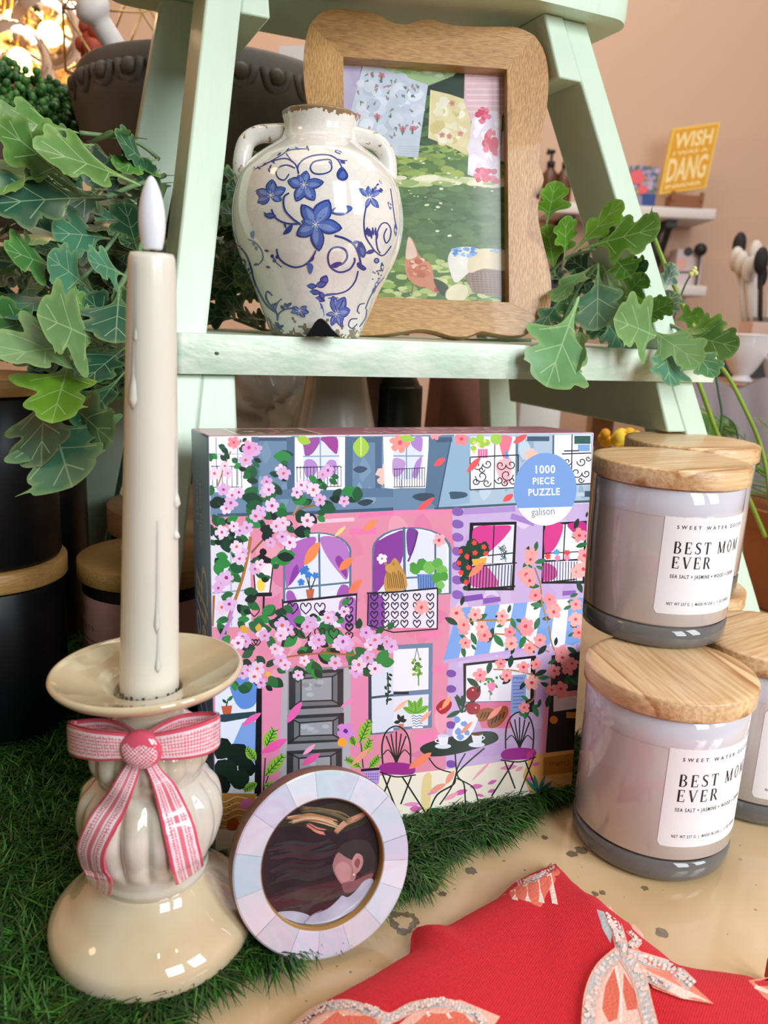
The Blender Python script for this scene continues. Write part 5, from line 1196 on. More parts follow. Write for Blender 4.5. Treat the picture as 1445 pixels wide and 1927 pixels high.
# ------------------------------------------------------------------ wavy wooden picture frame
FY, FL_ = .12, .21
FU = Vector((math.cos(FY), math.sin(FY), 0)); _f0 = Vector((-FU.y, FU.x, 0))
FUP = _f0 * math.sin(FL_) + Vector((0, 0, 1)) * math.cos(FL_); FN = FU.cross(FUP)
if FN.y < 0: FN = -FN
FO = Vector((0, .553, .2602))
pframe = thing('picture_frame', 'wavy-edged brown wooden picture frame leaning back on the mint step behind the vase', 'picture frame', tuple(FO))
def fpx(u, v, back=0):
    p = on_plane(u, v, FO + FN * back, FN) - FO; return (p.dot(FU), p.dot(FUP))
outer = [(583, 215), (577, 190), (572, 150), (571, 110), (575, 75), (584, 45), (600, 27), (625, 17), (660, 17), (700, 24), (725, 35), (745, 44), (765, 46), (785, 40), (805, 36), (830, 42), (858, 48), (895, 50), (940, 50), (975, 52), (1005, 66), (1022, 92), (1031, 130), (1031, 180), (1025, 225), (1018, 262), (1014, 300), (1020, 325), (1023, 340), (1016, 362), (1012, 400), (1018, 440), (1030, 490), (1037, 530), (1036, 575), (1027, 604), (1010, 625), (990, 637), (960, 640), (930, 636), (905, 632), (880, 641), (850, 641), (820, 632), (790, 628), (760, 632), (720, 638), (680, 640), (640, 640), (612, 632), (590, 610), (580, 575), (578, 530), (584, 480), (592, 430), (596, 390), (592, 355), (586, 335), (591, 315), (595, 290), (592, 250)]
inner_ = [(646, 107), (954, 130), (958, 569), (650, 556)]
OUT = [fpx(*p) for p in outer]; INN = [fpx(*p) for p in inner_]
m_fw_h = wood('mango_wood_cross', '#c99d63', '#74491f', scale=60, axis=0, ring=5, contrast=.35, rough=.38, coat=.15, fine=1100)
m_fw_v = wood('mango_wood_long', '#cb9b5e', '#7a4c20', scale=60, axis=2, ring=5, contrast=.35, rough=.38, coat=.15, fine=1100)
zmn = min(c for a, c in OUT)
OUT = [(a, c - zmn + .0002) if c < .01 else (a, c) for a, c in OUT]
def near(p): return min(range(len(outer)), key=lambda i: (outer[i][0] - p[0]) ** 2 + (outer[i][1] - p[1]) ** 2)
iTL, iTR, iBR, iBL = near((584, 45)), near((1005, 66)), near((1027, 604)), near((590, 610))
def seg(i, j):
    out = []; k = i
    while True:
        out.append(OUT[k]);
        if k == j: break
        k = (k + 1) % len(OUT)
    return out
def rail(name, o_, a, b, m, depth=.0135):
    P2 = [tuple(p) for p in spline([Vector(p) for p in o_], 3)] + [b, a]
    mb = MB(); n = len(P2)
    F3 = [FO + FU * p[0] + FUP * p[1] - FN * .0 for p in P2]; B3 = [p + FN * depth for p in F3]
    mb.V += [tuple(p) for p in F3 + B3]
    tr = geometry.tessellate_polygon([[Vector((*p, 0)) for p in P2]])
    for t in tr: mb.f(t); mb.f([n + k for k in reversed(t)])
    for k in range(n): mb.f([k, n + k, n + (k + 1) % n, (k + 1) % n])
    o = mb.build(name, m, pframe, smooth=True, bevel=.0011, bevel_seg=3, auto=40)
rail('top_rail', seg(iTL, iTR), INN[0], INN[1], m_fw_h)
rail('side_rail', seg(iTR, iBR), INN[1], INN[2], m_fw_v)
rail('bottom_rail', seg(iBR, iBL), INN[2], INN[3], m_fw_h)
rail('side_rail', seg(iBL, iTL), INN[3], INN[0], m_fw_v)
mb = MB(); a0, c0 = -.045, .018; mb.box(FO + FU * a0 + FUP * c0 + FN * .0102, FU * .130, FUP * .176, FN * .003, col=lin('#3b5a33'))
m_print = mat('garden_print', '#ffffff', .35, attr='Col', var=.12, var_scale=90, coat=.35, coat_rough=.08)
mb.build('backing', m_print, pframe, smooth=False)
A = Art(lambda u, v, h: on_plane(u, v, FO + FN * .0101, FN) - FN * h, step=6e-6, base=3e-5)
c_ = [fpx(*p) for p in inner_]
A.org(620, 90, 3.777); rg_ = random.Random(4); A.rnd = rg_; A.jit = .06
A.poly([(20, 40), (1290, 60), (1300, 1830), (20, 1810)], '#55763f')
A.poly([(20, 40), (1290, 60), (1290, 420), (640, 330), (200, 150), (20, 140)], '#20382a')
def dabs(n, x0, y0, x1, y1, cols, s0=10, s1=40, fl=.45):
    for _ in range(n):
        x, y, s = rg_.uniform(x0, x1), rg_.uniform(y0, y1), rg_.uniform(s0, s1)
        A.blob([(x + s * math.cos(a) * rg_.uniform(.7, 1.2), y + s * fl * math.sin(a) * rg_.uniform(.7, 1.2)) for a in [i * 1.05 for i in range(6)]], rg_.choice(cols), 2)
dabs(150, 620, 380, 1270, 780, ['#2f4a33', '#3b5a3a', '#4b6b3c', '#27402d'], 20, 70)
dabs(160, 460, 700, 1270, 920, ['#7f9a4a', '#5d8140', '#a3b55c', '#4c6f3a', '#8fab52'], 18, 60)
dabs(60, 460, 920, 1270, 985, ['#e6e3c4', '#d9d8b0', '#c5cf92', '#9ab26a'], 30, 90, .25)
dabs(220, 470, 1000, 1270, 1420, ['#4f7042', '#5b7b4a', '#45663c', '#62834e', '#567649'], 25, 80, .4)
dabs(150, 340, 1480, 1270, 1800, ['#93ad58', '#b4c27a', '#6f9146', '#c6cf95', '#83a050'], 25, 70, .4)
dabs(30, 520, 720, 1200, 1560, ['#e9ecc0', '#dfe3b4'], 6, 18, .5)
A.poly([(95, 60), (240, 85), (150, 500), (95, 480)], '#b9b2cf'); A.line([(245, 80), (180, 380), (140, 500)], 5, '#4a4d5e')
A.poly([(360, 85), (640, 95), (925, 150), (880, 200), (700, 270), (500, 190), (330, 140)], '#9dbb86'); dabs(60, 370, 95, 860, 200, ['#86ad6c', '#b3cc9c', '#a9c48f', '#c8d9b6'], 14, 40)
A.poly([(245, 95), (460, 180), (700, 265), (640, 680), (630, 780), (480, 770), (140, 490)], '#c9d2e0'); dabs(40, 220, 220, 620, 600, ['#d5dce8', '#c0cbdc', '#dde3ec'], 25, 60, .9)
for _ in range(46):
    x, y = rg_.uniform(200, 640), rg_.uniform(180, 640)
    if x < 250 and y < 230: continue
    if y < 130 + (x - 245) * .33: continue
    A.dot(x, y, rg_.uniform(7, 13), rg_.choice(['#6b7a6c', '#b0808a', '#7f8a7c', '#c2909a']), 6, jit=.4); A.petal(x, y, 26, 8, rg_.uniform(0, 6), '#6f8272')
for x, y in ((520, 580), (590, 575), (370, 200), (200, 490), (340, 490)): A.flower(x, y, 24, '#c77a86', '#8f4a58'); A.petal(x, y, 44, 16, 1.6, '#5f7a62')
for k in range(5): A.line([(480, 700 + 16 * k), (635, 705 + 16 * k)], 4, '#a8adb8')
A.poly([(720, 300), (850, 330), (1000, 380), (1005, 560), (980, 765), (850, 700), (700, 640)], '#dccf9c'); dabs(40, 740, 380, 960, 680, ['#e9e2c2', '#d5c588', '#efe9d2', '#e2d6a6'], 20, 50, .9)
for x, y in ((870, 395), (930, 610), (800, 620), (850, 630)): A.flower(x, y, 22, '#cf8f7a', '#9a6a4a')
A.line([(720, 300), (705, 640)], 8, '#e8dfb4')
A.poly([(960, 168), (1265, 175), (1265, 400), (1230, 480), (1000, 520), (955, 380)], '#dcb9bf'); 
for k in range(7): A.line([(965 + 2 * k, 215 + 40 * k), (1260, 215 + 40 * k)], 12, '#e8cdd2')
A.poly([(1010, 510), (1080, 450), (1180, 450), (1225, 480), (1215, 700), (1210, 960), (1100, 945), (980, 900), (990, 700)], '#e9dfe8')
dabs(30, 1000, 520, 1200, 900, ['#f2ecf2', '#dfd2e2', '#efe4ee'], 14, 46, 1.6)
dabs(26, 1050, 430, 1130, 530, ['#d6476c', '#c93a5e', '#e27a92'], 10, 26, .9); dabs(24, 1110, 600, 1180, 740, ['#d95a70', '#e2808e'], 12, 28, 1.4); dabs(26, 1040, 870, 1190, 950, ['#d8476a', '#e2738b', '#cb3d60'], 14, 30, .8)
A.poly([(1225, 600), (1265, 560), (1265, 820), (1215, 800)], '#d9c3c8')
A.blob([(560, 1345), (600, 1380), (640, 1480), (720, 1540), (740, 1620), (790, 1700), (765, 1745), (700, 1710), (620, 1690), (560, 1640), (535, 1560), (545, 1440)], '#c9876a')
A.blob([(565, 1345), (600, 1400), (620, 1480), (545, 1500), (548, 1400)], '#e3c3b2'); dabs(26, 570, 1500, 700, 1620, ['#d79a7e', '#b8694a', '#e8bda8', '#c47a58'], 12, 34, .7); A.dot(765, 1715, 22, '#b84a4a', 8, jit=.2); A.line([(590, 1680), (585, 1760)], 6, '#6b5138')
A.blob([(740, 1640), (840, 1690), (830, 1760), (780, 1740)], '#3c4a2e')
A.poly([(950, 1600), (1000, 1560), (1275, 1560), (1275, 1780), (1020, 1740)], '#8e7468')
for k in range(9): A.line([(990 + 5 * k, 1590 + 18 * k), (1275, 1596 + 18 * k)], 5, '#6f5850'); A.line([(1000 + 30 * k, 1590), (1015 + 30 * k, 1750)], 4, '#a9907f')
A.blob([(840, 1500), (880, 1430), (980, 1415), (1060, 1430), (1150, 1470), (1100, 1540), (1000, 1590), (900, 1670), (860, 1600)], '#e9e4da'); A.blob([(1020, 1440), (1180, 1430), (1275, 1460), (1275, 1580), (1100, 1570), (1000, 1600), (980, 1540)], '#e2d2ae')
dabs(30, 880, 1425, 1040, 1480, ['#6f9fd6', '#8fb6e2', '#4f82c4'], 8, 22, .7); dabs(14, 1140, 1430, 1260, 1460, ['#8fb6e2'], 8, 18)
A.blob([(830, 1730), (900, 1680), (980, 1700), (960, 1790), (840, 1790)], '#e3ddb9')
# trim to the opening: everything outside hides behind the rails
A.build('garden_picture', m_print, pframe, label='print of washing on a line, brown hen and basket')
# easel back
mb = MB(); mb.box(FO + FU * .01 + FUP * .02 + FN * .0135, FU * .03, FUP * .12, FN * .002); mb.build('easel_back', m_flat_black, pframe, smooth=False)
# ------------------------------------------------------------------ candlestick
HC = Vector((-.0925, .2986, .0065)); HZ = HC.z
glaze = mat('cream_glaze', '#d6c7aa', .07, coat=1, coat_rough=.02, col2='#cdb995', var_scale=28, attr=None)
glaze_w = mat('pearl_glaze', '#d5d2c6', .07, coat=1, coat_rough=.02, col2='#c4bda4', var_scale=60)
stick = thing('candlestick', 'cream glazed ceramic candlestick with pink gingham bow standing on the grass mat', 'candlestick', tuple(HC))
def sm(p, n=5): return poly_profile(p)
def zz(p): return [(r, z - HZ) for r, z in p]
mb = MB()
mb.lathe(zz([(.0001, .0085), (.034, .0080), (.0365, .0068)]) + sm(zz([(.0395, .0068), (.0423, .0095), (.0432, .0140), (.0424, .0185), (.0390, .0225), (.0340, .0262), (.0290, .0310), (.0252, .0345), (.0232, .0372)])) + zz([(.0215, .0380)]), tuple(HC), 96, cap=False)
mb.build('foot', glaze, stick)
def ribs(r, z, a):
    zw = z + HZ
    if zw < .0835:
        t = max(0, min(1, (zw - .0465) / .005)) * max(0, min(1, (.0835 - zw) / .006)); n_ = 16; amp = .12
    else:
        t = max(0, min(1, (zw - .0845) / .003)) * max(0, min(1, (.110 - zw) / .006)); n_ = 14; amp = .11
    return r * (1 + amp * t * (abs(math.cos(n_ * (a + .35) / 2)) ** .6 - .6))
mb = MB()
body = sm(zz([(.0222, .0375), (.0236, .0405), (.0228, .0435), (.0234, .0470), (.0258, .0530), (.0280, .0610), (.0286, .0675), (.0272, .0750), (.0232, .0810), (.0208, .0838), (.0214, .0870), (.0232, .0925), (.0226, .0990), (.0190, .1050), (.0145, .1095), (.0128, .1135)]))
mb.lathe(body, tuple(HC), 168, mod=ribs, cap=False)
mb.build('ribbed_body', glaze_w, stick, label='pearly white fluted body')
mb = MB()
mb.lathe(sm(zz([(.0128, .1130), (.0138, .1165), (.0175, .1195), (.0260, .1230), (.0345, .1262), (.0372, .1282), (.0380, .1300), (.0368, .1312), (.0340, .1300), (.0270, .1272), (.0200, .1250), (.0155, .1235), (.0132, .1215), (.0128, .1180)])), tuple(HC), 96, cap=False, tilt=(.035, -.01))
mb.lathe(zz([(.0128, .1185), (.0001, .1185)]), tuple(HC), 40, cap=False)
mb.build('drip_saucer', glaze, stick)
# bow: colours woven in, row by row
pinkc, whitec = np.array(lin('#d9566c')), np.array(lin('#efdfe6'))
def ribbon_col(u, v, mode=0):
    """u along in m, v -1..1 across"""
    a = abs(v)
    if a > .80: return tuple(pinkc)
    if mode == 1 and .16 < a < .30: return tuple(whitec)
    if mode == 1 and a < .16: return tuple(pinkc * .85 + whitec * .15)
    if a > .68: return tuple(whitec)
    p, q = u * 1000 / 1.15 + v * 4.6, u * 1000 / 1.15 - v * 4.6
    on = (math.floor(p) + math.floor(q)) % 2
    return tuple(pinkc * .85 + whitec * .15) if on else tuple(whitec)
m_bow = mat('bow_glaze', '#ffffff', .10, coat=1, coat_rough=.03, attr='Col')
def strip(mb, centre, across, thick, nv=40, mode=0):
    """centre: list of points, across: list of half-width vectors, thick: offset normals"""
    n = len(centre); L = 0
    for face in (0, 1):
        rows = []
        for i in range(n):
            rows.append([centre[i] + across[i] * (2 * k / nv - 1) + thick[i] * (.5 if face == 0 else -.5) * (1 - .5 * abs(2 * k / nv - 1) ** 6) for k in range(nv + 1)])
        b = len(mb.V)
        for r_ in rows: mb.V += [tuple(p) for p in r_]
        L = 0
        for i in range(n - 1):
            L2 = L + (centre[i + 1] - centre[i]).length
            for k in range(nv):
                q = (b + i * (nv + 1) + k, b + i * (nv + 1) + k + 1, b + (i + 1) * (nv + 1) + k + 1, b + (i + 1) * (nv + 1) + k)
                if face: q = q[::-1]
                mb.f(q, ribbon_col((L + L2) / 2, (2 * (k + .5) / nv - 1), mode))
            L = L2
        if face == 0: b0 = b
    for i in range(n - 1):
        for k in (0, nv):
            mb.f((b0 + i * (nv + 1) + k, b0 + (i + 1) * (nv + 1) + k, b + (i + 1) * (nv + 1) + k, b + i * (nv + 1) + k), tuple(pinkc))
    for i in (0, n - 1):
        for k in range(nv): mb.f((b0 + i * (nv + 1) + k, b0 + i * (nv + 1) + k + 1, b + i * (nv + 1) + k + 1, b + i * (nv + 1) + k), tuple(whitec))
KN = on_y(268, 1407, HC.y - .0275)
yk = KN.y
def loop(pxs, halfpx, mode=0, t=.0020):
    """pxs: (u, v_centre, y-depth, half height)"""
    C = [on_y(u, v, y) for u, v, y, h in pxs]; H = [h * .00022 for *_, h in pxs]
    C = spline(C, 22); hs = np.interp(np.linspace(0, 1, len(C)), np.linspace(0, 1, len(H)), H)
    n = len(C); AC, TH = [], []
    for i in range(n):
        tg = (C[min(i + 1, n - 1)] - C[max(i - 1, 0)]).normalized(); up = Vector((0, 0, 1)); up = (up - tg * up.dot(tg)).normalized()
        AC.append(up * hs[i]); TH.append(tg.cross(up) * t)
    mb = MB(); strip(mb, C, AC, TH, mode=mode); return mb
yb = HC.y
loop([(262, 1408, yk, 24), (225, 1404, yk - .001, 26), (180, 1402, yk + .001, 29), (145, 1395, yk + .006, 30), (131, 1388, yk + .013, 28), (140, 1382, yk + .019, 26), (170, 1378, yk + .021, 26), (205, 1378, yk + .019, 26), (232, 1385, yk + .014, 24), (258, 1400, yk + .003, 22)], 26).build('bow_loop', m_bow, stick, label='pink gingham glazed bow loop')
loop([(274, 1406, yk, 24), (308, 1404, yk - .001, 26), (350, 1398, yk + .001, 30), (388, 1388, yk + .006, 33), (409, 1376, yk + .013, 31), (404, 1368, yk + .019, 28), (378, 1366, yk + .021, 27), (340, 1370, yk + .019, 26), (308, 1382, yk + .013, 24), (280, 1398, yk + .003, 22)], 26).build('bow_loop', m_bow, stick, label='pink gingham glazed bow loop')
_bz = [z + HZ for r, z in body]; _br = [r for r, z in body]
def on_stick(u, v, h):
    q = px_dir(u, v); t = (HC.y - .040) / q.y; dt = .0004
    for _ in range(160):
        p = EYE + q * t
        if math.hypot(p.x - HC.x, p.y - HC.y) <= float(np.interp(p.z, _bz, _br)) + h: return p
        t += dt
    return on_y(u, v, HC.y - .006)
def tail(rows, h=.0026, mode=1):
    C, AC, TH = [], [], []
    Lp = spline([on_stick(a, v, h + k_) for a, b_, v, v2, k_ in rows], 20); Rp = spline([on_stick(b_, v2, h + k_) for a, b_, v, v2, k_ in rows], 20)
    for l, r in zip(Lp, Rp):
        c = (l + r) / 2; C.append(c); AC.append((r - l) / 2)
    n = len(C)
    for i in range(n):
        tg = (C[min(i + 1, n - 1)] - C[max(i - 1, 0)]).normalized(); nn = AC[i].normalized().cross(tg)
        if nn.y > 0: nn = -nn
        TH.append(nn * .0020)
    for i in range(n): C[i] = C[i] - Vector((0, .0008, 0))
    mb = MB(); strip(mb, C, AC, TH, mode=mode); return mb
tail([(246, 268, 1425, 1434, .003), (231, 262, 1446, 1456, .001), (212, 251, 1476, 1490, .001), (186, 236, 1512, 1530, .001), (162, 216, 1550, 1566, .001), (147, 199, 1590, 1604, .001), (154, 200, 1624, 1634, .0015), (163, 212, 1643, 1656, .0025), (164, 210, 1656, 1682, .002)]).build('bow_tail', m_bow, stick, label='pink striped bow tail')
tail([(270, 294, 1432, 1426, .003), (281, 306, 1456, 1446, .001), (290, 330, 1486, 1472, .001), (299, 350, 1526, 1510, .001), (309, 366, 1570, 1548, .001), (317, 374, 1606, 1582, .001), (323, 380, 1636, 1606, .0018), (331, 383, 1662, 1624, .0015)]).build('bow_tail', m_bow, stick, label='pink striped bow tail')
mb = MB(); rows = []
for i in range(61):
    th = PI * i / 60; row = []
    for k in range(120):
        a = 2 * PI * k / 120; row.append(KN + Vector((.0082 * abs(math.sin(th)) ** .8 * math.cos(a), -.0010 - .0042 * math.cos(th), .0078 * abs(math.sin(th)) ** .8 * math.sin(a))))
    rows.append(row)
mb.grid(rows, close_u=True)
for i, f_ in enumerate(mb.F):
    c = [sum(mb.V[k][j] for k in f_) / 4 for j in range(3)]; dx, dz = (c[0] - KN.x) * 1000, (c[2] - KN.z) * 1000
    on = (math.floor(dx / .8 + 50) + math.floor(dz / .8 + 50)) % 2
    mb.C[i] = tuple(pinkc) if (dz > 3.2 + .6 * math.sin(dx) or on or math.hypot(dx, dz) > 6.6) else tuple(whitec)
mb.build('bow_knot', m_bow, stick, label='pink gingham round bow knot')

# ------------------------------------------------------------------ taper candle
m_wax2 = mat('ivory_wax', '#e0ddce', .28, sss=.35, coat=.25, coat_rough=.2, var=.04, var_scale=30)
m_led = mat('led_flame', '#e9ecf4', .22, sss=.3, coat=.3)
TC = Vector((-.0920, .2986, .1188))
taper = thing('taper_candle', 'tall ivory battery taper candle with wax drips standing in the candlestick', 'candle', tuple(TC))
TX = .0048                                                # slight lean of the candle to the right
def tmod(r, z, a):
    q = r
    zt_ = z / .1717
    if zt_ > .55:
        q *= 1 + .035 * (zt_ - .55) / .45 * math.cos(a * 2 + 3.6) + .04 * (zt_ - .55) * math.exp(-((a - 4.2) / .25) ** 2)
    return q
mb = MB()
tp = [(.0001, .0003), (.0112, .0003), (.0116, .0020)] + [(lerp(.01165, .0088, t), lerp(.004, .160, t)) for t in [k / 30 for k in range(31)]] + [(.0086, .166), (.0083, .1700), (.0076, .1717), (.0066, .1702), (.0045, .1690), (.0001, .1685)]
mb.lathe(tp, tuple(TC), 72, mod=tmod, tilt=(0, 0))
def drip(az, z0, z1, r, sink=.35):
    """a run of wax with a bead at its foot"""
    pts, rr = [], []
    for k in range(13):
        t = k / 12; z = lerp(z0, z1, t); rad = lerp(.01165, .0088, (z - .004) / .156) - r * sink
        pts.append(TC + Vector((rad * math.cos(az), rad * math.sin(az), z))); rr.append(r * (.35 + .4 * t + .6 * math.exp(-((t - .9) / .09) ** 2)) if k < 12 else r * .3)
    mb.tube(pts, rr, 10)
for az, z0, z1, r in ((R(245), .168, .116, .0016), (R(185), .10, .082, .0014), (R(-6), .105, .078, .0017), (R(-8), .082, .066, .0016), (R(-60), .075, .030, .0010), (R(-58), .040, .014, .0010), (R(178), .075, .060, .0010), (R(-110), .165, .14, .0008)): drip(az, z0, z1, r)
mb.V = [(x + TX * (z - TC.z) / .17, y, z) for x, y, z in mb.V]
mb.build('wax_body', m_wax2, taper)
mb = MB()
for k in range(30):
    a = 2 * PI * k / 30
    p = TC + Vector((.01172 * math.cos(a), .01172 * math.sin(a), .0022)); s_ = Vector((-math.sin(a), math.cos(a), 0)) * .0005
    mb.box(p - s_, s_ * 2, Vector((math.cos(a), math.sin(a), 0)) * .0002, (0, 0, .0012 + .0008 * (k % 2)))
mb.build('foil_edge', mat('dark_foil', '#6d6a66', .4, metal=.6), taper, smooth=False, label='dark notched foil at the foot of the candle')
tw = TC + Vector((TX, 0, .166))
mb = MB(); mb.tube([tw, tw + Vector((.0003, 0, .0085))], .0011, 10); mb.build('wick', mat('black_wick', '#141416', .4), taper)
mb = MB(); FB = tw + Vector((.0003, 0, .0068))
fp = [(.0001, 0), (.0026, .0002), (.0034, .0012), (.0042, .0060), (.00445, .0100), (.0042, .0150), (.0033, .0200), (.0020, .0242), (.0009, .0262), (.0001, .0268)]
mb.lathe(poly_profile([(a_, b_ * .93) for a_, b_ in fp]), tuple(FB), 32, mod=lambda r, z, a: r * (1 + .06 * math.cos(a * 2)))
mb.build('flame_bulb', m_led, taper, label='white teardrop plastic flame, unlit')

# ------------------------------------------------------------------ round mother-of-pearl frame
RC, RR_, RYAW, RLEAN = Vector((-.019, .3013, .0412)), .0395, .3745, .3171
RU = Vector((math.cos(RYAW), math.sin(RYAW), 0)); _r0 = Vector((-RU.y, RU.x, 0))
RUP = _r0 * math.sin(RLEAN) + Vector((0, 0, 1)) * math.cos(RLEAN); RN = RU.cross(RUP)
if RN.y < 0: RN = -RN
def RP(r, a, d): return RC + (RU * math.cos(a) + RUP * math.sin(a)) * r + RN * d
rframe = thing('round_photo_frame', 'small round mother-of-pearl photo frame leaning between candlestick and red cloth', 'photo frame', (RC.x, RC.y, .001))
mb = MB(); S = 96
prof = [(.0274, .0012), (.0274, .0100), (.0388, .0100), (.0397, .0092), (.0398, .0010), (.0394, .0003)]
mb.grid([[RP(r, 2 * PI * k / S, d) for k in range(S)] for r, d in prof], close_u=True)
mb.build('wooden_rim', wood('walnut_rim', '#8a5a3c', '#5d3822', scale=80, axis=0, ring=3), rframe)
mb = MB(); mb.grid([[RP(r, 2 * PI * k / S, d) for k in range(S)] for r, d in ((.0276, -.0001), (.0272, .0004), (.0270, .0042))], close_u=True)
mb.build('gilt_lining', mat('gilt_wood', '#b98e4c', .35, metal=.25), rframe)
bounds = [8, 37, 62, 92, 112, 138, 163, 190, 217, 243, 262, 284, 308, 333, 352]
mcol = ['#dfe2ee', '#e9e6f0', '#d5e2ea', '#ecebf2', '#dad6e6', '#e6dfe6', '#cfd9e6', '#e8e0e4', '#d9cfd6', '#e0dcea', '#d8d2e0', '#e4dbe0', '#dfe6ee', '#eeecf4', '#dcd7e8']
mb = MB()
for i, b0_ in enumerate(bounds):
    b1_ = bounds[(i + 1) % len(bounds)] + (360 if i == len(bounds) - 1 else 0)
    n = max(3, int((b1_ - b0_) / 3)); tl = (i * 37 % 11 - 5) * .00004
    rows = []
    for r in (.0275, .0280, .0335, .0388, .0395):
        rows.append([RP(r, R(lerp(b0_ + .08, b1_ - .08, k / n)), (-.0004 if .0276 < r < .0394 else .0002) + tl * (k / n - .5)) for k in range(n + 1)])
    mb.grid(rows, col=lin(mcol[i]))
m_nacre = mat('mother_of_pearl', '#ffffff', .22, attr='Col', coat=1, coat_rough=.04, spec=.8, bump=.12, bump_scale=120)
def nacre(m):
    nt = m.node_tree; N = nt.nodes; L = nt.links; b = N['Principled BSDF']
    src = b.inputs['Base Color'].links[0].from_socket
    tc = N.new('ShaderNodeTexCoord'); nz = N.new('ShaderNodeTexNoise'); nz.inputs['Scale'].default_value = 30; nz.inputs['Detail'].default_value = 2; nz.inputs['Distortion'].default_value = 1.0
    L.new(tc.outputs['Object'], nz.inputs['Vector'])
    rp = N.new('ShaderNodeValToRGB'); L.new(nz.outputs['Fac'], rp.inputs[0]); e = rp.color_ramp.elements
    e[0].position = .28; e[0].color = rgba('#d9c2b8'); e[1].position = .75; e[1].color = rgba('#f4f4fa')
    for p_, c_ in ((.38, '#e6e2f2'), (.47, '#bfe3ec'), (.52, '#e9e8f4'), (.6, '#dcc6ea'), (.66, '#eef0f6')):
        q = e.new(p_); q.color = rgba(c_)
    mx = N.new('ShaderNodeMix'); mx.data_type = 'RGBA'; mx.blend_type = 'MULTIPLY'; mx.inputs['Factor'].default_value = .4
    L.new(src, mx.inputs[6]); L.new(rp.outputs[0], mx.inputs[7]); L.new(mx.outputs[2], b.inputs['Base Color'])
    b.inputs['Metallic'].default_value = .15
nacre(m_nacre)
mb.build('pearl_inlay', m_nacre, rframe, smooth=False, label='ring of white iridescent shell pieces')
A = Art(lambda u, v, h: on_plane(u, v, RC + RN * .0040, RN) - RN * h, step=5e-6, base=2e-5)
m_photo = mat('glossy_photo', '#ffffff', .08, attr='Col', coat=1, coat_rough=.02, var=.3, var_scale=70)
A.org(0, 0, 1); A.rnd = random.Random(2)
circ_ = [RP(.0272, 2 * PI * k / 64, .0041) for k in range(64)]
mb = A.mb; b = len(mb.V); mb.V += [tuple(p) for p in circ_]; mb.f([b + k for k in range(64)], lin('#33262b'))
A.org(400, 1400, 3.6125)
A.clip = None
A.blob([(430, 560), (560, 480), (700, 430), (850, 400), (1000, 430), (1070, 500), (1000, 560), (860, 600), (700, 580), (560, 560)], '#3a342c')
def streak(n, pts, wob, cols, w0, w1):
    for _ in range(n):
        dx, dy = A.rnd.uniform(-wob, wob), A.rnd.uniform(-wob, wob); A.line([(x + dx, y + dy + A.rnd.uniform(-8, 8)) for x, y in pts], A.rnd.uniform(w0, w1), A.rnd.choice(cols), True, True)
streak(14, [(520, 520), (620, 500), (720, 505), (830, 545)], 26, ['#c79b76', '#a97b5c', '#d9b48e', '#8a6650'], 8, 22)
streak(10, [(840, 600), (900, 545), (970, 510), (1040, 480)], 14, ['#c79478', '#a87860', '#d2a58c'], 8, 20)
streak(12, [(600, 440), (720, 445), (860, 480), (930, 520)], 18, ['#6f6048', '#8a7656', '#57503e'], 5, 12)
streak(8, [(640, 545), (700, 580), (760, 600)], 16, ['#d98a78', '#b86e60'], 5, 12)
streak(16, [(430, 740), (560, 720), (700, 730), (820, 700)], 60, ['#43323a', '#3b3a3c', '#4a2f38', '#2b2428'], 12, 34)
streak(16, [(440, 900), (560, 860), (700, 870), (820, 840)], 60, ['#40343a', '#373a38', '#3f2a31'], 10, 30)
streak(14, [(450, 1040), (560, 1010), (700, 1030), (800, 1000)], 50, ['#353a35', '#3a2f35', '#443038'], 12, 30)
A.blob([(830, 760), (870, 690), (960, 650), (1050, 660), (1100, 740), (1120, 850), (1090, 900), (960, 860), (870, 800)], '#3f3538')
A.blob([(815, 830), (850, 740), (905, 770), (960, 800), (980, 860), (960, 930), (900, 965), (850, 920)], '#a8757a'); A.blob([(830, 850), (880, 800), (940, 840), (930, 920), (870, 930)], '#bd8a8a')
A.blob([(945, 800), (975, 745), (1015, 760), (1022, 810), (1000, 860), (965, 885), (955, 850)], '#c08a88'); A.blob([(962, 810), (985, 775), (1003, 800), (985, 845)], '#8a5558'); A.dot(960, 888, 8, '#e9d9c2', 7)
A.blob([(880, 950), (960, 930), (1020, 900), (1090, 880), (1060, 940), (960, 1000), (900, 1010)], '#7d5458')
A.blob([(850, 1060), (880, 1030), (920, 1040), (980, 990), (1030, 930), (1085, 915), (1090, 960), (1040, 1060), (940, 1140), (820, 1200), (700, 1222), (620, 1215), (660, 1170), (780, 1120)], '#b7b8cc')
A.blob([(440, 1150), (520, 1135), (600, 1145), (660, 1170), (640, 1215), (560, 1210)], '#b0b3c8'); A.line([(620, 1215), (680, 1160), (740, 1130)], 6, '#7d7f94', True); A.line([(1085, 930), (1000, 1060), (880, 1150)], 8, '#d0d2e0', True, True)
A.build('portrait_photo', m_photo, rframe, label='dark photo of a person in profile with a white collar')
mb = MB(); hp = RP(.012, PI / 2, .0105); mb.box(hp - RU * .008, RU * .016, RN * .0015, (Vector((RC.x, RC.y + .045, .001)) - hp)); mb.build('strut', m_flat_black, rframe, smooth=False)
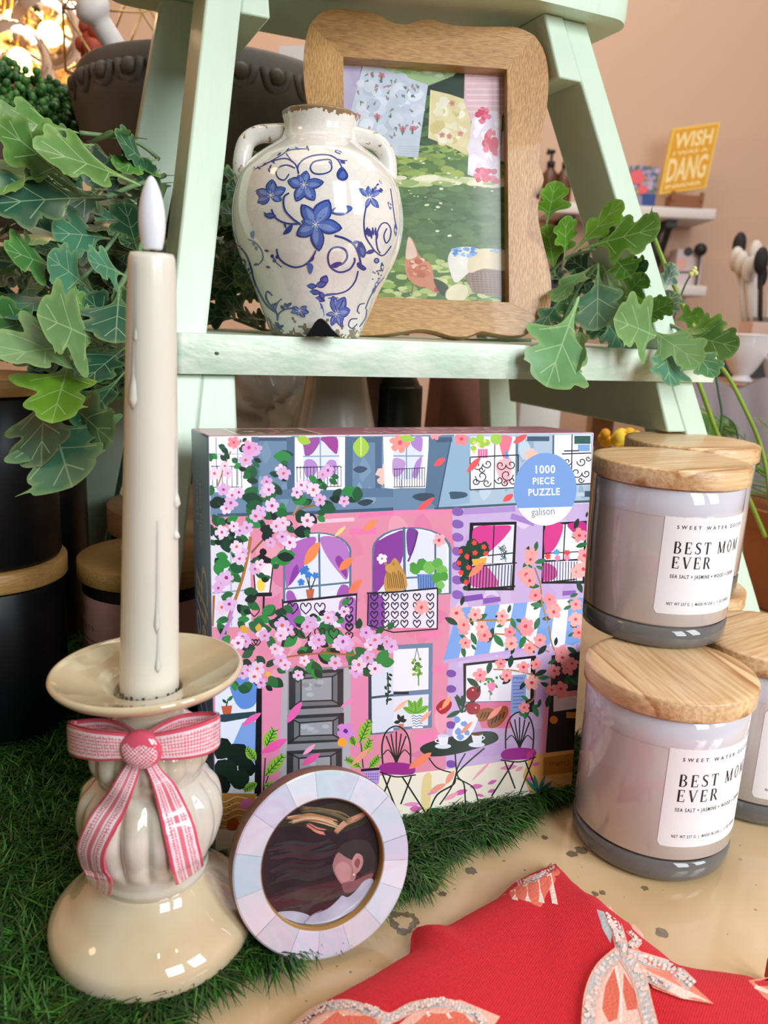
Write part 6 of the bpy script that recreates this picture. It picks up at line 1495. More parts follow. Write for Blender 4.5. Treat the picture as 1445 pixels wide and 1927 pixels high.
# ------------------------------------------------------------------ lobed leaves
def leaf_outline(rg, ragged=0.0, fork=0.0):
    half = [(0, .016), (.12, .020), (.24, .034), (.34, .068), (.42, .130), (.46, .210), (.495, .295), (.54, .350), (.595, .355), (.635, .318), (.652, .285), (.655, .246), (.672, .220), (.700, .218), (.733, .250), (.775, .292), (.822, .308), (.865, .290), (.890, .250), (.892, .208), (.905, .182), (.932, .174), (.964, .158), (.992, .115), (1.012, .055)]
    def side(sg):
        k1, k2, k3 = rg.uniform(.75, 1.15), rg.uniform(.7, 1.15), rg.uniform(.8, 1.3); sh = rg.uniform(-.05, .05)
        out = []
        for t, w in half:
            k = k1 if t < .66 else (k2 if t < .88 else k3)
            tt = t + (sh if .3 < t < .9 else 0) * math.sin((t - .3) / .6 * PI)
            out.append(Vector((tt + rg.uniform(-1, 1) * .008 * ragged, sg * (w * k + rg.uniform(-1, 1) * .012 * ragged))))
        return out
    a, b = side(1), side(-1)
    tip = [Vector((1.02, 0))]
    return spline(a + tip + b[::-1], 3, True)

def vein_dist(x, y):
    d = abs(y) * 1.0
    for t0, dx, dy in ((.36, .20, .27), (.55, .25, .24), (.74, .18, .08)):
        for sg in (-1, 1):
            px_, py_ = x - t0, y - 0; L2 = dx * dx + dy * dy
            t = max(0, min(1, (px_ * dx + py_ * sg * dy) / L2)); q = math.hypot(px_ - t * dx, py_ - t * sg * dy)
            d = min(d, q * 1.35)
    return d

m_leaf = mat('lobed_leaf', '#4f7a4a', .38, attr='Col', var=.22, var_scale=55, spec=.5, bump=.3, bump_scale=90, coat=.15, coat_rough=.3)
m_leaf.node_tree.nodes['Principled BSDF'].inputs['Transmission Weight'].default_value = 0
def vein_nodes(m):
    nt = m.node_tree; N = nt.nodes; L = nt.links; b = N['Principled BSDF']
    src = b.inputs['Base Color'].links[0].from_socket
    uv = N.new('ShaderNodeUVMap'); uv.uv_map = 'leaf'; sx = N.new('ShaderNodeSeparateXYZ'); L.new(uv.outputs[0], sx.inputs[0])
    def M(op, a, b_=None, c=None):
        n = N.new('ShaderNodeMath'); n.operation = op
        for i, q in enumerate((a, b_, c)):
            if q is None: continue
            if isinstance(q, (int, float)): n.inputs[i].default_value = q
            else: L.new(q, n.inputs[i])
        return n.outputs[0]
    x, y = sx.outputs[0], M('ABSOLUTE', sx.outputs[1])
    d = M('MULTIPLY_ADD', x, .006, y)                        # midrib narrows to the tip
    for t0, dx, dy in ((.34, .21, .26), (.56, .23, .22), (.76, .18, .10)):
        L_ = math.hypot(dx, dy); nx, ny = dy / L_, -dx / L_
        q = M('ABSOLUTE', M('ADD', M('MULTIPLY', M('SUBTRACT', x, t0), nx), M('MULTIPLY', y, ny)))
        al = M('ADD', M('MULTIPLY', M('SUBTRACT', x, t0), dx / L_), M('MULTIPLY', y, dy / L_))
        q = M('ADD', q, M('MULTIPLY', M('GREATER_THAN', al, L_ * .95), .1)); q = M('ADD', q, M('MULTIPLY', M('LESS_THAN', al, 0.0), .1))
        d = M('MINIMUM', d, M('ADD', M('MULTIPLY', q, 1.6), .002))
    r = N.new('ShaderNodeMapRange'); r.inputs[1].default_value = .004; r.inputs[2].default_value = .013; r.inputs[3].default_value = .60; r.inputs[4].default_value = 0; L.new(d, r.inputs[0])
    mx = N.new('ShaderNodeMix'); mx.data_type = 'RGBA'; L.new(r.outputs[0], mx.inputs['Factor']); L.new(src, mx.inputs[6]); mx.inputs[7].default_value = rgba('#b4cf9c'); L.new(mx.outputs[2], b.inputs['Base Color'])
vein_nodes(m_leaf)
m_stem = mat('leaf_stem', '#6f8f62', .5, var=.2, var_scale=80)
def add_leaf(mb, base, tip, width=1.0, face=None, roll=0.0, curl=.12, cup=.25, hue='#4f8a3e', rg=random, dist_cells=.085, ragged=.3):
    base, tip = Vector(base), Vector(tip); ax = tip - base; L = ax.length; ax = ax / L
    face = Vector(face) if face is not None else Vector((0, -1, .35))
    nrm_ = (face - ax * face.dot(ax)).normalized(); nrm_ = Matrix.Rotation(roll, 3, ax) @ nrm_
    sd = ax.cross(nrm_)
    ol = leaf_outline(rg, ragged); n = len(ol)
    pts = [Vector((p.x, p.y)) for p in ol]; g = dist_cells
    for i in range(int(1 / g) + 1):
        pts.append(Vector((i * g + .004, .0003 * (i % 2))))
        for j in range(1, 6):
            for sg in (-1, 1): pts.append(Vector((i * g + g * .5 * (j % 2), sg * j * g * .72)))
    r = geometry.delaunay_2d_cdt(pts, [(i, (i + 1) % n) for i in range(n)], [list(range(n))], 1, 1e-5)
    V2, F2 = r[0], r[2]
    ph = rg.uniform(0, 6); wav = rg.uniform(.5, 1.2); b = len(mb.V); W = L * width
    hc = np.array(lin(hue)); hc = hc * rg.uniform(.82, 1.15)
    vc = hc * .6 + np.array(lin('#b9d8a4')) * .4; rc_ = hc * .6 + np.array(lin('#b4cf78')) * .4
    cols = []
    if mb.uv is None: mb.uv = []
    op = [(p.x, p.y) for p in ol]; oa = np.array(op)
    for v in V2:
        x, y = v.x, v.y
        c1 = curl * (x ** 2) * L; up = cup * abs(y) * W * (1 - .3 * x)
        rip = .022 * L * wav * math.sin(9 * x + ph + (3 if y > 0 else 0)) * min(abs(y) * 4, 1)
        p = base + ax * (x * L) + sd * (y * W) + nrm_ * (up - c1 + rip)
        mb.V.append(tuple(p)); mb.uv.append((x, y))
        dd = float(np.sqrt(((oa - np.array((x, y))) ** 2).sum(1).min()))
        k = 0; rim = max(0, 1 - dd / .02)
        c = hc * (1 - .75 * k) + vc * .75 * k; c = c * (1 - .7 * rim) + rc_ * .7 * rim
        cols.append(c)
    for f_ in F2:
        mb.f([b + k for k in f_], np.array([cols[k] for k in f_]))
GRN = ['#4f8238', '#447a3c', '#5a8a3e', '#3c7044', '#457a48']
TEAL = ['#33684a', '#3f7558', '#2c5c44', '#4a7f60']
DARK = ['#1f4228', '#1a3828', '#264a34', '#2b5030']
LIGHT = ['#6f9a5c', '#7da56c', '#5f8f58']
BRIGHT = ['#5c9420', '#6ca02a', '#4c8422']
def P3(u, v, y): return on_y(u, v, y)

def foliage(name, label, root, leaves, stems, fill):
    t = thing(name, label, 'artificial plant', tuple(root))
    mb = MB(); rg = random.Random(hash(name) % 1000 if False else len(leaves))
    for (bu, bv, by), (tu, tv, ty), w, roll, curl, pal in leaves:
        add_leaf(mb, P3(bu, bv, by), P3(tu, tv, ty), w, None, roll, curl, rg.uniform(.05, .3), rg.choice(pal), rg)
    for b_, t_, w, roll, pal in fill:
        add_leaf(mb, b_, t_, w, None, roll, rg.uniform(0, .2), rg.uniform(.05, .3), rg.choice(pal), rg, .13)
    mb.build('foliage', m_leaf, t)
    mb = MB()
    for path, r in stems:
        mb.tube(spline([P3(*p) for p in path], 5), r, 8)
    mb.build('stems', m_stem, t)
    return t
LL = [
 ((147, 250, .47), (8, 214, .43), .95, .1, .10, GRN), ((143, 352, .45), (14, 236, .40), .80, -.2, .10, GRN), ((120, 310, .45), (-20, 330, .40), .85, .2, .15, GRN),
 ((262, 348, .46), (84, 262, .40), .80, .15, .10, GRN), ((200, 372, .45), (-12, 372, .40), .82, -.1, .08, TEAL), ((276, 262, .49), (168, 247, .45), .6, 1.0, .1, LIGHT),
 ((290, 330, .50), (232, 250, .46), .8, .3, .1, TEAL), ((300, 300, .50), (232, 300, .46), .9, -.3, .15, GRN), ((268, 385, .47), (196, 343, .43), .8, .5, .1, GRN), ((300, 400, .49), (262, 310, .47), .8, -.4, .2, TEAL),
 ((262, 480, .47), (232, 392, .44), 1.0, .2, .1, TEAL), ((112, 512, .44), (28, 462, .40), 1.0, -.3, .12, GRN), ((170, 545, .44), (102, 484, .41), 1.1, .3, .1, TEAL), ((238, 520, .45), (178, 486, .42), 1.3, -.1, .1, TEAL),
 ((122, 556, .45), (14, 566, .41), .9, .3, .2, TEAL), ((190, 600, .44), (122, 545, .42), .9, .5, .1, GRN), ((195, 650, .43), (92, 590, .38), 1.25, -.1, .1, LIGHT), ((180, 652, .43), (8, 650, .37), .95, .15, .1, LIGHT),
 ((100, 640, .44), (-14, 590, .40), .8, -.5, .15, GRN), ((245, 648, .44), (156, 712, .40), 1.0, .2, .05, TEAL), ((225, 545, .45), (216, 628, .41), 1.2, -.3, .1, TEAL), ((236, 700, .43), (150, 790, .39), .9, .4, .1, TEAL),
 ((136, 668, .42), (96, 784, .37), 1.0, -.2, .05, BRIGHT), ((92, 715, .42), (62, 858, .37), .85, .25, .1, TEAL), ((120, 745, .42), (186, 820, .37), .75, .3, .1, GRN), ((96, 770, .41), (122, 896, .36), 1.35, -.1, .1, TEAL),
 ((40, 640, .46), (-10, 560, .43), 1.0, .2, .1, GRN), ((60, 590, .46), (30, 660, .42), .9, .3, .2, DARK), ((210, 450, .47), (118, 430, .43), 1.0, -.5, .15, TEAL), ((150, 450, .46), (50, 425, .42), .9, .4, .2, GRN),
 ((60, 470, .46), (-16, 440, .42), 1.0, .2, .15, GRN), ((250, 420, .48), (170, 410, .45), .9, .7, .2, DARK), ((225, 620, .46), (170, 565, .43), 1.0, .2, .1, TEAL), ((270, 590, .47), (222, 570, .44), 1.0, -.6, .1, DARK),
 ((225, 740, .45), (200, 690, .42), 1.0, .6, .1, TEAL), ((35, 520, .46), (-20, 500, .42), .9, .1, .1, BRIGHT),
]
rf = random.Random(77)
fillL = []
for k in range(150):
    u, v = rf.uniform(-10, 300), rf.uniform(285, 720)
    if v > 640 and u < 60: continue
    if v < 300 and u < 120: continue
    y = rf.uniform(.49, .60); b_ = P3(u + rf.uniform(10, 60), v + rf.uniform(-30, 30), y + .01); t_ = P3(u - rf.uniform(10, 50), v + rf.uniform(-30, 50), y - .02)
    lim = LP(-.035, 0, 0)
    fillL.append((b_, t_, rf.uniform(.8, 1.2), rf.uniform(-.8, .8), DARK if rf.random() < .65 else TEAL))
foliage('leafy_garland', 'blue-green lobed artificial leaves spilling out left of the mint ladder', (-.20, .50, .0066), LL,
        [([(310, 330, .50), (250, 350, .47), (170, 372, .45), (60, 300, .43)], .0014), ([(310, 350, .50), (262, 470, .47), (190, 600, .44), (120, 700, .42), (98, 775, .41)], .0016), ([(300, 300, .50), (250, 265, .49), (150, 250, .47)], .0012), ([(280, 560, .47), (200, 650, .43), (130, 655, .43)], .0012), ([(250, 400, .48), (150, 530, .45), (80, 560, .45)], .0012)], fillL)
LR_ = [
 ((1027, 428, .60), (1046, 344, .58), 1.15, .2, .05, BRIGHT), ((1068, 484, .60), (1168, 382, .57), .55, .4, .05, BRIGHT), ((1095, 468, .59), (1236, 424, .55), 1.05, -.25, .05, BRIGHT), ((1120, 466, .60), (1152, 430, .58), 1.2, .2, .1, GRN),
 ((1061, 490, .60), (1070, 412, .58), 1.0, .4, .1, BRIGHT), ((1045, 520, .61), (1030, 430, .59), 1.2, -.5, .1, BRIGHT), ((1124, 496, .59), (1042, 542, .55), .65, .9, .15, LIGHT), ((1126, 497, .58), (1122, 612, .53), .85, .5, .05, TEAL),
 ((1089, 560, .548), (1034, 718, .500), .95, -.1, .05, LIGHT), ((1099, 590, .552), (1078, 696, .512), .45, .8, .05, LIGHT), ((1062, 556, .58), (1008, 620, .55), .7, .5, .1, TEAL), ((1134, 500, .58), (1178, 594, .55), .5, .8, .1, LIGHT),
 ((1172, 512, .59), (1215, 497, .57), 1.0, .4, .1, GRN), ((1170, 560, .59), (1212, 520, .57), 1.1, .2, .1, BRIGHT), ((1205, 600, .59), (1262, 570, .57), 1.1, .5, .1, BRIGHT), ((1250, 640, .57), (1166, 600, .52), .85, -.2, .05, LIGHT),
 ((1210, 612, .57), (1314, 676, .53), .85, .2, .1, LIGHT), ((1240, 630, .565), (1270, 716, .53), 1.05, -.3, .1, TEAL), ((1280, 628, .58), (1386, 652, .55), 1.0, .35, .05, GRN), ((1290, 640, .57), (1345, 706, .545), 1.0, -.1, .05, GRN),
 ((1270, 628, .60), (1364, 610, .57), .8, -.3, .05, BRIGHT), ((1262, 605, .60), (1320, 590, .58), .9, .3, .1, BRIGHT), ((1130, 590, .60), (1180, 660, .57), .9, .3, .1, TEAL), ((1160, 520, .60), (1190, 585, .58), 1.0, .5, .1, BRIGHT), ((1150, 480, .60), (1182, 512, .57), 1.1, .5, .1, BRIGHT), ((1195, 560, .60), (1232, 600, .58), 1.1, .5, .1, BRIGHT),
]
fillR = []
for k in range(46):
    u, v = rf.uniform(1030, 1290), rf.uniform(500, 660)
    if v < 560 and u > 1170: continue
    y = rf.uniform(.60, .66); s = Vector((rf.uniform(-.03, .03), rf.uniform(-.01, .02), rf.uniform(-.01, .03)))
    p = P3(u, v, y); p.z = max(p.z, .272)
    q = p + s; q.z = max(q.z, .266)
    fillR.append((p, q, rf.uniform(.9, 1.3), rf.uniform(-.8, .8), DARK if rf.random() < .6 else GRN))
for k in range(46):                                        # leaves glimpsed between the leg and the vase
    u, v = rf.uniform(405, 500), rf.uniform(350, 625); y = rf.uniform(.56, .62)
    p = P3(u + rf.uniform(0, 40), v, y); q = P3(u - rf.uniform(10, 50), v - rf.uniform(-20, 70), y - .02); p.z = max(p.z, .268); q.z = max(q.z, .268)
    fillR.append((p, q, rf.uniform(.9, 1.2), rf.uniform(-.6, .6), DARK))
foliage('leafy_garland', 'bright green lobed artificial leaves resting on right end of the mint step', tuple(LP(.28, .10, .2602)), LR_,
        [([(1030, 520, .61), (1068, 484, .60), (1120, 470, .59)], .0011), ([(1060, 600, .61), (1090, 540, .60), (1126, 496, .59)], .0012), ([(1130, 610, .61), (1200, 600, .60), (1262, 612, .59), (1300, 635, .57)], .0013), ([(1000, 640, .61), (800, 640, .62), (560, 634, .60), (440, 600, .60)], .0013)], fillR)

# ------------------------------------------------------------------ trailing green stems at the right
m_vine = mat('green_vine', '#86a436', .42, var=.2, var_scale=60)
m_vine_d = mat('dark_vine', '#3c5a3c', .5)
vn = thing('trailing_vine', 'thin yellow-green plant stems hanging right of the mint ladder', 'plant', (.36, .74, .0))
def vpath(mb, pts, r): mb.tube(spline([P3(*p) for p in pts], 6), r, 8)
mb = MB(); vpath(mb, [(1228, 440, .66), (1246, 486, .66), (1272, 546, .66), (1300, 606, .66), (1340, 668, .66), (1372, 712, .66), (1400, 766, .66), (1428, 830, .66), (1444, 900, .66), (1452, 1010, .67), (1458, 1110, .68)], .0018); mb.build('stem', m_vine, vn)
mb = MB(); vpath(mb, [(1300, 690, .70), (1316, 724, .70), (1332, 768, .70), (1352, 822, .70), (1392, 900, .71), (1440, 1010, .72)], .0021); mb.build('stem', m_vine, vn)
mb = MB(); vpath(mb, [(1344, 690, .72), (1352, 740, .72), (1358, 780, .72), (1352, 830, .72)], .0010); vpath(mb, [(1358, 780, .72), (1380, 796, .72), (1388, 826, .72), (1376, 860, .72)], .0009)
mb.build('tendril', m_vine_d, vn, label='dark thin forked tendril'); mb = MB(); vpath(mb, [(1268, 600, .70), (1280, 560, .70), (1292, 530, .70), (1304, 512, .70)], .0008)
mb.build('tendril', m_vine_d, vn, label='thin dark bud stalk')
mb = MB()
for u, v in ((1304, 510), (1309, 514), (1300, 516), (1307, 506)): mb.sphere(P3(u, v, .70), .0022, 8, 6)
mb.build('bud', mat('pale_bud', '#d9d38a', .5), vn)

# ------------------------------------------------------------------ fern in a terracotta pot at the right edge
fern = thing('potted_fern', 'feathery green fern in a terracotta pot behind the right candles', 'plant', (.435, .80, .0006))
mb = MB(); fc = Vector((.435, .80, .0006))
mb.lathe([(.0001, 0), (.045, 0), (.048, .002), (.062, .085), (.068, .086), (.070, .105), (.066, .106), (.060, .100), (.0001, .096)], tuple(fc), 40); mb.build('pot', mat('terracotta', '#a9643c', .8, var=.2, var_scale=20), fern, auto=50)
mb = MB(); rgf = random.Random(9)
for k in range(46):
    az = rgf.uniform(0, 6.28); L = rgf.uniform(.09, .22); el = rgf.uniform(.3, 1.25)
    d0 = Vector((math.cos(az) * math.cos(el), math.sin(az) * math.cos(el), math.sin(el)))
    path = [fc + Vector((0, 0, .098)) + d0 * L * t + Vector((math.cos(az), math.sin(az), 0)) * .05 * t * t - Vector((0, 0, .05 * t * t)) for t in [i / 9 for i in range(10)]]
    mb.tube(path, .0007, 5, col=lin('#5c7f3c'))
    for i in range(2, 10):
        tg = (path[i] - path[i - 1]).normalized(); sd = tg.cross(Vector((0, 0, 1))).normalized()
        for sg in (-1, 1):
            for q in (.0, .5):
                p = path[i] - (path[i] - path[i - 1]) * q; e = p + (sd * sg + tg * .8) * .020 * (1 - i / 14); w = tg * .0022
                b = len(mb.V); mb.V += [tuple(p - w * .4), tuple((p + e) / 2 - w), tuple(e), tuple((p + e) / 2 + w)]; mb.f([b, b + 1, b + 2, b + 3], lin(rgf.choice(['#4f7f38', '#6b9a44', '#3f6c34', '#84ab4c'])))
mb.build('fronds', mat('fern_green', '#5c8a3c', .5, attr='Col'), fern)
# low broad-leaved plant under it
# ------------------------------------------------------------------ red bow-print cloth in the foreground
_tw_out = [(548, 1935), (600, 1893), (648, 1866), (700, 1838), (742, 1812), (770, 1796), (773, 1768), (780, 1750), (800, 1744), (830, 1744), (838, 1746), (880, 1722), (935, 1692), (960, 1668), (990, 1650), (1030, 1634), (1042, 1627), (1050, 1632), (1064, 1650), (1084, 1676), (1108, 1700), (1120, 1702), (1142, 1712), (1152, 1724), (1178, 1742), (1190, 1746), (1206, 1768), (1222, 1782), (1258, 1808), (1272, 1822), (1300, 1827), (1350, 1832), (1398, 1838), (1412, 1844), (1450, 1850), (1500, 1870)]
TZ0 = .004
_to2 = [on_z(u, v, TZ0) for u, v in _tw_out]
_to2 = [(p.x, p.y) for p in _to2] + [(.26, .14), (.10, .10), (-.08, .12), (-.10, .20), (-.06, .235)]
_te = np.array(_to2)
def edge_d(x, y):
    a = _te; b = np.roll(_te, -1, 0); ab = b - a; ap = np.array((x, y)) - a
    t = np.clip((ap * ab).sum(1) / ((ab * ab).sum(1) + 1e-12), 0, 1); q = ap - ab * t[:, None]
    return float(np.sqrt((q * q).sum(1).min()))
_pk = on_z(1042, 1627, TZ0)
def tz(x, y):
    d = edge_d(x, y); z = TZ0 + .0075 * (1 - math.exp(-d / .006)) + .010 * (1 - math.exp(-d / .035))
    # soft creases radiating from the far corner
    dx, dy = x - _pk.x, y - _pk.y; r = math.hypot(dx, dy); a = math.atan2(dx, -dy)
    z += .0030 * math.exp(-((a - .22) / .20) ** 2) * min(r / .03, 1) - .0022 * math.exp(-((a + .28) / .16) ** 2) * min(r / .03, 1) * math.exp(-r / .08)
    z += .0012 * math.sin(x * 60 + y * 25) * min(d / .02, 1)
    return z
m_cloth = mat('red_linen', '#d81f30', .8, sheen=.05, attr='Col', bump=0)
def weave(m):
    nt = m.node_tree; N = nt.nodes; L = nt.links; b = N['Principled BSDF']
    tc = N.new('ShaderNodeTexCoord'); mp = N.new('ShaderNodeMapping'); mp.inputs['Rotation'].default_value = (0, 0, .55); L.new(tc.outputs['Object'], mp.inputs[0])
    outs = []
    for ax in ('X', 'Y'):
        w = N.new('ShaderNodeTexWave'); w.wave_type = 'BANDS'; w.bands_direction = ax; w.inputs['Scale'].default_value = 330; w.inputs['Distortion'].default_value = 1.2; w.inputs['Detail'].default_value = 1; w.inputs['Detail Scale'].default_value = 2
        L.new(mp.outputs[0], w.inputs['Vector']); outs.append(w.outputs['Fac'])
    mu = N.new('ShaderNodeMath'); mu.operation = 'MULTIPLY'; L.new(outs[0], mu.inputs[0]); L.new(outs[1], mu.inputs[1])
    nz = N.new('ShaderNodeTexNoise'); nz.inputs['Scale'].default_value = 700; L.new(tc.outputs['Object'], nz.inputs['Vector'])
    ad = N.new('ShaderNodeMath'); ad.operation = 'ADD'; L.new(mu.outputs[0], ad.inputs[0]); L.new(nz.outputs['Fac'], ad.inputs[1])
    bp = N.new('ShaderNodeBump'); bp.inputs['Strength'].default_value = .55; bp.inputs['Distance'].default_value = .0005; L.new(ad.outputs[0], bp.inputs['Height']); L.new(bp.outputs[0], b.inputs['Normal'])
    mr = N.new('ShaderNodeMapRange'); mr.inputs[1].default_value = .4; mr.inputs[2].default_value = 1.5; mr.inputs[3].default_value = .66; mr.inputs[4].default_value = 1.2; L.new(ad.outputs[0], mr.inputs[0])
    at = [n for n in N if n.type == 'ATTRIBUTE'][0]
    mx = N.new('ShaderNodeMix'); mx.data_type = 'RGBA'; mx.blend_type = 'MULTIPLY'; mx.inputs['Factor'].default_value = 1
    L.new(at.outputs['Color'], mx.inputs[6]); L.new(mr.outputs[0], mx.inputs[7]); L.new(mx.outputs[2], b.inputs['Base Color'])
weave(m_cloth)
towel = thing('printed_cloth', 'red linen cloth printed with white rope bows, folded in the right foreground', 'cloth', (.07, .22, .001))
pts = [Vector(p) for p in spline([Vector(p) for p in _to2], 3, True)]; n = len(pts); g = .0028
xs = [p.x for p in pts]; ys = [p.y for p in pts]
allp = list(pts)
yy = min(ys)
while yy < max(ys):
    xx = min(xs)
    while xx < max(xs): allp.append(Vector((xx, yy))); xx += g
    yy += g
r = geometry.delaunay_2d_cdt(allp, [(i, (i + 1) % n) for i in range(n)], [list(range(n))], 1, 1e-6)
mb = MB(); red = lin('#e6182b')
for v in r[0]: mb.V.append((v.x, v.y, tz(v.x, v.y)))
for f_ in r[2]: mb.f(f_, red)
nb = len(mb.V); loop_ = [min(range(len(r[0])), key=lambda i: (r[0][i] - p).length_squared) for p in pts]
for i in loop_: v = mb.V[i]; mb.V.append((v[0], v[1], .0012))
m2 = len(loop_)
for k in range(m2): mb.f((loop_[k], nb + k, nb + (k + 1) % m2, loop_[(k + 1) % m2]), red)
mb.build('cloth', m_cloth, towel)
def on_cloth(u, v, h):
    q = px_dir(u, v); p = on_z(u, v, TZ0)
    for _ in range(8):
        z = tz(p.x, p.y); p = EYE + q * ((z - EYE.z) / q.z)
    return p + Vector((0, 0, h))
A = Art(on_cloth, step=3e-5, base=1.5e-4, cell=9)
rt = random.Random(31); A.rnd = rt
COR, PKL, GRY = '#e2705a', '#f0b9a6', '#c3c3c6'
A.org(540, 1500, 1445 / 905)
def rope(pts, w, n=1):
    """a lumpy printed rope: pale lumps over a grey cord"""
    P = spline([Vector(p) for p in pts], 10)
    A.line([(p.x, p.y) for p in P], w * 1.5, PKL); A.line([(p.x, p.y) for p in P], w * 1.1, GRY)
    L = 0
    for i in range(1, len(P)):
        tg = (P[i] - P[i - 1]); L += tg.length
        if L > w * .30:
            L = 0; nn = Vector((-tg.y, tg.x)).normalized()
            for _ in range(4):
                o_ = nn * rt.uniform(-.45, .45) * w; A.dot(P[i].x + o_.x, P[i].y + o_.y, w * rt.uniform(.14, .26), rt.choice(['#f4d9cd', '#f3dfd6', '#efc9ba', '#f2d3c6', '#f6e9e1', '#d9d4d4']), 6, jit=.3)
# far corner: coral stripes with a frayed edge
A.poly([(645, 297), (700, 262), (770, 232), (812, 215), (822, 226), (762, 332), (700, 308)], '#e8765f')
for k in range(4): A.poly([(672 + 36 * k, 283 - 16 * k), (686 + 36 * k, 276 - 16 * k), (664 + 40 * k + 30, 312 + 4 * k), (646 + 40 * k + 30, 308 + 4 * k)], '#f3dccf')
rope([(690, 262), (730, 250), (775, 228), (800, 206)], 15)
# big bow at the right
A.poly([(930, 338), (952, 345), (978, 400), (972, 440), (948, 398)], '#b9bcc2')
rope([(955, 340), (985, 385), (1000, 430), (1010, 480)], 26); rope([(1030, 395), (1055, 425), (1030, 455)], 22)
A.poly([(1040, 450), (1100, 500), (1180, 535), (1240, 590), (1282, 628), (1180, 610), (1100, 580), (1060, 530)], '#ec8a74')
A.poly([(1070, 520), (1150, 560), (1230, 600), (1270, 622), (1190, 612), (1110, 575)], '#f3d9cc')
rope([(1020, 480), (1090, 500), (1160, 525), (1215, 575)], 28); rope([(1030, 500), (1080, 545), (1150, 580)], 20)
A.poly([(985, 480), (1030, 490), (1080, 570), (1100, 690), (1060, 700), (900, 700), (890, 640), (910, 570), (950, 500)], '#f2cdbf')
A.poly([(985, 520), (1000, 600), (990, 680), (965, 690), (945, 650), (955, 580)], COR); A.poly([(1010, 540), (1045, 600), (1050, 650), (1020, 655), (1008, 600)], COR)
A.line([(985, 520), (1002, 600), (1000, 690)], 9, '#f6e6dc')
rope([(1000, 480), (945, 530), (915, 600), (905, 690), (908, 760)], 30); rope([(1015, 490), (1055, 560), (1075, 640), (1095, 720), (1100, 780)], 30); rope([(1000, 470), (1020, 470)], 34)
# bow at the lower left
A.poly([(60, 690), (90, 650), (170, 625), (290, 650), (330, 700), (150, 760)], '#efb9a6'); A.poly([(330, 690), (400, 625), (520, 610), (640, 660), (600, 720), (400, 740)], '#efb9a6')
A.poly([(80, 700), (150, 645), (260, 655), (300, 740), (120, 740)], COR); A.poly([(360, 700), (420, 650), (520, 640), (620, 700), (500, 740)], COR)
for k in range(3): A.line([(120 + 50 * k, 660 - 6 * k), (150 + 50 * k, 740)], 9, '#f4ddd0'); A.line([(420 + 60 * k, 645 + 5 * k), (460 + 70 * k, 720)], 9, '#f4ddd0')
rope([(20, 700), (90, 645), (170, 625), (250, 645), (310, 665), (380, 632), (470, 622), (560, 650), (600, 700)], 22)
rope([(300, 670), (290, 720), (260, 780)], 24)
# corner of another bow at the right edge
A.poly([(1385, 552), (1460, 540), (1500, 600), (1480, 640), (1430, 600)], '#ec8a74'); A.line([(1405, 570), (1480, 600)], 12, '#f3dccf'); A.line([(1400, 552), (1470, 550)], 10, '#f3dccf')
A.build('bow_print', mat('bow_print_ink', '#ffffff', .8, attr='Col', bump=.5, bump_scale=900), towel, label='white and coral rope bow print')
# ------------------------------------------------------------------ things on and behind the table, out of focus
def simple(name, label, cat, mbs, loc, group=None):
    t = thing(name, label, cat, loc, 0, group)
    for nm, mb, m, kw in mbs: mb.build(nm, m, t, **kw)
    return t
m_grey = mat('grey_ceramic', '#dcd6d0', .34, var=.25, var_scale=14, coat=.2)
m_iron = mat('dark_stoneware', '#5b564f', .6, var=.3, var_scale=16, bump=.5, bump_scale=60)
# riser shelf that carries the bowl and the small plant
m_riser = wood('riser_wood', '#6a4f3a', '#4a3526', scale=25, axis=0, ring=4)
RZ = .335
rt_ = thing('wooden_riser', 'dark wooden riser shelf hidden behind the leaves, holding the stone bowl', 'riser', (-.30, .87, .0006))
mb = MB(); mb.box((-.62, .745, RZ - .018), (.62, 0, 0), (0, .315, 0), (0, 0, .018)); mb.build('shelf_board', m_riser, rt_, smooth=False)
for x in (-.61, -.03):
    for y in (.75, .96):
        mb = MB(); mb.box((x, y, .0006), (.02, 0, 0), (0, .02, 0), (0, 0, RZ - .0186)); mb.build('leg', m_riser, rt_, smooth=False)
BC = Vector((-.185, .865, RZ + .0004))
def scall(r, z, a):
    if z > .105: return r + .0035 * abs(math.sin(a * 12)) * max(0, 1 - abs(z - .122) / .02)
    return r
mb = MB(); mb.lathe(poly_profile([(.060, 0), (.070, .004), (.098, .028), (.120, .065), (.130, .105), (.132, .138), (.129, .154), (.122, .158), (.116, .150), (.110, .115), (.092, .06), (.04, .024)]), tuple(BC), 96, mod=scall)
bowl = simple('stone_bowl', 'round dark grey stone mortar with scalloped relief rim behind the ladder', 'bowl', [('bowl_body', mb, m_iron, {})], tuple(BC))
mb = MB()
for k in range(26):                                        # raised ring pattern under the rim
    a = 2 * PI * k / 26; c = BC + Vector((.1320 * math.cos(a), .1320 * math.sin(a), .130)); s_ = Vector((-math.sin(a), math.cos(a), 0)); o_ = Vector((math.cos(a), math.sin(a), 0))
    path = [c + s_ * .0118 * math.cos(PI * j / 8) + Vector((0, 0, .012 - .018 * math.sin(PI * j / 8))) + o_ * .0008 * math.cos(PI * j / 8 * 2) for j in range(9)]
    mb.tube(path, .0036, 8)
    mb.sphere(c + Vector((0, 0, .006)), .0075, 12, 8)
mb.build('relief_rings', m_iron, bowl)
pp0 = on_y(268, 175, .84); pp1 = on_y(160, -8, .80)
ax = (pp1 - pp0).normalized(); Lp_ = (pp1 - pp0).length
mb = MB(); N_ = 28; path = [pp0 + ax * Lp_ * k / N_ for k in range(N_ + 1)]
mb.tube(path, [.0115 - .002 * k / 21 if k < 21 else (.0075 + (0.0085 * math.sin(PI * (k - 20.5) / 8))) for k in range(N_ + 1)], 20)
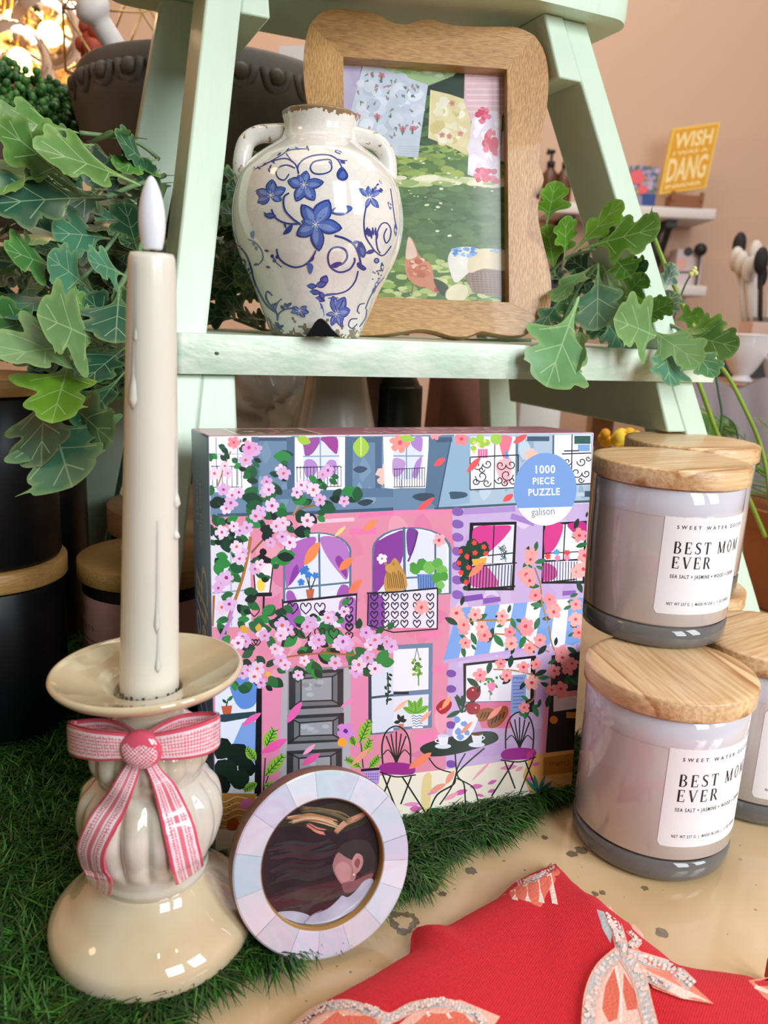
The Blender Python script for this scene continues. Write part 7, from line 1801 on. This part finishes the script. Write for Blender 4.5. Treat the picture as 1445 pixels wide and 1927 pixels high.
simple('pestle', 'pale whitewashed wooden pestle with round knob leaning in the stone bowl', 'pestle', [('pestle_rod', mb, mat('whitewash', '#d9d3ce', .6, var=.15, var_scale=40), {})], tuple(pp0))
# small beaded plant
mb = MB(); rgp = random.Random(6); pc = Vector((on_y(18, 200, .90).x, .90, RZ + .0004)); pz = on_y(70, 232, .90).z - pc.z
for k in range(1300):
    d = Vector((rgp.gauss(0, 1), rgp.gauss(0, 1), abs(rgp.gauss(0, .8)))).normalized() * rgp.uniform(.6, 1) ** .5
    c = pc + Vector((d.x * .085, d.y * .075, pz + (d.z - .35) * .060 + rgp.uniform(0, .02))); mb.sphere(c, rgp.uniform(.0030, .0048), 6, 4, col=lin(rgp.choice(['#2f5f28', '#3f7430', '#26501f', '#4b8238'])))
lf = mb
mbp = MB(); mbp.lathe([(.0001, 0), (.045, 0), (.066, pz - .01), (.062, pz - .01), (.0001, pz - .02)], tuple(pc), 32)
simple('beaded_plant', 'small dark green plant with round bead leaves at the left edge', 'plant', [('pot', mbp, mat('clay_pot', '#5b4a3e', .8), {}), ('foliage', lf, mat('bead_leaf', '#3f7430', .45, attr='Col'), {})], tuple(pc))
# white box with barcode
wb = Vector((-.122, 1.03, RZ + .0004))
mb = MB(); mb.box(wb + Vector((-.022, -.022, 0)), (.065, -.012, 0), (.006, .030, 0), (0, 0, .236), col=lin('#e6dfdd'))
A = Art(lambda x, y, h: wb + Vector((-.022, -.022, 0)) + Vector((.9834, -.1815, 0)) * x + Vector((0, 0, y)) - Vector((.1815, .9834, 0)) * h, base=3e-4, step=5e-5)
rr_ = random.Random(1)
for k in range(14): x = .004 + k * .0024; A.raw([(x, .150), (x + rr_.choice([.0007, .0014]), .150), (x + .0012, .166), (x, .166)], [(0, 1, 2, 3)], '#39393c')
wt = simple('barcode_box', 'white box with a black barcode between ladder leg and wooden frame', 'box', [('carton', mb, mat('white_card', '#e6dfdd', .5, attr='Col'), dict(smooth=False))], tuple(wb))
A.build('barcode', mat('ink', '#39393c', .6), wt)
# brass wire lantern with red flowers
br = mat('brass_wire', '#a88a55', .35, metal=.8)
lc = on_y(232, 62, 1.25)
def ico():
    p = (1 + 5 ** .5) / 2; v = [(-1, p, 0), (1, p, 0), (-1, -p, 0), (1, -p, 0), (0, -1, p), (0, 1, p), (0, -1, -p), (0, 1, -p), (p, 0, -1), (p, 0, 1), (-p, 0, -1), (-p, 0, 1)]
    V = [Vector(q) for q in v]; E = [(i, j) for i in range(12) for j in range(i) if abs((V[i] - V[j]).length - 2) < .01]
    return V, E
V_, E_ = ico(); mb = MB()
for i, j in E_: mb.tube([lc + V_[i] * .052, lc + V_[j] * .052], .0016, 6)
mb.tube([lc + Vector((0, 0, .09)), Vector((lc.x, lc.y, 2.6))], .0012, 6)
lan = simple('wire_lantern', 'hanging geometric brass wire lantern beside the glowing glass balls', 'lantern', [('wire_frame', mb, br, {})], (lc.x, lc.y, lc.z - .09))
mb = MB()
for k in range(10): mb.sphere(lc + Vector((-.055 + rgp.uniform(-.02, .02), rgp.uniform(-.02, .02), -.01 + rgp.uniform(-.025, .025))), rgp.uniform(.009, .015), 8, 6)
mb.build('red_blossom', mat('red_petals', '#a8452f', .6), lan, label='dusty red blossoms inside the lantern')
mb = MB()
for k in range(5): mb.sphere(lc + Vector((.045 + rgp.uniform(-.02, .02), rgp.uniform(-.02, .02), -.045 + rgp.uniform(-.012, .012))), rgp.uniform(.009, .013), 8, 6)
mb.build('orange_blossom', mat('orange_petals', '#dd8a2c', .6), lan, label='orange blossoms low in the lantern')
# glass bubble chandelier
ch = thing('bubble_chandelier', 'cluster of glowing clear glass bubble lamps in the top left corner', 'chandelier', (-.62, 1.5, .60))
m_bub = mat('bubble_glass', '#fff4e2', .0, trans=1, ior=1.4)
m_bulb = mat('warm_filament', '#fff0c8', .3, emit='#ffc877', emit_s=16)
bub = [((20, 40), 60, 1.50), ((88, 60), 58, 1.46), ((30, 110), 58, 1.40), ((-30, 80), 62, 1.5), ((100, 118), 52, 1.52), ((50, 150), 50, 1.44), ((128, 60), 46, 1.60), ((-10, 150), 55, 1.48), ((60, 0), 50, 1.56), ((-20, 10), 55, 1.6), ((10, 200), 52, 1.52), ((120, 150), 30, 1.6)]
for (u, v), r, y in bub:
    c = on_y(u, v, y); rad = r / FPX * y
    mb = MB(); mb.sphere(c, rad, 40, 26); n_f = len(mb.F); mb.sphere(c, rad * .965, 40, 26); mb.F[n_f:] = [f_[::-1] for f_ in mb.F[n_f:]]; g_ = mb.build('glass_ball', m_bub, ch)
    mb = MB(); mb.sphere(c + Vector((rad * .1, 0, -rad * .05)), rad * (.34 if (u + v) % 4 == 0 else .12), 16, 10)
    f_ = mb.build('bulb', m_bulb, g_)
mb = MB()
for (u, v), r, y in bub[:8]:
    c = on_y(u, v, y); mb.tube([c, Vector((-.62 + (c.x + .62) * .2, 1.5, c.z + .35)), Vector((-.62, 1.5, 1.6))], .003, 6)
mb.tube([Vector((-.62, 1.5, 1.5)), Vector((-.62, 1.5, 2.6))], .005, 8); mb.build('brass_stem', br, ch)
d = bpy.data.lights.new('chandelier_glow', 'POINT'); d.energy = 16; d.color = (1, .66, .34); d.shadow_soft_size = .12
o = bpy.data.objects.new('chandelier_glow', d); COL.objects.link(o); o.location = (-.72, 1.75, .95)

# pieces seen under the step
gc = Vector((-.090, .83, .0006)); mb = MB()
def swirl(d): return 1 + .16 * math.sin(5 * math.atan2(d.x, d.z) + 7 * d.x + 3 * d.z) * (1 - abs(d.y) ** 2 * .5)
mb.lathe([(.0001, 0), (.05, 0), (.045, .05), (.06, .14)], tuple(gc), 32)
mb.sphere(gc + Vector((-.03, 0, .185)), .062, 48, 36, sc=(1, .9, 1.0), fn=swirl)
mb.sphere(gc + Vector((.004, -.026, .170)), .045, 40, 28, sc=(1, .9, 1.05), fn=lambda d: 1 + .12 * math.sin(4 * math.atan2(d.z, d.x) + 6 * d.z))
simple('knotted_sculpture', 'grey ceramic knot sculpture glimpsed under the step by the left leg', 'sculpture', [('knot', mb, m_grey, {})], tuple(gc))
vc_ = Vector((-.047, .70, .0006)); mb = MB(); mb.lathe(poly_profile([(.040, 0), (.046, .004), (.047, .06), (.0440, .14), (.0345, .185), (.0265, .225), (.026, .248), (.024, .249)]), tuple(vc_), 48)
simple('grey_vase', 'smooth pale grey bottle vase under the step behind the puzzle box', 'vase', [('vase_body', mb, mat('pale_grey_glaze', '#cfc9c1', .25, coat=.8), {})], tuple(vc_))
dg_ = Vector((.004, .80, .0006)); mb = MB(); mb.lathe(poly_profile([(.027, 0), (.029, .004), (.029, .19), (.026, .21), (.014, .235), (.013, .26)]), tuple(dg_), 40)
simple('green_bottle', 'dark green glass bottle under the step right of the grey vase', 'bottle', [('bottle_body', mb, mat('bottle_green', '#16241a', .35), {})], tuple(dg_))
bk_ = Vector((.045, .86, .0006)); mb = MB(); mb.box(bk_, (.075, .02, 0), (-.012, .05, 0), (.012, 0, .225)); simple('brown_box', 'reddish brown carton leaning under the step behind the puzzle box', 'box', [('carton', mb, mat('brown_card', '#7a4a38', .7), dict(smooth=False))], tuple(bk_))
bk_ = Vector((.15, .93, .0006)); mb = MB(); mb.box(bk_, (.05, 0, 0), (0, .05, 0), (0, 0, .225)); simple('white_canister', 'small pale canister far back under the step', 'canister', [('canister_body', mb, mat('pale_tin', '#b9b5b0', .4), dict(bevel=.004))], tuple(bk_))
bs = Vector((.095, .72, .0006)); mb = MB(); mb.box(bs, (.10, .03, 0), (-.02, .07, 0), (0, 0, .165)); simple('wooden_block', 'pale wooden block just above the back of the puzzle box', 'wood block', [('block', mb, wood('pale_block', '#b08f68', '#8a6a48', scale=30, axis=0), dict(smooth=False))], tuple(bs))
tb = Vector((-.290, .80, .0006)); mb = MB(); mb.box(tb, (.085, 0, 0), (0, .04, 0), (0, 0, .26)); simple('dark_green_book', 'dark green upright book behind the left rear ladder leg', 'book', [('cover', mb, mat('green_cloth', '#1f4a3c', .6), dict(smooth=False))], tuple(tb))
yf = Vector((.235, .76, .0006)); mb = MB(); mb.tube([yf, yf + Vector((0, 0, .165))], .002, 6, col=lin('#3f6b35'))
for k in range(30): mb.sphere(yf + Vector((rgp.uniform(-.025, .03), rgp.uniform(-.02, .02), .165 + rgp.uniform(-.012, .012))), rgp.uniform(.004, .007), 7, 5, col=lin(rgp.choice(['#e8b71c', '#d99a10', '#f0cb3a'])))
simple('yellow_flowers', 'small yellow flowers behind the top right corner of the puzzle box', 'flower', [('blossom', mb, mat('yellow_petals', '#e8b71c', .6, attr='Col'), {})], tuple(yf))

# ------------------------------------------------------------------ far wall shelves
m_shelf = mat('white_shelf', '#d9d6d4', .5)
m_blk = mat('black_metal', '#17171a', .45)
def wall_shelf(name, label, u0, u1, v, depth, br_us, y1=3.099):
    a, b_ = on_y(u0, v, y1 - depth), on_y(u1, v, y1 - depth)
    t = thing(name, label, 'shelf', ((a.x + b_.x) / 2, y1 - depth / 2, (a.z + b_.z) / 2 - .035)); z = (a.z + b_.z) / 2
    mb = MB(); mb.box((a.x, y1 - depth, z - .035), (b_.x - a.x, 0, 0), (0, depth, 0), (0, 0, .035)); mb.build('board', m_shelf, t, bevel=.004)
    for u in br_us:
        x = on_y(u, v, y1 - depth).x
        mb = MB(); mb.box((x - .018, y1 - .02, z - .27), (.036, 0, 0), (0, .02, 0), (0, 0, .234)); mb.box((x - .018, y1 - depth * .8, z - .06), (.036, 0, 0), (0, depth * .8, 0), (0, 0, .024)); mb.tube([(x, y1 - depth * .72, z - .05), (x, y1 - .012, z - .25)], .012, 8)
        mb.build('bracket', m_blk, t, smooth=False)
    return z
z1s = wall_shelf('wall_shelf', 'upper white wall shelf with black brackets under the yellow sign', 1030, 1350, 386, .22, (1276, 1080))
z2s = wall_shelf('wall_shelf', 'lower white wall shelf with a black underside holding small cartons', 1140, 1332, 534, .20, (1200,))
# yellow lettered sign on a small easel
SY = 2.93
q = [on_y(*p, SY) for p in ((1240, 366), (1328, 354), (1351, 230), (1266, 242))]
so, su, sv = q[0], (q[1] - q[0]), (q[3] - q[0]); sn = su.cross(sv).normalized(); 
if sn.y > 0: sn = -sn
sgn = thing('yellow_sign', 'yellow sign with pale letters reading WISH DANG on the upper shelf', 'sign', tuple(so))
mb = MB(); mb.box(so, su, sv, -sn * .02, col=lin('#e9c65a')); m_sg = mat('sign_print', '#e0aa2c', .6, attr='Col'); mb.build('board', m_sg, sgn, smooth=False)
A = Art(lambda x, y, h: so + su * x + sv * y + sn * h, base=6e-4, step=2e-4); A.org(0, 0, 1)
A.poly([(.04, .03), (.96, .03), (.96, .97), (.04, .97)], '#d99f1f'); sl_ = '#f0dc9c'
def stx(s, x, y, w, h):
    V, F = text_mesh(s, 1, .03, 0, 1.0); xs_ = [a for a, b in V]; ys_ = [b for a, b in V]; kx, ky = w / (max(xs_) - min(xs_)), h / (max(ys_) - min(ys_))
    A.raw([(x + (a - min(xs_)) * kx, y + (b - min(ys_)) * ky) for a, b in V], F, sl_)
stx('WISH', .10, .68, .80, .24); stx('DANG', .07, .17, .84, .37); stx('I WAS A', .12, .58, .74, .06); stx('INSIDER', .1, .07, .78, .06)
A.build('lettering', m_sg, sgn, label='pale yellow block letters')
ec = on_y(1284, 372, SY); mb = MB(); w_ = .055
mb.box((ec.x - w_, SY - .05, z1s + .0005), (2 * w_, 0, 0), (0, .06, 0), (0, 0, max(ec.z - z1s, .012))); mb.box((ec.x - w_, SY - .055, z1s + .02), (.012, 0, 0), (0, .01, 0), (0, 0, .03)); mb.box((ec.x + w_ - .012, SY - .055, z1s + .02), (.012, 0, 0), (0, .01, 0), (0, 0, .03))
simple('sign_easel', 'small brown wooden stand under the yellow sign', 'easel', [('stand', mb, mat('brown_easel', '#8a5228', .5), dict(smooth=False))], (ec.x, SY, z1s))
# floral plaque, navy below
a, b_ = on_y(1180, 384, 2.95), on_y(1240, 314, 2.95); pl = (a.x, 2.95, z1s + .0005)
mb = MB(); mb.box(pl, (b_.x - a.x, 0, 0), (0, .02, 0), (0, 0, b_.z - z1s), col=lin('#8b86a4'))
pq = simple('floral_plaque', 'small floral box with pink flowers and navy corner left of the yellow sign', 'box', [('carton', mb, mat('floral_card', '#8b86a4', .6, attr='Col'), dict(smooth=False))], pl)
A = Art(lambda x, y, h: Vector((x, 2.95 - h, y)), base=1e-3, step=3e-4)
W_, H_ = b_.x - a.x, b_.z - z1s
A.rnd = rgp
A.raw([(a.x + W_ * .55, z1s + .001), (b_.x, z1s + .001), (b_.x, z1s + H_ * .36), (a.x + W_ * .5, z1s + H_ * .36)], [(0, 1, 2, 3)], '#2c4a8a')
for k in range(60): A.dot(a.x + W_ * rgp.uniform(.05, .95), z1s + H_ * rgp.uniform(.38, .97), .008, rgp.choice(['#5c7a5c', '#a79cc2', '#6d6790', '#b7a9cc', '#4d5f6d', '#c9b04a']), 7, jit=.3)
A.dot(a.x + W_ * .25, z1s + H_ * .72, .024, '#e2646e', 9, jit=.2); A.dot(a.x + W_ * .5, z1s + H_ * .45, .016, '#e2646e', 9, jit=.2)
A.build('flower_print', mat('floral_print', '#ffffff', .6, attr='Col'), pq)
# black pump heads on the shelf, seen beside the ladder leg
for k, (u, lab) in enumerate(((1030, 'amber pump bottle with black nozzle, left one seen left of the right ladder leg'), (1058, 'amber pump bottle with black nozzle, right one touching the ladder leg silhouette'))):
    c = on_y(u, 386, 2.96); c.z = z1s + .0005; mb = MB(); mb.lathe([(.0001, 0), (.024, 0), (.026, .003), (.026, .10), (.014, .115), (.012, .125)], tuple(c), 24)
    mb2 = MB(); mb2.lathe([(.014, .12), (.014, .14), (.005, .142), (.005, .165), (.012, .166), (.012, .176), (.0001, .178)], tuple(c), 16); mb2.tube([c + Vector((0, 0, .170)), c + Vector((-.018, -.035, .168)), c + Vector((-.020, -.040, .155))], .006, 8)
    simple('pump_bottle', lab, 'bottle', [('bottle_body', mb, mat('amber', '#5a3a26', .3), {}), ('pump_head', mb2, m_blk, {})], tuple(c), 'pump bottles on the upper wall shelf')
# cartons on the lower shelf
a = on_y(1268, 532, 2.95); b_ = on_y(1325, 462, 2.95); c0 = (a.x, 2.95, z2s + .0005)
mb = MB(); mb.box(c0, (b_.x - a.x, 0, 0), (0, .08, 0), (0, 0, (b_.z - a.z) * .95), col=lin('#c9bcc0'))
w1 = simple('patterned_carton', 'pale carton with dark dots on the lower wall shelf', 'box', [('carton', mb, mat('carton_card', '#c9bcc0', .6, attr='Col'), dict(smooth=False))], c0)
A = Art(lambda x, y, h: Vector((x, 2.95 - h, y)), base=1e-3, step=3e-4); A.rnd = rgp
A.dot(lerp(a.x, b_.x, .4), lerp(a.z, b_.z, .82), .016, '#3a3940', 9); A.raw([(a.x + .005, lerp(a.z, b_.z, .25)), (b_.x - .005, lerp(a.z, b_.z, .28)), (b_.x - .005, lerp(a.z, b_.z, .33)), (a.x + .005, lerp(a.z, b_.z, .30))], [(0, 1, 2, 3)], '#4a4a52'); A.dot(lerp(a.x, b_.x, .2), lerp(a.z, b_.z, .5), .02, '#d9a79c', 9)
A.build('carton_print', mat('carton_ink', '#ffffff', .6, attr='Col'), w1)
c = on_y(1318, 470, 2.93); mb = MB(); mb.sphere(c, .022, 14, 10); mb.tube([c, (c.x, c.y, z2s + .0006)], .004, 6)
simple('black_knob_stand', 'black round knob on a thin stand at the end of lower shelf', 'stand', [('knob', mb, m_blk, {})], (c.x, c.y, z2s))

# ------------------------------------------------------------------ brown side table and its clutter, far right
m_side = wood('side_table_wood', '#a07c58', '#7c5a3c', scale=12, axis=0, ring=5)
TY0 = 1.55
ta = on_y(1330, 722, TY0); TZt = ta.z
st = thing('side_table', 'brown wooden side table at the right edge behind the display table', 'table', (1.1, 1.9, -.9))
mb = MB(); mb.box((.50, TY0, TZt - .035), (1.3, 0, 0), (0, .75, 0), (0, 0, .035)); mb.build('table_top', m_side, st, smooth=False)
for x, y in ((.56, TY0 + .05), (1.7, TY0 + .05), (.56, TY0 + .65), (1.7, TY0 + .65)):
    mb = MB(); mb.box((x, y, -.9), (.06, 0, 0), (0, .06, 0), (0, 0, .9 + TZt - .035)); mb.build('leg', m_side, st, smooth=False)
def at_side(u, y): p = on_y(u, 700, y); return Vector((p.x, y, TZt + .0006))
c = at_side(1396, TY0 + .12); mb = MB(); mb.lathe(poly_profile([(.018, 0), (.024, .002), (.016, .012), (.022, .020), (.042, .055), (.050, .090), (.052, .094), (.047, .094), (.040, .07), (.02, .035)]), tuple(c), 32)
simple('white_cup', 'white footed cup on the brown side table', 'cup', [('cup_body', mb, mat('white_china', '#dedce0', .3, coat=.6), {})], tuple(c))
c = at_side(1478, TY0 + .10); mb = MB(); mb.lathe(poly_profile([(.03, 0), (.032, .002), (.045, .04), (.048, .05), (.043, .05), (.03, .02)]), tuple(c), 28)
simple('white_bowl', 'small white bowl cut by the right picture edge', 'bowl', [('bowl_body', mb, mat('white_china_b', '#e3dfe0', .3, coat=.6), {})], tuple(c))
c = at_side(1345, TY0 + .30); mb = MB(); mb.box(c, (.20, 0, 0), (0, .12, 0), (0, 0, .075)); simple('black_tray', 'low black box behind the white cup', 'box', [('box_body', mb, mat('black_lacquer', '#16161a', .4), dict(smooth=False))], tuple(c))
c = at_side(1420, TY0 + .34); c.z += .0755; mb = MB(); mb.box(c + Vector((-.02, 0, 0)), (.07, .02, .0), (-.01, .05, 0), (0, 0, .05)); simple('pink_tag_box', 'small pale pink box on top of the black box at right edge', 'box', [('carton', mb, mat('pale_pink_card', '#d3b3a4', .6), dict(smooth=False))], tuple(c))
c = at_side(1438, TY0 + .52); mb = MB(); mb.lathe([(.0001, 0), (.05, 0), (.055, .14), (.05, .14), (.0001, .01)], tuple(c), 24, col=lin('#6d625a'))
rgq = random.Random(12)
t_ = simple('brush_holder', 'holder full of black and white brushes at the right edge', 'holder', [('pot', mb, mat('holder_clay', '#6d625a', .6), {})], tuple(c))
for k in range(11):
    x, y = rgq.uniform(-.035, .035), rgq.uniform(-.03, .03); top = c + Vector((x * 2.6 - .01, y * 2, rgq.uniform(.24, .32))); col = '#1a1a1c' if k % 2 else '#cfc9c4'
    mb = MB(); mb.tube([c + Vector((x, y, .012)), top], .005, 6); mb.sphere(top, .017, 10, 7, sc=(1, 1, 1.9)); mb.build('brush', mat('brush_%s' % ('dark' if k % 2 else 'pale'), col, .7), t_)
# grey cloth bag hanging off the table front
mb = MB(); rows = []
a = on_y(1330, 735, TY0 - .06); b_ = on_y(1475, 735, TY0 - .06)
for i in range(25):
    t = i / 24; z = TZt + .006 - t * .42
    rows.append([Vector((lerp(a.x - .02 - .02 * t, b_.x + .12 * t, k / 40), TY0 - .035 - .028 * t - .014 * math.sin(k / 40 * 17 + t * 1.5) * (.3 + t), z + .012 * math.sin(k / 40 * 9))) for k in range(41)])
b0 = mb.grid(rows); n_ = len(mb.V); mb.V += [(x, min(y + .012, TY0 - .003), z) for x, y, z in mb.V[:n_]]
for f_ in list(mb.F): mb.f([k + n_ for k in reversed(f_)])
simple('grey_cloth', 'mauve-grey linen cloth hanging from the front of the brown side table', 'cloth', [('cloth', mb, mat('grey_linen', '#9a8f94', .85, bump=.4, bump_scale=300), {})], (a.x, TY0 - .04, a.z - .40))
# broad plant beneath, behind the candles
pb = thing('leafy_pot_plant', 'dark leafy pot plant behind the right candles below the fern', 'plant', (.52, 1.02, -.9))
mb = MB(); mb.lathe([(.0001, 0), (.10, 0), (.15, .62), (.14, .62), (.0001, .58)], (.56, 1.17, -.9), 32); mb.build('pot', mat('planter', '#6b4632', .7), pb)
mb = MB(); rg2 = random.Random(15)
for k in range(110):
    p = Vector((rg2.uniform(.40, .72), rg2.uniform(1.05, 1.30), rg2.uniform(-.26, .14))); q_ = p + Vector((rg2.uniform(-.07, .07), rg2.uniform(-.06, .02), rg2.uniform(-.06, .05)))
    add_leaf(mb, p, q_, rg2.uniform(.9, 1.3), None, rg2.uniform(-.8, .8), .15, .2, rg2.choice(['#3f6634', '#55803c', '#2f5230', '#6c9447']), rg2, .2)
mb.build('foliage', m_leaf, pb)
